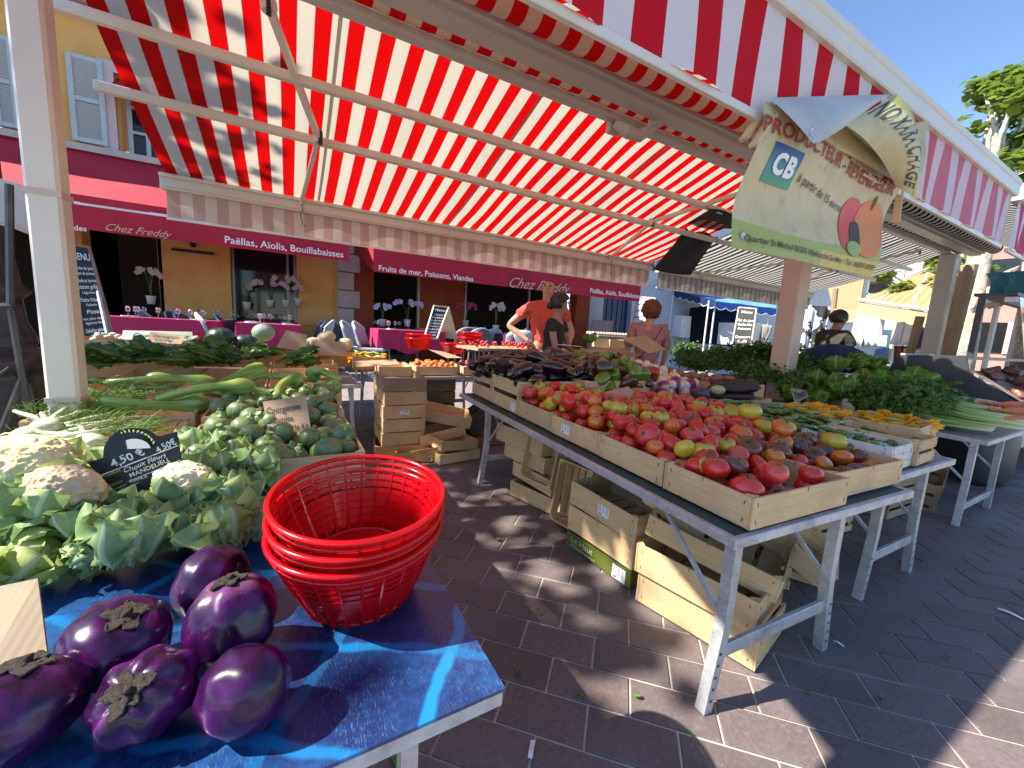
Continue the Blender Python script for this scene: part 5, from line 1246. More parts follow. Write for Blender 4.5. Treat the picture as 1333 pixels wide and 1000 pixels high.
orchid(197, 396, 9.2, .62, .16, PETW, 'white orchid in the left dark doorway', 24); orchid(530, 425, 8.4, .55, .30, PETB, 'pale blue flowers on the plum table left of the A-frame board', 44); orchid(498, 425, 8.3, .45, .15, PETB, 'pale blue flowers beside the left door', 20)
orchid(606, 425, 8.6, .55, .22, PETM, 'magenta orchid behind the A-frame board', 34); orchid(645, 432, 7.6, .62, .14, PETW, 'silvery white flowers standing on the plum table', 34)
ledge = ob('window_ledge', MB().box(((H1[2][0]+H1[2][1])/2, FY-.12, g0-.30), (H1[2][1]-H1[2][0]+.1, .3, .05)).mesh('window_ledge', OCHRE), resto)
# menu boards
BOARD = simple('black_chalkboard', (.012,.012,.014), .6, (.022,.022,.024), 4); CHALK = simple('chalk_white', (.75,.75,.73), .8); FRAMEW = simple('varnished_board_frame', (.20,.11,.07), .5); FRAMEP = simple('pale_board_frame', (.62,.57,.44), .6)
def quad_board(name, lab, cat, P4, mat, th=.02, frame=None, fw=.03, group=None):
    """P4: top-left, top-right, bottom-right, bottom-left points; returns thing and plane axes"""
    a, b_, c, d = [Vector(p) for p in P4]; t = thing(name, lab, cat, d, (0,0,0), group)
    X = (b_-a).normalized(); N = X.cross((a-d)).normalized()
    A = [p-d for p in (a, b_, c, d)]
    b = MB(); b.add(A+[p-N*-1*-th for p in A] if False else A+[p-N*th for p in A], [(3,2,1,0),(4,5,6,7),(0,1,5,4),(1,2,6,5),(2,3,7,6),(3,0,4,7)])
    o = ob('panel', b.mesh('panel', mat), t)
    if frame:
        for (p, q) in ((0,1),(1,2),(2,3),(3,0)):
            ob('frame_bar', MB().tube([A[p], A[q]], fw*.6, 4).mesh('frame_bar', frame), t)
    return t, A, X, N
def board_text(t, A, N, lines, mat, pad=.1, front=1, wv=None):
    a, b_, c, d = A; n = sum(l[1] for l in lines); y = pad*.6
    H = 1-pad*1.2
    for body, hh, wf in lines:
        y1 = y+H*hh/n
        if body:
            vb = y1-H*hh/n*.25; L = a.lerp(d, vb); R = b_.lerp(c, vb); m_ = L.lerp(R, .5); L = m_.lerp(L, wf); R = m_.lerp(R, wf)
            me = text_mesh(body, 1, mat, 0, 0, 1, .01); xs_ = [v.co.x for v in me.vertices]; w = max(xs_)-min(xs_); hgt = (a-d).length*H*hh/n*.85
            X = (R-L); U = (a-d).normalized()
            for v in me.vertices: v.co = L + X*((v.co.x-min(xs_))/w) + U*(v.co.y*hgt) + N*front*.004
            ob('lettering', me, t)
        y = y1
Yb = 5.9
P4 = [at(88,318,Y=Yb+.25), at(116,322,Y=Yb+.25), at(150,446,Y=Yb-.05), at(112,452,Y=Yb-.05)]
t, A, X, N = quad_board('menu_board', 'tall leaning black menu board with white lettering, right of the cream post', 'menu board', P4, BOARD, .02, FRAMEW)
board_text(t, A, N, [('MENU', 1.6, .8), ('', .4, 1), ('Entrée du jour', .8, .85), ('Soupe de poisson', .7, .9), ('', .3, 1), ('Salade et terrine', .8, .85), ('Poissons grillés', 1, .9), ('Légumes', .6, .5), ('', .3, 1), ('Petite friture', .9, .75), ('Salade', .5, .4), ('', .3, 1), ('Pizza', .9, .45), ('', .2, 1), ('Nos plats viandes', .6, .9), ('légumes farcis', .6, .7), ('', .3, 1), ('Salades géantes', .9, .8), ('Desserts', .8, .5)], CHALK)
ob('rear_leg', MB().tube([A[1]+Vector((.0,.05,-.2)), at(150,480,Y=5.5)-Vector(t.location), at(133,478,Y=5.5)-Vector(t.location)], .018, 5).mesh('rear_leg', GALV), t)
Ya = 6.3
P4 = [at(565,398,Y=Ya), at(584,400,Y=Ya), at(569,441,Y=Ya-.25), at(552,441,Y=Ya-.25)]
t, A, X, N = quad_board('menu_board', 'white framed A-frame chalk board standing behind the red baskets', 'menu board', P4, BOARD, .015, FRAMEP, .025)
board_text(t, A, N, [('Menu', 1.5, .7), ('', .4, 1)]+[(s_, 1, w_) for s_, w_ in (('Aïoli', .6),('Paëlla', .8),('Moules frites', .9),('Bouillabaisse', .9),('Poisson', .7),('Salade', .85),('Dessert', .8),('Café', .6))], CHALK)
bk_ = [at(584,399,Y=Ya+.02), at(586,399,Y=Ya+.06), at(595,441,Y=Ya+.55), at(571,441,Y=Ya-.2)]
b = MB(); L0 = [Vector(p)-Vector(t.location) for p in (at(566,398,Y=Ya+.02), at(585,400,Y=Ya+.02), at(596,442,Y=Ya+.45), at(577,440,Y=Ya+.5))]
b.add(L0+[p+Vector((0,.015,0)) for p in L0], [(0,1,2,3),(7,6,5,4),(0,4,5,1),(1,5,6,2),(2,6,7,3),(3,7,4,0)]); ob('rear_panel', b.mesh('rear_panel', FRAMEP), t)
Yc = 6.2
P4 = [at(830,386,X=9.2), at(853,388,X=9.2), at(848,440,X=9.0), at(820,440,X=9.0)]
t, A, X, N = quad_board('menu_board', 'rack of six printed menu cards beside the red-haired woman', 'menu board', P4, GALV, .02, FRAMEP, .03)
for i in range(6):
    for j in range(2):
        u0, u1, v0, v1 = .08+.46*j, .46+.46*j, .06+.155*i, .17+.155*i
        q = [A[0].lerp(A[1], u).lerp(A[3].lerp(A[2], u), v)+N*.02 for u, v in ((u0,v0),(u1,v0),(u1,v1),(u0,v1))]; ob('menu_card', MB().add(q+[p-N*.004 for p in q], [(3,2,1,0),(4,5,6,7),(0,1,5,4),(1,2,6,5),(2,3,7,6),(3,0,4,7)]).mesh('menu_card', PAPER), t)
P4 = [at(962,400,X=10.5), at(985,402,X=10.5), at(978,450,X=10.3), at(953,450,X=10.3)]
t, A, X, N = quad_board('menu_board', 'dark menu board in a pale frame left of the tan post', 'menu board', P4, BOARD, .02, FRAMEP, .035)
board_text(t, A, N, [(s_, 1, w_) for s_, w_ in (('Menu', .6),('', 1),('Plat du jour', .9),('Salade', .8),('Poisson', .7),('', 1),('Dessert', .8),('Café', .5))], CHALK)

# ================================================================ GOODS ON THE SMALL MIDDLE TABLE AND BEYOND
GM = 'crates on the small metal table'
Zm = .74
crate(.34, .50, .10, (1.02, 4.52, Zm), -.1, 'pale crate lined with card at the left end of the small table', GM)
crate(.46, .46, .10, (1.48, 4.52, Zm), -.1, 'pale crate of apricots on the small table', GM)
crate(.46, .50, .10, (2.02, 4.50, Zm), -.1, 'pale crate of dark red onions on the small table', GM)
crate(.34, .46, .15, (.84, 5.02, Zm), -.1, 'amber crate of yellow flowers behind the card-lined crate', GM, wood=WOOD_AMBER)
APR = skin('apricot_skin', (.62,.20,.03), (.58,.12,.03), 8, .55, .05, 0); apm = ball(1, 12, 8, 0, 0, .95, .05, 2, .02, APR, 'apricot')
for (x, y, z, r) in drop(1.28, 1.70, 4.32, 4.72, 90, lambda r: .030, lambda x, y: Zm+.03, lambda x, y: Zm+.13, 8, .95, seed=41): thing('apricot', 'orange apricot in the crate before the red baskets', 'apricot', (x, y, z), (0,0,random.random()*6), 'apricots on the small table', apm, r)
STB = skin('strawberry_red', (.42,.012,.02), (.55,.03,.04), 20, .35, .2, .2); stm = ball(1, 8, 6, 0, 0, 1.15, .05, 2, .03, STB, 'strawberry'); rom = ball(1, 12, 8, 0, 0, .85, .05, 2, .03, skin('red_onion_skin', (.12,.02,.04), (.20,.03,.06), 8, .3), 'red_onion')
for (x, y, z, r) in drop(1.80, 2.24, 4.28, 4.74, 60, lambda r: .036, lambda x, y: Zm+.03, lambda x, y: Zm+.13, 8, .95, seed=42): thing('red_onion', 'dark red onion in the crate right of the apricots', 'onion', (x, y, z), (0,0,random.random()*6), 'red onions on the small table', rom, r)
for (x, y, z, r) in drop(.70, .98, 4.82, 5.22, 20, lambda r: .04, lambda x, y: Zm+.08, lambda x, y: Zm+.2, 8, .95, seed=43): cflower(x, y, z, random.random()*6, .2, 'yellow flower in the amber crate by the small table')
pt = thing('punnet_tray', 'crate of small red strawberry punnets behind the aubergines', 'tray', at(672,452,Y=4.6), (0,0,.1))
ob('tray', MB().box((0,0,-.02), (1.5,.6,.03)).mesh('tray', CARD), pt)
for i in range(110):
    p = Vector(pt.location)+Vector((random.uniform(-.7,.7), random.uniform(-.28,.28), .01+random.uniform(0,.05)))
    thing('strawberry', 'red strawberry in the trays behind the aubergines', 'strawberry', p, (random.random()*3, random.random()*3, 0), 'strawberries in trays behind the aubergines', stm, random.uniform(.015,.021))
BKs = basket_mesh(.17, .11, .13, 22, 6)
for k, (px, py, Y, s, lab) in enumerate(((545,452,4.95,1,'red basket at the left of the row on the small table'),(545,446,5.0,.95,'red basket nested in the left one on the small table'),(590,458,4.95,1,'red basket in the middle behind the apricots'),(612,450,5.2,1.05,'brightest red basket, at the right behind the apricots'),(612,443,5.2,1.0,'red basket stacked inside the bright right one'))):
    p = at(px, py, Y=Y); basket((p.x, p.y, max(Zm+.002, p.z-.02)), (0,0,k), lab, s, 'small red baskets on the middle table', BKs)
# eggs, pale melons behind the saleswoman's hand
crate(.62, .40, .14, tuple(at(800,447,Y=5.0)-Vector((0,0,.08))), .05, 'wooden crate with trays of eggs behind the lettuce in her hand', None)
EGG = simple('egg_shell', (.60,.42,.30), .5, (.66,.56,.46), 2); egm = ball(1, 10, 7, 0, 0, 1.25, 0, 2, 0, EGG, 'egg'); q = at(790,436,Y=5.0)
gt = thing('egg_tray', 'grey moulded tray stacked with eggs', 'egg tray', q-Vector((0,0,.03)), me=MB().box((0,0,0), (.66,.34,.04)).mesh('egg_tray', simple('grey_pulp', (.22,.22,.22), .9), bevel=.01))
for i in range(11):
    for j in range(5):
        thing('egg', 'brown or white egg standing in the grey tray', 'egg', q+Vector((-.29+.058*i, -.13+.065*j, .012)), (0,0,0), 'eggs in the grey tray', egm, .026)

# ================================================================ PRICE CARDS
def card(px4, Y4, lab, lines, mat=None, grp='handwritten cardboard price cards', tx=INK, shear=.25, pad=.12):
    P4 = [at(*p, Y=y) for p, y in zip(px4, Y4)]
    t, A, X, N = quad_board('price_card', lab, 'price card', P4, mat or CARD, .004, None, group=grp)
    if lines:
        a, b_, c, d = A; n = len(lines)
        for i, (body, wf, off) in enumerate(lines):
            v1 = pad+(1-2*pad)*(i+.82)/n; L = a.lerp(d, v1); R = b_.lerp(c, v1); L2 = L.lerp(R, off); R2 = L.lerp(R, off+wf)
            me = text_mesh(body, 1, tx, shear, 0, 1, .012); xs_ = [v.co.x for v in me.vertices]; w = max(xs_)-min(xs_); hgt = (a-d).length*(1-2*pad)/n*.85; U = (a-d).normalized(); XX = R2-L2
            for v in me.vertices:
                u = (v.co.x-min(xs_))/w; v.co = L2+XX*u+U*((v.co.y+.035*sin(u*23+i*2))*hgt)+N*.003
            ob('handwriting', me, t)
    return t
card([(342,523),(398,515),(406,566),(352,576)], (1.98,1.97,1.86,1.87), 'brown cardboard price card reading Courgettes Rondes in the round courgettes', [('Courgettes', .80, .04), ('Rondes', .5, .12), ('6,00 €/le Kg', .82, .14)])
card([(677,472),(717,473),(764,500),(726,504)], (3.0,3.0,2.75,2.75), 'cardboard price card lying between aubergines and bell peppers', [('Aubergines', .7, .12), ('Poivrons', .55, .2)])
card([(788,510),(818,503),(832,518),(806,541)], (2.05,2.05,2.0,1.98), 'plain cardboard card stuck into the tomatoes, handwriting faded', [])
card([(757,455),(800,452),(835,462),(800,470)], (3.6,3.6,3.4,3.4), 'cardboard card lying behind the bell peppers', [])
card([(808,440),(840,437),(868,455),(845,460)], (3.4,3.4,3.2,3.2), 'cardboard card standing in the white onions before the pink blouse', [])
card([(1029,505),(1049,508),(1053,516),(1035,526)], (1.9,1.9,1.85,1.85), 'small pale card reading Tomates by the black radishes', [('Tomates', .8, .1)], CARD_L)
card([(1096,530),(1103,532),(1129,552),(1120,556)], (1.35,1.35,1.15,1.15), 'pale card leaning in the long green peppers', [], CARD_L)
card([(1090,478),(1148,462),(1150,467),(1104,482)], (2.2,1.95,1.9,2.1), 'brown cardboard card lying on the lettuces', [])
card([(1208,515),(1240,518),(1250,524),(1225,524)], (1.35,1.3,1.2,1.25), 'pale weathered card on the celery', [], CARD_L)
card([(1240,519),(1285,522),(1290,530),(1262,530)], (1.1,1.05,1.0,1.02), 'greyish card over the carrots', [], CARD_L)
card([(372,430),(400,436),(398,458),(360,452)], (5.0,5.0,4.9,4.9), 'large cardboard sheet propped against the melons', [])
card([(412,442),(455,446),(448,462),(405,458)], (5.0,5.0,4.9,4.9), 'cardboard card on the edge of the melon crate', [])
card([(196,432),(241,437),(236,448),(190,446)], (4.7,4.7,4.6,4.6), 'cardboard card with handwriting in front of the printed mushroom crate', [('Champignons', .75, .1), ('9,00 €/kg', .5, .2)])
card([(188,445),(214,446),(245,457),(170,459)], (4.35,4.35,4.25,4.25), 'flat cardboard card on the wide amber crate', [])
card([(160,430),(250,432),(252,444),(158,442)], (5.05,5.05,4.95,4.95), 'printed side panel reading Gourmet with a green landscape on the mushroom crate', [('Gourmet & Saveur', .8, .15)], simple('printed_box_side_light', (.40,.42,.38), .5, (.24,.33,.20), 3))
card([(460,470),(515,468),(520,474),(464,478)], (4.6,4.6,4.45,4.45), 'cardboard sheet lining the crate at the left of the small table', [])
card([(558,455),(578,458),(602,466),(582,466)], (4.6,4.6,4.45,4.45), 'cardboard card in the apricots', [])
# big corrugated piece, near left
t = card([(-24,768),(49,753),(62,856),(-30,893)], (1.02,.98,.80,.78), 'pale corrugated cardboard piece cut off by the left edge of the frame', [('le', .12, .18), ('le', .12, .18)], CARD_L, shear=.2)
# black price sign
Ys = 1.42
BS = simple('black_price_slate', (.010,.010,.011), .35)
pts = [(113,602),(134,596),(135,583),(142,570),(155,560),(172,557),(190,559),(203,567),(208,568),(229,562),(238,614),(222,618),(206,628),(170,655),(150,640)]
b = MB(); V = [at(*p, Y=Ys+.05*(655-p[1])/100) for p in pts]; o0 = V[0]; V = [v-o0 for v in V]; n = len(V); off = FWD*.004
b.add(V+[v+off for v in V], [tuple(range(n)), tuple(range(2*n-1, n-1, -1))]+[(i, n+i, n+(i+1) % n, (i+1) % n) for i in range(n)])
sg = thing('price_slate', 'black price slate reading 4,50 € Choux Fleurs, stuck among the cauliflowers', 'price sign', o0); ob('slate', b.mesh('slate', BS), sg)
def slate_text(body, pa, pb, h, mat, shear=0, bold=.01, wob=0):
    A_, B_ = at(*pa, Y=Ys+.05*(655-pa[1])/100-.006)-o0, at(*pb, Y=Ys+.05*(655-pb[1])/100-.006)-o0
    me = text_mesh(body, 1, mat, shear, 0, 1, bold); xs_ = [v.co.x for v in me.vertices]; w = max(xs_)-min(xs_); XX = B_-A_; U = (UP - XX.normalized()*UP.dot(XX.normalized())).normalized()
    for v in me.vertices:
        u = (v.co.x-min(xs_))/w; v.co = A_+XX*u+U*((v.co.y+wob*sin(u*19))*h)
    ob('lettering', me, sg)
GRNT = simple('lime_print', (.35,.45,.10), .6)
slate_text('4,50 €', (147,609), (190,590), .030, CHALK, .1, .02, .06); slate_text('4,50€', (206,590), (231,577), .026, CHALK, .1, .015, .05)
slate_text('Produit', (133,623), (158,613), .011, GRNT); slate_text('Choux Fleurs', (163,616), (217,594), .019, CHALK, .3, .005, .08); slate_text('MANDELIEU', (170,622), (220,601), .017, CHALK, .1, .005, .05)
slate_text('Variété', (142,634), (160,627), .008, GRNT); slate_text('Origine', (146,640), (165,631), .008, GRNT); slate_text('FRANCE', (170,629), (192,621), .013, CHALK, 0, .01)
for (pa, pb) in (((129,620),(232,580)),((143,637),(235,599))):
    A_, B_ = at(*pa, Y=Ys+.013)-o0, at(*pb, Y=Ys+.02)-o0; ob('rule_line', MB().tube([A_, B_], .0011, 4).mesh('rule_line', CHALK), sg)
b = MB(); c0 = at(176,586,Y=Ys+.026)-o0; arc = [c0+(RT*cos(a)*.046+UP*sin(a)*.032) for a in [pi*.06+pi*i/12 for i in range(12)]]; b.add([p-FWD*.002 for p in arc], [tuple(range(12))]); ob('grey_half_disc', b.mesh('grey_half_disc', simple('grey_print', (.42,.42,.42), .6)), sg)
b = MB()
for i in range(16):
    a = pi*.12+pi*i/17; c1 = at(172,585,Y=Ys+.026)-o0+RT*cos(a)*.066+UP*sin(a)*.052-FWD*.002; d = (RT*cos(a*3)+UP*sin(a*3))*.006; e = (RT*-sin(a*3)+UP*cos(a*3))*.0028; b.add([c1-d, c1+e, c1+d, c1-e], [(0,1,2,3)])
ob('vegetable_border', b.mesh('vegetable_border', GRNT), sg)
# ================================================================ UNDER THE TABLES
GU = 'empty crates dumped under the long table'
def uc(w, d, h, x, y, z, rot, lab, **k):
    wood = k.pop('wood', WOOD); return crate(w, d, h, (x, y, z), 0, lab, k.pop('group', GU), rot=tuple(radians(a) for a in rot), wood=wood, **k)
# nearest stack at the front leg
uc(.34, .54, .155, 1.72, 1.04, .004, (0,0,12), 'bottom crate of the nearest stack, beside the front leg', nb=1)
uc(.34, .54, .150, 1.70, 1.05, .162, (0,0,12), 'second crate of the nearest stack', nb=1)
uc(.38, .56, .115, 1.78, 1.07, .335, (9,-6,20), 'crate tilted on top of the nearest stack, open towards the street', nb=1)
uc(.40, .30, .14, 1.86, .99, .02, (0,0,24), 'crate whose side shows right of the front leg', nb=2, gap=.02)
# second stack with green box
gb = uc(.38, .50, .10, 1.70, 1.60, .004, (0,0,4), 'olive green printed box at the bottom of the second stack', wood=simple('olive_green_box', (.10,.13,.015), .6, (.075,.10,.012), 8), nb=1)
text_fit('Le Haut', gb, (-.196,.20,.052), (-.196,.02,.052), simple('box_lettering', (.5,.5,.38), .6), off=.004, h=.05); text_fit('Conservation', gb, (-.196,.20,.024), (-.196,.0,.024), bpy.data.materials['box_lettering'], off=.004, h=.022)
paper_label(gb, (-.1925,-.17,.05), (0,0,-pi/2), .09, .075)
uc(.38, .50, .155, 1.70, 1.60, .110, (0,0,4), 'pale crate standing on the olive green box', nb=1)
c_ = uc(.38, .50, .145, 1.70, 1.60, .268, (2,0,4), 'pale crate with a white label on top of the second stack', nb=1); paper_label(c_, (-.1906,-.02,.075), (0,0,-pi/2), .08, .06)
# standing crates
c_ = uc(.42, .30, .15, 1.74, 1.98, .235, (0,-82,8), 'crate standing on its end with a small round-edged label', nb=2, gap=.02); paper_label(c_, (.0,-.1506,.075), (0,pi/2,0), .055, .045)
c_ = uc(.44, .32, .16, 1.74, 2.36, .40, (0,-76,12), 'slatted crate standing on edge in front of the dark aubergine crate', nb=2, gap=.03)
uc(.36, .52, .12, 1.76, 2.42, .004, (0,0,14), 'lowest crate of the leaning group at the middle of the table', nb=1, slot=False)
uc(.34, .50, .12, 1.78, 2.48, .128, (0,0,4), 'second crate of the leaning group', nb=1)
uc(.34, .50, .12, 1.76, 2.60, .252, (0,3,8), 'third crate of the leaning group', nb=1)
ba = uc(.36, .56, .14, 1.74, 2.66, .376, (0,3,10), 'crate of dried dark aubergines with a hand slot, under the table', nb=1, slot=False)
for i in range(16):
    lay(random.choice(AUBM), 'aubergine', 'withered dark aubergine in the crate under the table', 'aubergine', 'withered aubergines under the table', (1.74+random.uniform(-.1,.1), 2.66+random.uniform(-.2,.2), .46+random.uniform(0,.06)), random.uniform(0,6), random.uniform(-.3,.3), 0, .85)
# tipped label crate
c_ = uc(.30, .46, .11, 1.80, 1.36, .42, (0,30,-55), 'small crate tipped on the heap, with a white and green label', nb=1); paper_label(c_, (.1506,.05,.055), (0,0,pi/2), .07, .06, True)
uc(.46, .30, .13, 2.28, 1.62, .06, (68,0,20), 'crate lying on its side in the shade behind the heap', nb=2, gap=.025, wood=WOOD_OLD)
uc(.44, .30, .13, 2.42, 1.22, .004, (0,0,35), 'small crate behind the second table leg', nb=2, gap=.02)
uc(.36, .26, .12, 2.42, 1.12, .20, (0,38,40), 'crate leaning upwards behind the second table leg', nb=2, gap=.03)
c_ = uc(.32, .24, .12, 2.52, 1.02, .13, (30,-10,22), 'pale little crate with a green tag by the second leg', nb=1)
uc(.30, .22, .05, 2.62, 1.04, .004, (0,0,28), 'thin wooden tray on the paving by the second leg', nb=1)
# crate of leeks in plastic
lk = uc(.62, .42, .13, 3.22, 1.36, .13, (0,0,-2), 'crate of bagged leeks and bluish plastic under the table', nb=1)
uc(.62, .42, .12, 3.24, 1.38, .004, (0,0,-3), 'crate beneath the bagged leeks, dark green inside', nb=2, gap=.03)
PLB = NT('bluish_plastic_film'); PLB.base((.35,.55,.62)); PLB.set(Roughness=.12, Transmission_Weight=.35); PLB = PLB.m
for i in range(9):
    lay(bent(.42,.022,.016,.02*(i%3),8,8,(PLB if i % 3 else simple('pale_leek_white',(.6,.5,.42),.4)),'leek',.2), 'bagged_leek', 'leek wrapped in bluish plastic in the crate under the table', 'leek', 'leeks wrapped in plastic', (3.22+random.uniform(-.18,.18), 1.36+random.uniform(-.15,.15), .27+random.uniform(0,.035)), 1.2+random.uniform(-.5,.5), random.uniform(-.1,.1), i)
uc(.60, .40, .15, 4.35, 1.30, .004, (0,0,-3), 'weathered slatted crate on the paving under the celery table', wood=WOOD_OLD, nb=2, gap=.025)
uc(.60, .40, .15, 4.36, 1.31, .158, (0,0,-3), 'upper weathered slatted crate with a piece of pumpkin', wood=WOOD_OLD, nb=2, gap=.025)
PMK = skin('pumpkin_flesh', (.65,.16,.02), (.58,.12,.02), 8, .5, .2, .05)
thing('pumpkin_slice', 'orange cut pumpkin slice in the crate under the celery table', 'pumpkin', (4.36,1.2,.33), (.3,.2,.3), None, MB().box((0,0,0),(.22,.05,.15)).mesh('pumpkin_slice', PMK, bevel=.02))
uc(.30, .24, .34, 4.78, 1.16, .01, (6,-24,10), 'small worn crate leaning on the weathered ones', wood=WOOD_OLD, nb=3, gap=.04)
uc(.58, .40, .14, 4.60, 1.50, .33, (12,-28,-20), 'crate tipped against the weathered stack', wood=WOOD_OLD, nb=1)
# stacks under / beside the small table
GS = 'crates stacked beside the small table'
BLKW = simple('dark_green_black_crate', (.05,.055,.055), .7, (.08,.085,.085), 9, .2)
for k in range(5):
    uc(.40, .56, .128, .98+.006*(k % 2), 4.05, .13+.132*k, (0,0,-3+k*.7), ['lowest but one crate of the tall stack','third crate up the tall stack','crate with a small green label in the tall stack','second from top crate of the tall stack','top crate of the tall stack with a hand slot and dark onions'][k], nb=1, wood=WOOD_OLD if k == 4 else WOOD, group=GS)
paper_label(ob('label_board', MB().box((0,0,0), (.09,.002,.04)).mesh('label_board', PAPER), [o for o in C.objects if o.get('label') == 'crate with a small green label in the tall stack'][0], (0,-.2815,.06)), (0,-.002,0), (0,0,0), .06, .035, True, 4)
uc(.50, .40, .13, .98, 3.95, .004, (0,0,-8), 'amber crate at the foot of the tall stack', wood=WOOD_AMBER, group=GS, nb=1)
for k in range(4): uc(.50, .36, .15, 1.62, 4.95, .004+.155*k, (0,0,2*k-3), 'brown crate %s in the stack behind, under the far side of the table' % ['at the bottom','second up','third up','on top'][k], wood=WOOD_OLD, group=GS, nb=1)
for k in range(3): uc(.34, .36, .15, 1.24, 4.75, .004+.155*k, (0,0,2*k), 'black plastic-like crate %s between the two stacks' % ['at the bottom','in the middle','on top'][k], wood=BLKW, group=GS, nb=1)
uc(.52, .34, .115, 1.46, 4.02, .30, (6,12,-14), 'tipped pale crate on the loose pile right of the tall stack', group=GS)
uc(.50, .34, .11, 1.36, 3.92, .13, (-4,-8,6), 'pale crate pressed under the tipped one', group=GS)
uc(.44, .30, .10, 1.42, 3.62, .004, (0,0,8), 'front crate lying on the paving at the end of the loose pile', group=GS)
uc(.42, .30, .10, 1.42, 3.66, .105, (0,6,10), 'crate lying on the front crate of the loose pile', group=GS)
uc(.46, .30, .11, 1.14, 3.72, .02, (0,-10,-20), 'amber crate in front of the tall stack, catching a line of sun', wood=WOOD_AMBER, group=GS)
uc(.40, .34, .10, 1.95, 4.05, .004, (0,0,-4), 'crate with grey bags at the right of the loose pile', group=GS, wood=WOOD_OLD)
uc(.44, .34, .12, 1.92, 4.15, .22, (0,-30,12), 'dark lined crate leaning at the right of the loose pile', group=GS, wood=BLKW)
uc(.50, .34, .12, 2.18, 4.5, .004, (0,0,5), 'brown crate of dark greens in the shade behind the long table', group=GS, wood=WOOD_OLD)
uc(.40, .30, .22, 2.28, 3.15, .004, (0,0,4), 'dark green plastic crate in the shade at the far leg', wood=simple('green_plastic', (.01,.06,.035), .4), nb=3, gap=.02)

# ================================================================ GREENS ON THE RIGHT
LETM = leafset('lett', LF_LET, .17, .075, 1.15, .42, 7, nu=11, nv=12, ns=4)
LETM2 = leafset('lettin', LF_LET, .11, .055, 1.7, .45, 5, nu=9, nv=10, ns=4)
def lettuce(p, lab, s=1, seed=0, tilt=(0,0)):
    o = thing('lettuce', lab, 'lettuce', p, (tilt[0], tilt[1], seed), 'green lettuces piled on the celery table', None, s)
    rosette(o, LETM, 13, .25, 1.05, (0,0,-.05), .02, seed=seed+1, jit=.3); rosette(o, LETM2, 8, 1.0, 1.5, (0,0,-.03), .03, seed=seed+50, jit=.3)
    return o
k = 0
for (px, py, X) in ((1098,492,4.9),(1060,480,5.0),(1135,478,5.3),(1085,462,5.4),(1120,455,5.6),(1045,470,5.3),(1150,500,5.1),(1170,485,5.6),(1030,495,4.7),(1065,505,4.75),(1010,480,5.1),(1105,440,5.8),(1140,462,5.7),(1185,500,5.6),(1205,505,5.7),(1075,442,5.8),(1128,510,4.85)):
    names = ['big open pale green lettuce in the middle of the heap','lettuce left of the biggest one','lettuce right of the biggest one, higher up','lettuce under the flat brown card','lettuce at the crest of the heap, right','frilly lettuce left of the cardboard','lettuce above the celery leaves','dark lettuce at the black counter','frilly lettuce next to the black radishes','small lettuce behind the courgette flowers','lettuce at the foot of the navy cloth','topmost lettuce behind the card','lettuce between the crest and the counter','flat dark lettuce against the black counter','flat lettuce above the carrots','lettuce beneath the navy cloth','lowest lettuce, over the metal table edge']
    p = at(px, max(py+8, 466), X=X); lettuce(p-Vector((0,0,.06)), names[k], 1.55 if k == 0 else random.uniform(1.2,1.45), k*1.7, (random.uniform(-.35,.1), random.uniform(-.5,0))); k += 1
for i in range(26):
    u, v = (i*0.618) % 1, (i*.382+.1) % 1; p = at(1012+190*u, 474+36*v+8*u, X=5.75-.8*v); p.z -= .08
    lettuce(p, 'lettuce half covered by the heap, %s' % ('left part' if u < .33 else 'middle part' if u < .66 else 'right part'), 1.25, i*2.1+9, (random.uniform(-.4,.2), random.uniform(-.5,.1)))
HB = leafset('herb', LF_HERB, .055, .022, .5, .3, 6, nu=4, nv=4)
def herb_mesh(seed, n=150):
    rr = random.Random(seed); b = MB()
    for i in range(n):
        c = Vector((rr.gauss(0,.075), rr.gauss(0,.075), abs(rr.gauss(0,.04)))); a = rr.random()*6.28; s = rr.uniform(.026,.046)
        d = Vector((cos(a), sin(a), rr.uniform(-.3,.5))).normalized(); q = d.cross(Vector((rr.uniform(-1,1), rr.uniform(-1,1), rr.uniform(-.2,1)))).normalized(); u = q.cross(d)
        b.add([c, c+d*s*.5+q*s*.5+u*.004, c+d*s*.7+q*s*.2, c+d*s*1.2, c+d*s*.7-q*s*.2, c+d*s*.5-q*s*.5+u*.004], [(0,1,2,3,4,5)])
    for i in range(22):
        c = Vector((rr.gauss(0,.06), rr.gauss(0,.06), -.02)); b.tube([c, c+Vector((rr.gauss(0,.02), rr.gauss(0,.02), .07))], .0016, 3, cap=False)
    return b.mesh('leafy_sprigs', LFH)
LFH = simple('herb_green', (.045,.11,.015), .5, (.085,.18,.028), 30, trans=.25)
HM = [herb_mesh(s) for s in range(5)]
for i in range(84):
    u, v = random.random(), random.random()
    px = 885+175*u; py = 452+ 14*u + (26+10*u)*v
    X = 5.9-1.3*v+random.uniform(-.1,.1); p = at(px, py, X=X)
    thing('herb_bunch', 'dark green bunch of parsley or basil in the %s part of the herb bank' % ('left' if u < .33 else 'middle' if u < .66 else 'right'), 'herbs', p, (random.uniform(-.3,.3), random.uniform(-.5,.1), random.random()*6), 'bunches of herbs between potatoes and the tan post', random.choice(HM), random.uniform(.9,1.3))
for i in range(9):
    p = at(985+random.uniform(-28,38), 455+random.uniform(-6,10), X=5.2+random.uniform(-.1,.1)); thing('basil_plant', 'bushy dark basil before the tan post', 'herbs', p, (0,0,i), 'basil bushes before the tan post', random.choice(HM), 1.0)
b = MB(); 
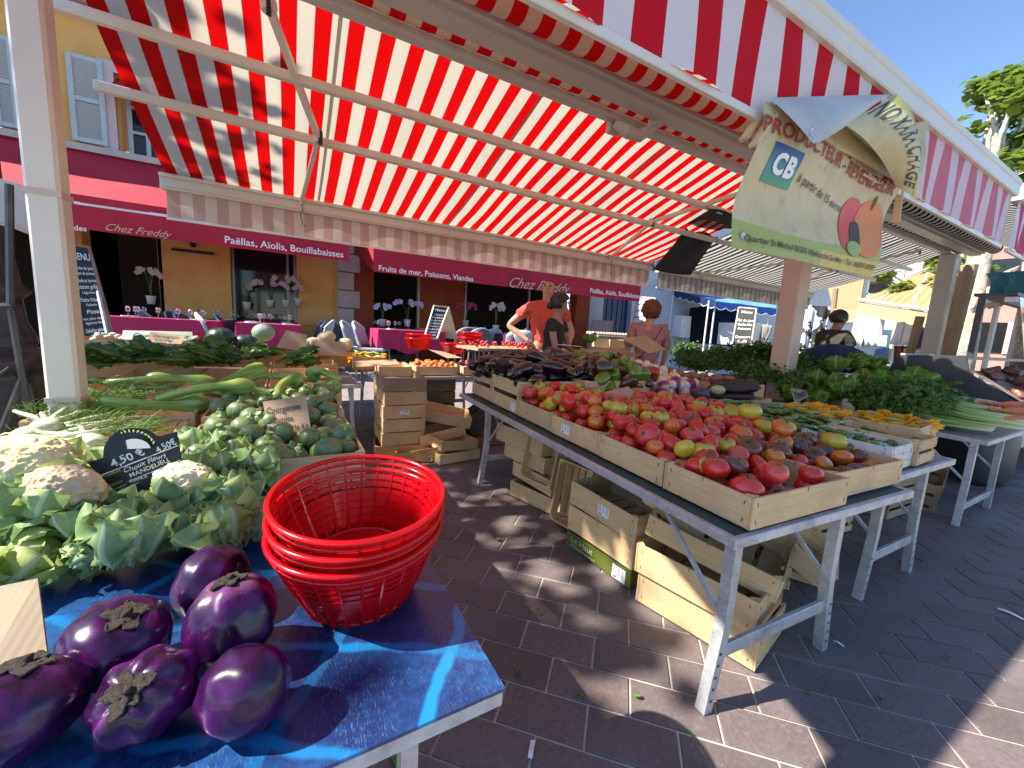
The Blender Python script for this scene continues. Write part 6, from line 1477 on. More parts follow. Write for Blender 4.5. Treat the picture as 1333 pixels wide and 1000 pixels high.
for i in range(60):
    u, v = (i % 10)/9, (i//10)/5; p = at(1150+60*u, 512+12*v, X=5.2-.4*v); p += Vector((random.uniform(-.05,.05), random.uniform(-.05,.05), 0))
    if i % 4 != 3: thing('celery_leaves', 'tuft of celery leaves on the metal table top', 'celery', p, (0,0,i), 'tufts of celery leaves beside the stalks', random.choice(HM), random.uniform(.9,1.3))
CEL = NT('celery_stalk'); _c = CEL.coord('Generated'); CEL.base(CEL.ramp(CEL.sep(_c)[0], [(.0, (.09,.17,.02)), (.45, (.22,.33,.06)), (1.0, (.55,.58,.36))])); CEL.set(Roughness=.35, Coat_Weight=.2); CEL = CEL.m
cm_ = []
for s in range(3):
    b = MB(); rr = random.Random(s)
    for k in range(13):
        a = 2*pi*k/13*2.4; r = .012+.026*(k/13); sp_ = 1+.9*rr.random()
        b.tube([(-.24, r*cos(a)*sp_*1.3, r*sin(a)*sp_+.02), (-.08, r*cos(a)*1.3, r*sin(a)*1.2), (.10, r*cos(a), r*sin(a)), (.17, r*.85*cos(a), r*.85*sin(a)), (.19, r*.4*cos(a), r*.4*sin(a))], [.008,.013,.020,.022,.012], 7, flat=.7)
    cm_.append(b.mesh('celery_stalks', CEL, True))
for i, (px, py, X, lab) in enumerate(((1240,548,4.75,'nearest celery bunch on the table end'),(1262,535,4.95,'celery bunch with the whitest base'),(1280,545,4.8,'outer celery bunch at the metal corner'),(1225,530,5.1,'celery bunch behind the nearest'),(1210,543,4.85,'celery bunch, leafy and dark'),(1250,525,5.2,'celery bunch furthest back, beside the pale card'))):
    p = at(px, py, X=X); p.z = max(p.z, ZT+.045); o = thing('celery_bunch', lab, 'celery', p, (0, .05, -.95+.1*sin(i*2)), 'celery bunches laid side by side', None, 1.25); ob('stalks', cm_[i % 3], o)
    ob('leaves', HM[i % 5], o, (-.27,0,.02), (0,0,i), .9)
CAR = skin('carrot_skin', (.50,.13,.03), (.58,.18,.05), 14, .5, .2, .1); RDM = skin('pink_carrot_skin', (.45,.10,.08), (.50,.18,.12), 14, .5, .2, .1)
cam_ = [bent(.24,.004,.017,.02,8,9,m_,'carrot',.15) for m_ in (CAR, RDM)]
for i in range(18):
    px, py = 1296+(i % 6)*9, 527+(i//6)*10; p = at(px, py, X=5.15-.12*(i//6)); p.z = max(p.z, ZT+.02)
    lay(cam_[i % 2], 'carrot', 'orange carrot at the table corner beside the celery' if i % 2 == 0 else 'pinkish carrot at the table corner beside the celery', 'carrot', 'carrots beside the celery', p, 2.2+random.uniform(-.25,.25), random.uniform(-.1,.1), i, 1.2)
# dark support blocks under the banks
tag(ob('display_riser', MB().box((5.35,2.75,.775),(.95,1.1,.17)).mesh('display_riser', GREENSH)), 'dark riser under the bank of herbs', 'riser')

# ================================================================ BLACK REFRIGERATED COUNTER
t = thing('refrigerated_counter', 'black sided refrigerated fish counter with sloping glass at the right edge', 'counter', (6.4, 0, 0))
pr = [(.96,.36),(.92,.70),(.95,.83),(1.36,1.12),(1.40,1.30),(1.95,1.26),(2.05,1.0),(2.0,.36)]
CNT = simple('charcoal_counter_side', (.035,.036,.042), .45, (.05,.05,.057), 4)
b = MB(); n = len(pr); x0, x1 = 0, .05
b.add([(x0, y, z) for y, z in pr]+[(x1, y, z) for y, z in pr], [tuple(range(n)), tuple(range(2*n-1, n-1, -1))]+[(i, n+i, n+(i+1) % n, (i+1) % n) for i in range(n)]); ob('side_panel', b.mesh('side_panel', CNT), t)
ob('counter_body', MB().box((2.05,1.5,.60),(4.0,1.0,.46)).mesh('counter_body', CNT, bevel=.02), t); ob('steel_top', MB().box((2.05,1.68,1.27),(4.0,.54,.03)).mesh('steel_top', GALV), t)
ob('front_fairing', MB().box((2.05,1.0,.56),(4.0,.06,.44)).mesh('front_fairing', simple('pale_fairing', (.45,.45,.43), .5)), t)
b = MB(); b.add([(.06,.96,.86),(4,.96,.86),(4,1.36,1.14),(.06,1.36,1.14)], [(0,1,2,3)]); ob('display_bed', b.mesh('display_bed', simple('crushed_ice_and_fish', (.16,.10,.07), .5, (.30,.26,.24), 9, .6)), t)
b = MB(); b.box((2.05,1.30,1.95),(4.0,.30,.03)); b.box((.03,1.38,1.6),(.04,.05,.66)); ob('canopy_shelf', b.mesh('canopy_shelf', CNT), t)
b = MB(); b.add([(.06,1.14,1.92),(4,1.14,1.92),(4,.93,.86),(.06,.93,.86),(.06,1.135,1.92),(4,1.135,1.92),(4,.925,.86),(.06,.925,.86)], [(0,1,2,3),(7,6,5,4),(0,4,5,1),(1,5,6,2),(2,6,7,3),(3,7,4,0)]); ob('glass', b.mesh('glass', GLASS), t)
ob('strip_light', MB().box((2.05,1.2,1.90),(3.9,.08,.05)).mesh('strip_light', WHITE), t)
for i in range(22):
    c = Vector((6.55+random.uniform(0,1.6), 0, 0)); yy = random.uniform(1.0,1.32); thing('fish_portion', 'reddish brown fish or meat portion on the counter bed', 'fish', (c.x, yy, .86+(yy-.96)*.7+.04), (random.random(), random.random(), random.random()*6), 'portions laid out in the counter', ball(1, 10, 6, 0, 0, .4, 0, i, .2, simple('dark_red_fish', (.16,.05,.03), .35, (.25,.12,.08), 5) if i == 0 else bpy.data.materials['dark_red_fish'], 'fish_portion', .5), random.uniform(.06,.11))
b = MB(); b.lathe([(.16,0),(.20,.10),(.205,.5),(.19,.56)], 20); tag(ob('dark_tub', b.mesh('dark_tub', simple('dark_grey_plastic', (.05,.05,.052), .45), True), None, (6.35,1.12,0), (0,0,0), (1.7,1.1,1)), 'rounded dark grey tub under the counter', 'tub')
tag(ob('shade_board', MB().box((0,0,0), (.05,1.1,.5)).mesh('shade_board', BLACKC), None, (5.95,1.65,.30)), 'black board added for the shade behind the celery table legs', 'cloth')  # black board added to paint in the shade under the celery table

# ================================================================ BANNER
BANM = NT('yellowed_vinyl_banner'); _c = BANM.coord('UV'); _o = BANM.coord('Object'); _s = BANM.sep(_c)
_n = BANM.noise(_o, 3.5, 6, .65); k1 = BANM.ramp(_n, [(.3, (.52,.45,.24)), (.55, (.64,.56,.33)), (.75, (.54,.43,.20))])
wavy = BANM.math('ADD', _s[1], BANM.math('MULTIPLY', BANM.math('SINE', BANM.math('MULTIPLY', _s[0], 5.0)), -.03))
k1 = BANM.mix(BANM.ramp(wavy, [(.775, (0,)*3), (.79, (1,)*3)]), k1, (.42,.46,.12))
yb_ = BANM.math('MULTIPLY', BANM.math('GREATER_THAN', _s[1], .86), BANM.math('GREATER_THAN', _s[0], .53))
k1 = BANM.mix(yb_, k1, (.66,.53,.12)); gr = BANM.noise(_o, 13, 5, .7); k1 = BANM.mix(BANM.ramp(gr, [(.58, (0,)*3), (.70, (.4,)*3)]), k1, (.20,.15,.06))
BANM.base(k1); BANM.set(Roughness=.5, Specular_IOR_Level=.35); BANM.translucent(k1, .18); BANM = BANM.m
YB = .985
TL, TR_, BR, BL_ = at(988,134,Y=YB), at(1174,232,Y=YB), at(1134,360,Y=YB), at(945,324,Y=YB)
def PB(u, v, off=0):
    """u to the right, v from the top down"""
    T = TL.lerp(TR_, u); Bq = BL_.lerp(BR, u); p = T.lerp(Bq, v)
    p.y -= .03*sin(u*5.2+.6)*(1-v*.5) + .02*sin(v*7+u*2) + .05*max(0, u-.7)*(1-v)
    return p+Vector((0,-1,0))*off
bn = thing('market_banner', 'yellowed vinyl banner reading Producteur Revendeur hanging folded from the awning', 'banner', (0,0,0))
b = MB(); b.grid(lambda u, v: PB(u, v), 40, 30); ob('sheet', b.mesh('sheet', BANM, True), bn)
def _up(a, c):
    u = .30+.70*a; return (u, -.55*a*(1-c))
b = MB(); b.grid(lambda a, c: PB(*_up(a, c), .055), 12, 6, uv=False); ob('upper_sheet', b.mesh('upper_sheet', simple('plain_yellowed_vinyl', (.56,.48,.25), .5, (.44,.36,.16), 4), True), bn)
b = MB(); _P = [at(x, y, Y=.955) for x, y in ((1040,172),(1062,186),(1104,156),(1140,160),(1176,200),(1182,240),(1168,238),(1122,210),(1078,188))]; b.add([Vector(p) for p in _P]+[Vector(p)+Vector((0,.006,0)) for p in _P], [tuple(range(9)), tuple(range(17, 8, -1))]); ob('inner_fold', b.mesh('inner_fold', bpy.data.materials['plain_yellowed_vinyl']), bn)
def on_banner(body, u0, u1, v0, v1, hgt, mat, shear=0, bold=.01, arc=0, grow=0, off=.006, nm='lettering'):
    me = text_mesh(body, 1, mat, shear, 0, 1, bold); bm = bmesh.new(); bm.from_mesh(me); bmesh.ops.subdivide_edges(bm, edges=bm.edges[:], cuts=1); bmesh.ops.triangulate(bm, faces=bm.faces[:]); bm.to_mesh(me); bm.free()
    xs_ = [v.co.x for v in me.vertices]; w = max(xs_)-min(xs_); x_0 = min(xs_)
    for v in me.vertices:
        k = (v.co.x-x_0)/w; g = 1+grow*k; v.co = PB(u0+(u1-u0)*k, v0+(v1-v0)*k - arc*sin(pi*k) - v.co.y*hgt*g, off)
    return ob(nm, me, bn)
CR = simple('crimson_print', (.34,.045,.025), .6); OLV = simple('olive_black_print', (.055,.055,.02), .6)
on_banner('PRODUCTEUR - REVENDEUR', .0, .97, .205, .19, .150, CR, 0, .018, .0)
on_banner('à partir de 15 euros', .25, .66, .42, .475, .088, OLV, 0, .01)
on_banner('Quartier St Michel 06230 Villefranche Sur Mer - Tel : 0683910039', .05, .975, .93, .945, .066, OLV, 0, .016)
def patch(u0, u1, v0, v1, mat, off, nm, f=None, nu=8, nv=8):
    b = MB(); b.grid(lambda a, c: PB(*(f(a, c) if f else (u0+(u1-u0)*a, v0+(v1-v0)*c)), off), nu, nv); return ob(nm, b.mesh(nm, mat, True), bn)
CB = NT('blue_green_card_logo'); _g = CB.coord('UV'); CB.base(CB.ramp(CB.sep(_g)[1], [(.1, (.015,.06,.22)), (.55, (.05,.22,.25)), (1, (.08,.28,.10))])); CB = CB.m
patch(.07, .225, .245, .50, CB, .004, 'card_logo'); on_banner('C', .092, .150, .43, .43, .18, LETTER, 0, .05, 0, 0, .0075); on_banner('B', .158, .208, .43, .43, .18, LETTER, 0, .05, 0, 0, .0075)
PR = simple('printed_red_pepper', (.60,.02,.012), .5, (.66,.10,.03), 5); PO = simple('printed_orange_pepper', (.70,.13,.015), .5, (.62,.24,.03), 5); PGN = simple('printed_green_apple', (.35,.42,.10), .5, (.25,.32,.06), 4); PDK = simple('printed_dark_gap', (.06,.04,.03), .6)
def blob_f(cu, cv, ru, rv, p=2.6):
    def f(a, c):
        q = 2*pi*a; r = c; return (cu+ru*r*(abs(cos(q))**(2/p))*(1 if cos(q) > 0 else -1), cv+rv*r*(abs(sin(q))**(2/p))*(1 if sin(q) > 0 else -1))
    return f
patch(0,0,0,0, PR, .004, 'printed_red_pepper', blob_f(.74,.56,.08,.25), 28, 5); patch(0,0,0,0, PO, .0052, 'printed_orange_pepper', blob_f(.885,.56,.105,.28), 28, 5)
patch(0,0,0,0, PDK, .0062, 'printed_shadow', blob_f(.785,.66,.04,.15), 20, 4); patch(0,0,0,0, PGN, .0072, 'printed_green_apple', blob_f(.775,.78,.055,.07,2), 24, 4); patch(0,0,0,0, CALYX, .0066, 'printed_pepper_stalk', blob_f(.88,.30,.012,.07,2), 12, 3)
# flap folded over the front with the bare grey-white back outside, and the curl at the right
BACKM = simple('bare_vinyl_back', (.50,.50,.48), .6, (.40,.40,.38), 5, .1)
b = MB()
def PF(u, v):
    t_ = at(1003,127,Y=.95).lerp(at(1160,123,Y=.93), u)
    lo = at(1003,129,Y=.95).lerp(at(1056,190,Y=.86), u/.36) if u < .36 else at(1056,190,Y=.86).lerp(at(1160,124,Y=.93), (u-.36)/.64)
    e = t_.lerp(lo, v); e.y -= .035*sin(pi*u)*sin(pi*v*.9); e.z += .006*sin(u*9)*v; return e
b.grid(PF, 20, 12, uv=False); ob('folded_flap', b.mesh('folded_flap', BACKM, True), bn)
def PC(u, v):
    # curled upper right corner carrying the upper line of lettering
    a = at(1075,168,Y=.86).lerp(at(1182,125,Y=.93), u**.8) ; a.z += .03*sin(pi*u)
    e = at(1098,160,Y=.86).lerp(at(1172,262,Y=.90), u) ; e2 = at(1203,190,Y=.84)
    w = a.lerp(e2, v*1.0) if False else a
    q0 = at(1060,175,Y=.90); 
    A_ = at(1100,163,Y=.88).lerp(at(1168,122,Y=.92), v); B_ = at(1142,186,Y=.87).lerp(at(1214,165,Y=.85), v); C_ = at(1166,243,Y=.93).lerp(at(1192,258,Y=.89), v)
    p = A_*(1-u)**2+B_*2*u*(1-u)+C_*u*u; p.y -= .05*sin(pi*v)*sin(pi*u); return p
b = MB(); b.grid(lambda u, v: PC(u, v), 16, 10); ob('curled_corner', b.mesh('curled_corner', BANM, True), bn)
me = text_mesh('NO MARAÎCHAGE', 1, OLV, 0, 0, 1, .012); xs_ = [v.co.x for v in me.vertices]; w = max(xs_)-min(xs_)
for v in me.vertices:
    k = (v.co.x-min(xs_))/w; p = PC(.02+.93*k, .36+v.co.y*.62); q = (EYE-p).normalized(); v.co = p+q*.008
ob('lettering', me, bn)
for (u, v) in ((.045,.90),):
    p = PB(u, v, .003); ob('eyelet', MB().lathe([(.012,0),(.016,.003),(.010,.004),(.006,.002)], 14, p, R=rx(pi/2)).mesh('eyelet', GALV, True), bn)
ob('eyelet', MB().lathe([(.014,0),(.018,.003),(.012,.004),(.007,.002)], 14, at(1056,172,Y=.84), R=rx(pi/2)).mesh('eyelet', GALV, True), bn)
for (pa, pb, Y, w) in (((968,182),(1000,136),1.0,.03),((1172,245),(1166,290),1.0,.028),((980,190),(1008,150),.96,.028)):
    A_, B_ = at(*pa, Y=Y), at(*pb, Y=Y); tag(ob('wooden_batten', MB().tube([A_, B_], w*.8, 4, flat=.35).mesh('wooden_batten', WOOD)), 'flat wooden batten %s' % ('clamping the left corner of the banner' if pa[0] == 968 else 'hanging at the right of the banner' if pa[0] == 1172 else 'second batten under the left corner of the banner'), 'batten')
# ================================================================ PEOPLE
def skin_mesh(nm, nodes, edges, mat, root=None, sub=2):
    names = list(nodes); me = bpy.data.meshes.new(nm); me.from_pydata([nodes[n][0] for n in names], [(names.index(a), names.index(b_)) for a, b_ in edges], [])
    o = bpy.data.objects.new(nm, me); C.objects.link(o); o.modifiers.new('s', 'SKIN'); m2 = o.modifiers.new('u', 'SUBSURF'); m2.levels = sub; m2.render_levels = sub
    for i, n in enumerate(names):
        r = nodes[n][1]; me.skin_vertices[0].data[i].radius = (r, r) if not hasattr(r, '__len__') else r
        me.skin_vertices[0].data[i].use_root = (n == (root or names[0]))
    dg = bpy.context.evaluated_depsgraph_get(); out = bpy.data.meshes.new_from_object(o.evaluated_get(dg)); out.name = nm
    bpy.data.objects.remove(o); out.materials.clear(); out.materials.append(mat); out.polygons.foreach_set('use_smooth', [True]*len(out.polygons)); return out
def skintone(n, c): return simple(n, c, .55, tuple(x*.88 for x in c), 9, sss=.08)
def person(lab, loc, yaw, H, skinc, shirt, trous, hairm, hair='short', build=1.0, Larm=None, Rarm=None, headyaw=0, lean=0, sleeve=.55, skirt=False):
    """local frame: +y the way the body faces, +x its right-hand side"""
    k = H/1.70; t = thing('person', lab, 'person', loc, (0,0,yaw)); B = build
    V3 = lambda x, y, z: Vector((x*k, (y+lean*max(0, z-.9))*k, z*k))
    sw = .175*B
    Ls = V3(-sw, 0, 1.385); Rs = V3(sw, 0, 1.385)
    Le, Lh = [V3(*p) for p in (Larm or ((-.25,.02,1.10), (-.24,.12,.86)))]; Re, Rh = [V3(*p) for p in (Rarm or ((.25,.02,1.10), (.24,.12,.86)))]
    hy = Matrix.Rotation(headyaw, 3, 'Z'); hc = V3(0,.015,1.58)
    def hd(x, y, z): return hc + hy @ Vector((x*k, y*k, z*k))
    nodes = {'pel': (V3(0,0,.93), (.125*B*k,.10*B*k)), 'waist': (V3(0,0,1.08), (.115*B*k,.09*B*k)), 'chest': (V3(0,0,1.27), (.135*B*k,.10*B*k)), 'neckb': (V3(0,-.005,1.41), (.075*k,.06*k)), 'neck': (V3(0,.0,1.47), .050*k),
        'jaw': (hd(0,.012,-.045), .062*k), 'skull': (hd(0,-.005,.03), (.078*k,.085*k)), 'crown': (hd(0,-.01,.075), .055*k),
        'ls': (Ls, .055*B*k), 'le': (Le, .038*B*k), 'lw': (Lh, .026*k), 'lp': (Lh+(Lh-Le).normalized()*.07*k, (.034*k,.02*k)), 'rs': (Rs, .055*B*k), 're': (Re, .038*B*k), 'rw': (Rh, .026*k), 'rp': (Rh+(Rh-Re).normalized()*.07*k, (.034*k,.02*k)),
        'lhip': (V3(-.09,0,.86), .085*B*k), 'lk': (V3(-.10,.01,.48), .055*k), 'la': (V3(-.10,-.01,.09), .036*k), 'lt': (V3(-.11,.13,.035), .03*k), 'rhip': (V3(.09,0,.86), .085*B*k), 'rk': (V3(.10,.01,.48), .055*k), 'ra': (V3(.10,-.01,.09), .036*k), 'rt': (V3(.11,.13,.035), .03*k)}
    ed = [('pel','waist'),('waist','chest'),('chest','neckb'),('neckb','neck'),('neck','jaw'),('jaw','skull'),('skull','crown'),('chest','ls'),('ls','le'),('le','lw'),('lw','lp'),('chest','rs'),('rs','re'),('re','rw'),('rw','rp'),('pel','lhip'),('lhip','lk'),('lk','la'),('la','lt'),('pel','rhip'),('rhip','rk'),('rk','ra'),('ra','rt')]
    ob('body', skin_mesh('body', nodes, ed, skinc, 'pel'), t)
    # face
    b = MB(); b.tube([hd(0,.078,.035), hd(0,.098,.0), hd(0,.082,-.012)], [.008*k,.013*k,.010*k], 7); ob('nose', b.mesh('nose', skinc, True), t)
    b = MB()
    for s in (-1, 1): b.lathe([(.002,-.004*k),(.010*k,0),(.002,.004*k)], 8, hd(s*.03,.078,.028), R=rx(pi/2)); b.box(hd(s*.03,.082,.05), (.026*k,.006,.005*k))
    ob('eyes_and_brows', b.mesh('eyes_and_brows', INK), t); ob('mouth', MB().box(hd(0,.077,-.052), (.04*k,.006,.007*k)).mesh('mouth', simple('lip', (.35,.10,.08), .5)), t)
    for s in (-1, 1): ob('ear', MB().lathe([(.006*k,-.006),(.022*k,0),(.010*k,.008)], 9, hd(s*.082,-.005,.0), R=ry(pi/2)).mesh('ear', skinc, True), t)
    # fingers
    for (w_, e_) in ((Lh, Le), (Rh, Re)):
        d = (w_-e_).normalized(); sdir = d.cross(Z0).normalized() if abs(d.z) < .9 else Vector((1,0,0)); dn = d.cross(sdir).normalized()
        if dn.z > 0: dn = -dn
        b = MB()
        for i, (o_, L) in enumerate(((-.026,.062),(-.009,.072),(.009,.068),(.025,.052))):
            p0 = w_+d*.075*k+sdir*o_*k; b.tube([p0, p0+(d*.6*L+dn*.010)*k, p0+(d*.95*L+dn*.035)*k], [.0095*k,.0085*k,.006*k], 7)
        p0 = w_+d*.03*k-sdir*.03*k; b.tube([p0, p0+(d*.03-sdir*.022)*k, p0+(d*.06-sdir*.018+dn*.02)*k], [.011*k,.0095*k,.007*k], 7); ob('fingers', b.mesh('fingers', skinc, True), t)
    # shirt
    se = lambda a, c: a.lerp(c, sleeve)
    sn = {'h': (V3(0,0,.90), (.150*B*k,.120*B*k)), 'w': (V3(0,0,1.07), (.138*B*k,.112*B*k)), 'c': (V3(0,0,1.27), (.160*B*k,.122*B*k)), 'n': (V3(0,-.005,1.40), (.085*k,.07*k)), 'ls': (Ls+V3(0,0,0)*0, .074*B*k), 'le': (se(Ls, Le), .064*B*k), 'rs': (Rs, .074*B*k), 're': (se(Rs, Re), .064*B*k)}
    sh = skin_mesh('shirt', sn, [('h','w'),('w','c'),('c','n'),('c','ls'),('ls','le'),('c','rs'),('rs','re')], shirt, 'h', 3)
    for v in sh.vertices:
        q = v.co*7; v.co += v.normal*(.016*noise.noise(Vector((q.x*1.6, q.y*1.6, q.z*3.2)))+.007*noise.noise(q*3.1))*k
    ob('shirt', sh, t)
    tn = {'p': (V3(0,0,.93), (.142*B*k,.118*B*k)), 'lh': (V3(-.09,0,.84), .100*B*k), 'lk': (V3(-.10,.01,.48), .078*k), 'la': (V3(-.10,-.01,.12), .062*k), 'rh': (V3(.09,0,.84), .100*B*k), 'rk': (V3(.10,.01,.48), .078*k), 'ra': (V3(.10,-.01,.12), .062*k)}
    ob('trousers', skin_mesh('trousers', tn, [('p','lh'),('lh','lk'),('lk','la'),('p','rh'),('rh','rk'),('rk','ra')], trous, 'p'), t)
    for s in (-1, 1): ob('shoe', MB().box(V3(s*.105,.05,.03), (.09*k,.26*k,.06*k)).mesh('shoe', BLACK, bevel=.015), t)
    if hair != 'bald':
        b = MB(); nu, nv = 40, 26; vs = []
        for i in range(nv+1):
            th = pi*(.86 if hair == 'curly' else .74)*i/nv
            for j in range(nu):
                q = 2*pi*j/nu; face = max(0, sin(q)); lim = (.52+.48*(1-face**.5)) if face > .25 else 1
                T = min(th, pi*(.86 if hair == 'curly' else .74)*lim)
                R_ = (.098 if hair == 'short' else .120 if hair == 'curly' else .106) * (1+(.20 if hair == 'curly' else .07)*noise.noise(Vector((sin(T)*cos(q)*9, sin(T)*sin(q)*9, cos(T)*9)))+(.08 if hair == 'curly' else .03)*noise.noise(Vector((sin(T)*cos(q)*25, sin(T)*sin(q)*25, cos(T)*25))))
                vs.append(hd(R_*sin(T)*cos(q)*.93, R_*sin(T)*sin(q)*1.02-.012, .028+R_*cos(T)*1.02))
        b.add(vs, [(i*nu+j, (i+1)*nu+j, (i+1)*nu+(j+1) % nu, i*nu+(j+1) % nu) for i in range(nv) for j in range(nu)]); ob('hair', b.mesh('hair', hairm, True), t)
        if hair == 'tied': ob('hair_bun', ball(1,12,8,0,0,.9,0,3,.1,hairm,'hair_bun'), t, hd(0,-.11,-.02), (0,0,0), .045*k)
    return t, V3, hd
SK1, SK2 = skintone('light_skin', (.52,.28,.20)), skintone('tan_skin', (.36,.19,.13))
HBK = simple('black_hair', (.012,.010,.009), .5, (.03,.022,.018), 60, .5); HRD = simple('auburn_hair', (.12,.035,.012), .6, (.22,.07,.02), 50, .9, .01)
SHB = simple('black_tshirt', (.012,.012,.013), .85, (.02,.02,.022), 6, .2, .01); SHC = simple('coral_tshirt', (.66,.085,.05), .8, (.58,.07,.045), 7, .4, .02); SHP = simple('dusty_pink_blouse', (.44,.20,.19), .85, (.36,.155,.15), 8, .5, .02); SHO = simple('dark_olive_shirt', (.03,.028,.02), .85, (.045,.042,.03), 6, .3)
TRG = simple('grey_trousers', (.25,.22,.25), .85); TRN = simple('navy_cloth', (.008,.012,.055), .85, (.012,.02,.085), 5, .4, .02)
def head_at(px, py, Y=None, X=None): return at(px, py, Y=Y) if Y else at(px, py, X=X)
h = head_at(724, 382, Y=3.75)
person('dark-haired saleswoman in a black t-shirt reaching towards a lettuce, a pale watch on her wrist', (h.x-.02, h.y, 0), radians(-148), h.z, SK2, SHB, TRG, HBK, 'tied', .88, ((-.22,.10,1.10),(-.10,.32,1.03)), ((.20,.12,1.10),(.10,.36,1.02)), 0.5, .10, .42)
h = head_at(714, 362, Y=4.35)
person('bald man in a coral t-shirt standing behind the dark-haired woman, hand on hip', (h.x, h.y, 0), radians(165), h.z, SK1, SHC, TRG, HBK, 'bald', 1.04, ((-.30,.05,1.12),(-.20,.22,.98)), ((.42,-.02,1.16),(.24,.12,1.02)), -.5, .02, .62)
h = head_at(849, 391, Y=3.62)
t, V3, hd = person('woman with curly auburn hair in a pink blouse, seen from behind', (h.x, h.y, 0), radians(-28), h.z-.02, SK1, SHP, SHP, HRD, 'curly', 1.05, None, None, .2, 0, .95)
b = MB(); b.tube([V3(.13,-.085,1.40), V3(.05,-.142,1.28), V3(-.06,-.148,1.12), V3(-.15,-.12,.98)], .008, 4, flat=.4); ob('bag_strap', b.mesh('bag_strap', BLACK), t)
h = head_at(1086, 403, X=6.3)
person('dark-haired man in a dark olive shirt, in profile behind the lettuces', (h.x, h.y, 0), radians(-112), h.z, SK2, SHO, TRN, HBK, 'short', 1.0, ((-.24,.12,1.14),(-.10,.34,1.12)), ((.22,.12,1.12),(.05,.34,1.10)), -.2, .12, .6)
# navy jacket heap with teal and red lining
def drape(c, w, d, h_, mat, lab, nm, cat, seed=1):
    b = MB()
    def Pd(u, v):
        a = 2*pi*u; th = pi*.5*v; r = 1+.12*sin(a*5+seed)*v+.06*sin(a*11)
        return Vector((c.x+w*r*cos(a)*sin(th), c.y+d*r*sin(a)*sin(th), c.z+h_*cos(th)**.8 - .25*max(0, v-.8)*0))
    b.grid(Pd, 40, 12, uv=False); return tag(ob(nm, b.mesh(nm, mat, True)), lab, cat)
q = at(1084, 472, X=5.9); drape(q-Vector((0,0,.1)), .36, .36, .33, TRN, 'navy blue jacket heaped behind the lettuces, in front of the man', 'navy_jacket', 'jacket')
q = at(1057, 462, X=5.75); drape(q-Vector((0,0,.06)), .07, .07, .15, simple('teal_cloth', (.01,.22,.17), .8), 'teal cloth sleeve left of the navy jacket', 'teal_cloth', 'cloth', 3)
q = at(1050, 468, X=5.7); drape(q-Vector((0,0,.05)), .06, .06, .07, simple('dark_red_cloth', (.22,.01,.02), .8), 'dark red cloth below the teal sleeve', 'red_cloth', 'cloth', 4)
# lettuce in her hand
lettuce(at(768,442,Y=3.5), 'round lettuce by the hand of the saleswoman', .75, 77)
thing('weighing_tray', 'white papers beside the hand of the saleswoman', 'paper', at(742,450,Y=3.45), (0,.05,.4), None, MB().box((0,0,0), (.26,.16,.006)).mesh('paper_sheet', WHITE))

# ================================================================ BACKDROP ON THE RIGHT
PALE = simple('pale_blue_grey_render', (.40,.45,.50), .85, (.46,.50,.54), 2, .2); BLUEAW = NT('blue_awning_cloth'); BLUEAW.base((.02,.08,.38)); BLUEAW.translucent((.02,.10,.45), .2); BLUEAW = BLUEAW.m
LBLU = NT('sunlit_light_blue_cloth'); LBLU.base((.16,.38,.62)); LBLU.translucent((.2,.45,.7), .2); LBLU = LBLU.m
BDOOR = simple('dark_blue_door_paint', (.012,.03,.09), .4, (.018,.045,.12), 5)
gb_ = thing('pale_building', 'pale grey blue building with a dark blue door, right of the oxblood restaurant', 'building')
dx0, dx1 = fx(758, 395), fx(788, 395); wx = [(dx1+1.2+i*2.4, dx1+2.3+i*2.4, 3.4, 5.0) for i in range(4)]
wall_with_holes(xe+.52, 26, 0, 6.6, FY+.1, .35, [(dx0+.9, dx1+1.2, TZ, 2.9)]+wx, PALE, parent=gb_)
d = ob('door', MB().box(((dx0+dx1)/2+1.0, FY+.3, 1.66), (dx1-dx0+.5, .06, 2.5)).mesh('door', BDOOR), gb_)
for i in range(5): ob('door_slat', MB().box((dx0+1.0+(dx1-dx0)*i/4, FY+.26, 1.66), (.06,.03,2.4)).mesh('door_slat', BDOOR), d)
for w_ in wx: win(w_[0], w_[1], w_[2], w_[3], FY+.3, gb_)
b = MB(); b.box((xe+9, FY+4.5, 6.75), (19, 9, .3)); ob('roof', b.mesh('roof', STONE), gb_)
q = at(783,392,Y=9.0); thing('grey_sign_board', 'greyish poster board leaning on the pale wall right of the blue door', 'board', (q.x+.1, 9.05, TZ+.66), (.12,0,0), None, MB().box((0,0,0), (.75,.03,1.2)).mesh('poster_board', simple('mauve_grey_board', (.26,.22,.24), .7)))
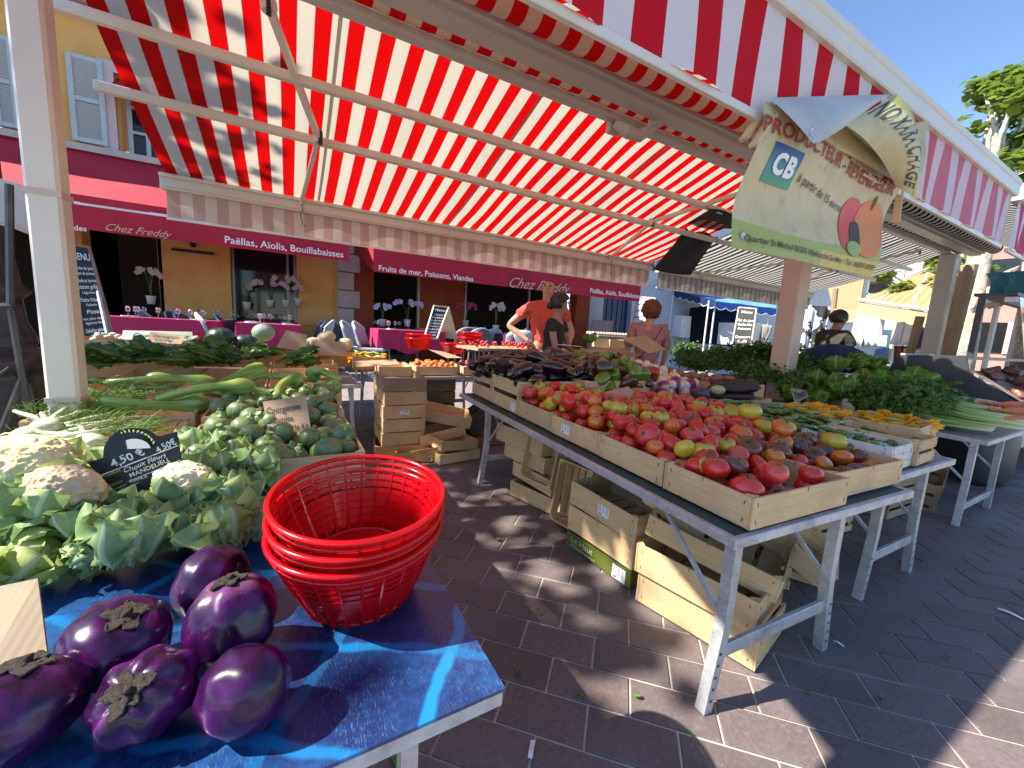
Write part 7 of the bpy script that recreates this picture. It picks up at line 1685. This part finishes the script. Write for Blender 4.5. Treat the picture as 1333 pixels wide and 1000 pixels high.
# stone stair against the pale wall
st = thing('stone_steps', 'grey stone steps climbing against the pale wall', 'steps')
for i in range(9):
    q = at(868+i*5, 440-i*8, X=13.0); ob('step', MB().box((13.2+.0*i, q.y+.2, q.z-.1), (1.2,.32,.22)).mesh('step', STONE, bevel=.01), st)
def parasol_row(lab, pts_top, pts_bot, mat, dep=1.3, text=None, under=BDOOR):
    """awning seen edge-on: front edge between two points, roof rising away behind it, scalloped valance"""
    A, B = pts_bot; A, B = Vector(A), Vector(B); T0, T1 = [Vector(p) for p in pts_top]; t = thing('blue_stall_canopy', lab, 'canopy', A)
    b = MB(); b.grid(lambda u, v: (A.lerp(B, u)).lerp(T0.lerp(T1, u), v)+Vector((0,0,.04*sin(pi*v)-.02*sin(u*12)))-A, 16, 5, uv=False); ob('canopy', b.mesh('canopy', mat, True), t)
    L = (B-A).length; n = max(4, int(L/.28)); b = MB()
    b.grid(lambda u, v: A.lerp(B, u)-A+Vector((0,-.02,-v*(.17+.07*abs(sin(pi*u*n))))), n*8, 2, uv=False); ob('scalloped_valance', b.mesh('scalloped_valance', under, True), t)
    b = MB(); b.tube([A.lerp(B, i/(n*8))-A+Vector((0,-.03,-(.17+.07*abs(sin(pi*i/8))))) for i in range(n*8+1)], .012, 4); ob('white_piping', b.mesh('white_piping', WHITE), t)
    for u in (.05, .95):
        p = A.lerp(B, u)-A; ob('pole', MB().tube([p+Vector((0,.1,0)), p+Vector((0,.1,-A.z))], .025, 8).mesh('pole', WHITE), t)
    return t
pA, pB, pC, pD = at(836,378,X=11), at(876,378,X=11.5), at(930,392,X=11.2), at(962,402,X=12.2)
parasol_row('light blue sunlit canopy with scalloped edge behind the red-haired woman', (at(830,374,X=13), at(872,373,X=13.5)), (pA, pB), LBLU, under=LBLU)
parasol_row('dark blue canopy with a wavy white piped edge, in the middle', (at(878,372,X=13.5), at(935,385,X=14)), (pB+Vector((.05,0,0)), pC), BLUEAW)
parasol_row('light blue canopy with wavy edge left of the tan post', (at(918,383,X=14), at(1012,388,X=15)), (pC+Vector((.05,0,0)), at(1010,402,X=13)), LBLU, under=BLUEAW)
q0, q1 = at(818,370,X=10.6), at(884,374,X=10.9)
rs = thing('restaurant_sign_awning', 'dark blue awning edge with white lettering RESTAURANT', 'awning', q0)
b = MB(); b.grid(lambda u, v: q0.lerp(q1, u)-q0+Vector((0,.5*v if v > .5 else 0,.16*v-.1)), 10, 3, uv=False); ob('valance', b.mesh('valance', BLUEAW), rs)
text_fit('RESTAURANT LE VIEUX', rs, (0,0,-.06), tuple((q1-q0)), LETTER, h=.20, off=.02, shear=.2)
ob('roof_cloth', MB().add([tuple(Vector((0,.02,.05))), tuple(q1-q0+Vector((0,.02,.05))), tuple(q1-q0+Vector((0,1.2,.5))), (0,1.2,.5)], [(0,1,2,3)]).mesh('roof_cloth', BLUEAW), rs)
dk = at(935,440,X=13.2); tag(ob('navy_side_curtain', MB().add([at(917,398,X=13), at(962,402,X=13.6), at(958,452,X=13.4), at(905,446,X=12.8)]+[Vector(p)+Vector((.03,.03,0)) for p in (at(917,398,X=13), at(962,402,X=13.6), at(958,452,X=13.4), at(905,446,X=12.8))], [(0,1,2,3),(7,6,5,4),(0,4,5,1),(1,5,6,2),(2,6,7,3),(3,7,4,0)]).mesh('navy_side_curtain', simple('navy_curtain', (.01,.015,.05), .9))), 'navy side curtain of the blue stall', 'curtain')
def solid_quad(nm, P4, mat, lab, cat, th=.03, folds=0):
    P4 = [Vector(p) for p in P4]; b = MB(); N = (P4[1]-P4[0]).cross(P4[3]-P4[0]).normalized()
    def Pq(u, v): return P4[0].lerp(P4[1], u).lerp(P4[3].lerp(P4[2], u), v)+N*folds*(sin(u*14+v*3)+.5*sin(u*31))*(.3+v)
    b.grid(Pq, 24 if folds else 1, 6 if folds else 1, uv=False); o = ob(nm, b.mesh(nm, mat, bool(folds))); md = o.modifiers.new('solid', 'SOLIDIFY'); md.thickness = th; return tag(o, lab, cat)
solid_quad('black_banner', [at(893,402,X=12.5), at(922,398,X=12.6), at(916,448,X=12.5), at(898,446,X=12.4)], BLACKC, 'dark banner with a white emblem beside the blue stall', 'banner', .02, .03)
solid_quad('white_bin', [at(888,411,X=12.2), at(900,412,X=12.2), at(898,440,X=12.2), at(886,438,X=12.2)], WHITE, 'white upright freezer end by the dark banner', 'freezer', .5)
solid_quad('white_van', [at(958,422,X=13), at(1002,423,X=13), at(1000,450,X=13), at(955,449,X=13)], WHITE, 'white covered equipment left of the tan post', 'van', .9)
solid_quad('grey_cover', [at(978,420,X=12.6), at(1006,424,X=12.6), at(1000,444,X=12.6), at(985,440,X=12.6)], simple('grey_tarpaulin', (.22,.20,.19), .8), 'grey tarpaulin folded over the white equipment', 'tarpaulin', .05, .05)
# patterned white sheet with black print
WSH = NT('white_sheet_black_print'); _c = WSH.coord('Object'); _n = WSH.noise(_c, 2.3, 3, .6); WSH.base(WSH.ramp(_n, [(.47, (.68,.70,.74)), (.49, (.02,.02,.02))])); WSH.set(Roughness=.8); WSH = WSH.m
solid_quad('printed_sheet', [at(1043,397,X=11), at(1082,400,X=11.6), at(1066,474,X=11), at(1036,474,X=10.6)], WSH, 'white cloth with large black print hanging right of the tan post', 'cloth', .02, .06)
WCL = simple('white_cloth', (.62,.66,.74), .85, (.54,.58,.66), 4)
for i, (P4, lab) in enumerate((([(1114,407),(1134,407),(1122,452),(1104,448)],'white hanging sheet under the yellow awning, left'),([(1122,408),(1153,412),(1146,452),(1126,450)],'white hanging garment in the middle under the yellow awning'),([(1170,414),(1190,415),(1190,450),(1158,448)],'white folded parasol shaped cloth under the yellow awning'))):
    solid_quad('hanging_cloth', [at(*p, X=12.5) for p in P4], WCL, lab, 'cloth', .02, .04)
solid_quad('pale_sign', [at(1146,437,X=11.5), at(1156,437,X=11.5), at(1154,451,X=11.5), at(1143,450,X=11.5)], simple('pale_green_card', (.5,.72,.68), .6), 'small pale green sign under the yellow awning', 'sign')
solid_quad('blue_bag', [at(1146,455,X=9.5), at(1158,453,X=9.5), at(1155,475,X=9.5), at(1140,474,X=9.5)], simple('bright_blue_plastic', (.05,.22,.75), .4), 'bright blue plastic bag beyond the lettuces', 'bag', .2)
for i in range(8):
    q = at(1160+i*5, 462+3*sin(i*3), X=10.5); thing('parcel', ['yellow box beyond the lettuces','white box beyond the lettuces','red bottle crate beyond the lettuces','white jug beyond the lettuces','pale carton on the far trolley','small yellow carton on the far trolley','white carton on the far trolley','grey carton on the far trolley'][i], 'box', q, (0,0,i), None, MB().box((0,0,0), (.14,.16,.2+.05*(i % 3))).mesh('parcel', [simple('yellow_box', (.6,.5,.1), .5), WHITE, simple('red_box', (.4,.05,.04), .5), WHITE][i % 4], bevel=.01))
b = MB(); [b.tube([at(1166+dx,450,X=10), at(1164+dx,478,X=10)], .02, 6) for dx in (0, 9, 18)]; b.tube([at(1164,452,X=10), at(1186,452,X=10)], .02, 6); tag(ob('hand_trolley', b.mesh('hand_trolley', BLACK)), 'black hand trolley frame beyond the lettuces', 'trolley')
# yellow and pink awnings
YEL = stripe_fabric('yellow_awning_cloth', (.56,.40,.16), (.62,.50,.27), .16, 0, .45, axis=1); YELV = simple('beige_valance', (.42,.34,.20), .8); PNK = NT('salmon_awning_cloth'); PNK.base((.42,.19,.16)); PNK.translucent((.55,.24,.20), .5); PNK = PNK.m
def far_awning(lab, fl, fr, bl, br, mat, vmat, vh=.28):
    fl, fr, bl, br = map(Vector, (fl, fr, bl, br)); t = thing('far_awning', lab, 'awning')
    b = MB(); b.grid(lambda u, v: fl.lerp(fr, u).lerp(bl.lerp(br, u), v)+Vector((0,0,-.04*sin(pi*v))), 20, 6); ob('canopy', b.mesh('canopy', mat, True), t)
    b = MB(); b.grid(lambda u, v: fl.lerp(fr, u)+Vector((0,0,-.05-vh*v-.02*sin(u*40)*v)), 50, 2); ob('valance', b.mesh('valance', vmat, True), t)
    ob('front_bar', MB().tube([fl, fr], .045, 6).mesh('front_bar', CREAM), t); ob('ridge_bar', MB().tube([bl, br], .04, 6).mesh('ridge_bar', GREYBEAM), t)
    for u in (.25, .65, .97):
        a_, c_, = fl.lerp(fr, u), bl.lerp(br, u-.12); ob('folding_arm', MB().tube([a_, c_], .03, 5).mesh('folding_arm', GREYBEAM), t)
    for u in (.02, .98): p = bl.lerp(br, u); ob('pole', MB().tube([p, Vector((p.x, p.y, 0))], .05, 6).mesh('pole', GREYBEAM), t)
    return t
far_awning('yellow striped awning of the far stall, behind the grey post', at(1118,390,X=11.5), at(1232,407,X=11.0), at(1176,364,X=14), at(1250,332,X=12.5), YEL, YELV)
far_awning('second yellow awning further right behind the tree trunk', at(1258,400,X=13), at(1318,385,X=12), at(1262,352,X=14.5), at(1305,375,X=13.5), YEL, YELV, .1)
far_awning('salmon pink awning with ribs at the right edge', at(1266,402,X=10.5), at(1345,380,X=9.5), at(1282,366,X=12.5), at(1345,342,X=11.5), PNK, PNK, .02)
solid_quad('beige_stall_back', [at(1078,372,X=14), at(1128,352,X=14), at(1118,412,X=14), at(1088,412,X=14)], simple('beige_canvas', (.42,.29,.15), .85), 'beige canvas wall behind the man in the olive shirt', 'canvas', .05)
solid_quad('lilac_panel', [at(1084,402,X=13), at(1122,404,X=13), at(1116,420,X=13), at(1082,418,X=13)], simple('yellow_awning_plain', (.5,.40,.2), .8), 'pale yellow low awning under the beige canvas', 'awning', .04)
solid_quad('teal_tarpaulin', [at(1286,356,X=8.6), at(1345,352,X=8.0), at(1345,385,X=8.0), at(1295,380,X=8.5)], simple('teal_tarpaulin_sheet', (.01,.17,.26), .5, (.012,.24,.33), 3, .4, .03), 'teal blue tarpaulin hanging under the near awning at the right edge', 'tarpaulin', .03, .04)
# buildings far right
PB_ = simple('pink_render', (.42,.20,.17), .85, (.46,.24,.20), 2); LB_ = simple('pale_render', (.50,.50,.48), .85, (.44,.46,.48), 2)
def block(lab, x0, x1, y0, y1, h, mat, rows=3, cols=5):
    t = thing('town_house', lab, 'building', (x0, (y0+y1)/2, 0)); D, Wd = x1-x0, y1-y0
    ob('wall', MB().box((D/2, 0, h/2), (D, Wd, h)).mesh('wall', mat), t); ob('roof', MB().box((D/2, 0, h+.15), (D+.8, Wd+.3, .3)).mesh('roof', bpy.data.materials['roof_tile']), t)
    wm_ = MB().box((0,0,0), (.10, .95, 1.5)).mesh('window', WINGL); sm_ = MB().box((0,0,0), (.08, .45, 1.55)).mesh('shutter', SHUT)
    for r in range(rows):
        for c in range(cols):
            y = -Wd/2+Wd*(c+.5)/cols; z = 2.2+3.1*r
            if z+1 > h: continue
            w = ob('window', wm_, t, (-.02, y, z)); ob('shutter', sm_, t, (-.04, y-.75, z)); ob('shutter', sm_, t, (-.04, y+.75, z))
    return t
block('pale town house with grey shutters far behind the stalls', 30, 40, 7.2, 16, 10.5, LB_, 3, 4); block('pink town house at the end of the square', 31, 41, 1.2, 7.1, 8.0, PB_, 2, 3); block('low beige building at the far right', 34, 44, -14, 1.0, 5.2, simple('beige_render', (.44,.38,.28), .85), 1, 6)
block('ochre building behind the blue canopies', 27, 38, 16.2, 28, 10, OCHRE, 3, 4)

# ================================================================ TREES
BARK = NT('plane_bark'); _c = BARK.coord('Object'); _n = BARK.noise(_c, 5, 3, .6); BARK.base(BARK.ramp(_n, [(.42, (.50,.47,.38)), (.48, (.30,.28,.20)), (.60, (.58,.55,.46))])); BARK.set(Roughness=.85); BARK.bump(_n, .3, .02); BARK = BARK.m
TLF = NT('plane_leaves'); _oi = TLF.noise(TLF.n('NewGeometry').outputs['Position'], 1.1, 2); _k = TLF.ramp(_oi, [(.35, (.09,.16,.018)), (.65, (.22,.28,.035))]); TLF.base(_k); TLF.set(Roughness=.45); TLF.translucent((.24,.34,.05), .35); TLF = TLF.m
def tree(lab, base, height, crown_c, crown_r, nclump, nleaf, leaf_s, trunk_r=.22, seed=1, limbs=9, extra=()):
    rr = random.Random(seed); t = thing('plane_tree', lab, 'tree', base); cc = Vector(crown_c)
    top = Vector((cc.x*.5, cc.y*.5, height)); b = MB(); b.tube([(0,0,0), (.03,.02,height*.4), tuple(top*.75), tuple(top)], [trunk_r*1.25, trunk_r, trunk_r*.85, trunk_r*.6], 12); ob('trunk', b.mesh('trunk', BARK, True), t)
    clumps = []; tries = 0
    while len(clumps) < nclump and tries < 9999:
        tries += 1; d = Vector((rr.uniform(-1,1), rr.uniform(-1,1), rr.uniform(-1,1)))
        if d.length > 1 or d.length < .35: continue
        clumps.append(cc+Vector((d.x*crown_r[0], d.y*crown_r[1], d.z*crown_r[2])))
    clumps += [Vector(e) for e in extra]
    b = MB()
    for c in clumps[:limbs*2]:
        m_ = top.lerp(c, .5)+Vector((rr.uniform(-.2,.2), rr.uniform(-.2,.2), .15)); b.tube([tuple(top*.9), tuple(m_), tuple(c)], [trunk_r*.4, trunk_r*.2, .012], 6)
    ob('limbs', b.mesh('limbs', BARK, True), t); b = MB(); vs, fs = [], []
    for c in clumps:
        R = rr.uniform(.22,.5)*min(crown_r)*.75
        for i in range(nleaf):
            p = c+Vector((rr.gauss(0,R), rr.gauss(0,R), rr.gauss(0,R*.7))); a = rr.random()*6.28; d = Vector((cos(a), sin(a), rr.uniform(-.9,.3))).normalized(); q = d.cross(Vector((rr.uniform(-.5,.5), rr.uniform(-.5,.5), 1))).normalized(); s = leaf_s*rr.uniform(.6,1.2); k0 = len(vs)
            vs += [p, p+d*s*.35+q*s*.55, p+d*s*.9+q*s*.30, p+d*s*1.15, p+d*s*.9-q*s*.30, p+d*s*.35-q*s*.55]; fs.append(tuple(range(k0, k0+6)))
    b.add(vs, fs); ob('crown', b.mesh('crown', TLF), t); return t
def rel(p, b_): return tuple(Vector(p)-Vector(b_))
tb = at(1250,470,X=11.3); tb.z = 0
c1 = at(1292,150,X=12.5)
tree('plane tree with dappled white trunk rising behind the grey post, crown against the sky', tb, 4.2, rel(at(1305,165,X=12.2), tb), (.8,.6,1.5), 22, 75, .14, .20, 5)
tb2 = at(1340,470,X=10.5); tb2.z = 0
tree('second plane tree whose branches enter at the right edge of the sky', tb2, 3.8, rel(at(1350,190,X=10.5), tb2), (.7,.45,1.5), 14, 70, .13, .18, 8)
tb3 = at(1185,440,X=16); tb3.z = 0
tree('low leafy tree whose twigs hang above the yellow awning', tb3, 2.5, rel(at(1205,352,X=12.5), tb3), (1.2,.9,.45), 14, 80, .12, .12, 9)
b = MB()
tree('plane tree left of the stall, outside the frame, throwing the dappled shade', (-7.4, 5.4, 0), 4.6, (2.05,-.2,6.9), (.75,1.4,1.1), 18, 32, .15, .25, 3, extra=[(2.35+.12*i+(.25 if i % 2 else 0), -2.75+.21*i, 6.45+.1*(i % 3)) for i in range(8)])
# wooden stakes
for (pa, pb, X, r, lab) in (((1198,412),(1180,478),9.8,.06,'round pale wooden stake beyond the lettuces'),((1262,345),(1232,465),9.9,.10,'square brown timber post right of the grey post'),((1088,376),(1084,412),13,.06,'brown timber prop behind the man in the olive shirt')):
    tag(ob('wooden_stake', MB().tube([at(*pa, X=X), at(*pb, X=X)], r*1.1, 8).mesh('wooden_stake', WOOD_OLD)), lab, 'stake')
# litter
for (px, py, w, lab) in ((1318,800,.05,'white scrap of paper on the paving at the right'),(692,975,.03,'pale dry root on the paving by the blue table'),(1092,838,.02,'tiny white scrap beside the second table leg'),(520,998,.05,'corner of a green and white packet at the bottom edge')):
    p = at(px, py, z=.008); thing('scrap', lab, 'scrap', p, (0,0,px), None, MB().grid(lambda u, v: Vector((w*2*(u-.5), w*.5*(v-.5), .004*sin(u*5)+.002)), 5, 2, uv=False).mesh('scrap', PAPER if px != 520 else bpy.data.materials['label_green']))

rl = random.Random(4); LS_ = leafset('scrapleaf', LF_GRN, .05, .016, .5, .3, 3, nu=4, nv=4)
for i, (px, py) in enumerate(((1195,648),(1160,662),(870,770),(1050,905),(1010,880),(700,800),(640,700),(760,905),(905,960),(1140,905),(1230,860),(680,870),(1090,770),(1180,735),(820,905),(610,665))):
    p = at(px+rl.uniform(-6,6), py, z=.012); w = 'near the bottom of the picture' if py > 870 else 'in the middle of the walkway' if px < 900 else 'right of the table legs'
    thing('fallen_leaf', 'small torn green leaf on the paving %s' % w, 'leaf', p, (rl.uniform(-.2,.2), rl.uniform(-.2,.1), rl.random()*6), 'vegetable leaves dropped on the paving', rl.choice(LS_), rl.uniform(.5,1.0) if i > 1 else 1.6)
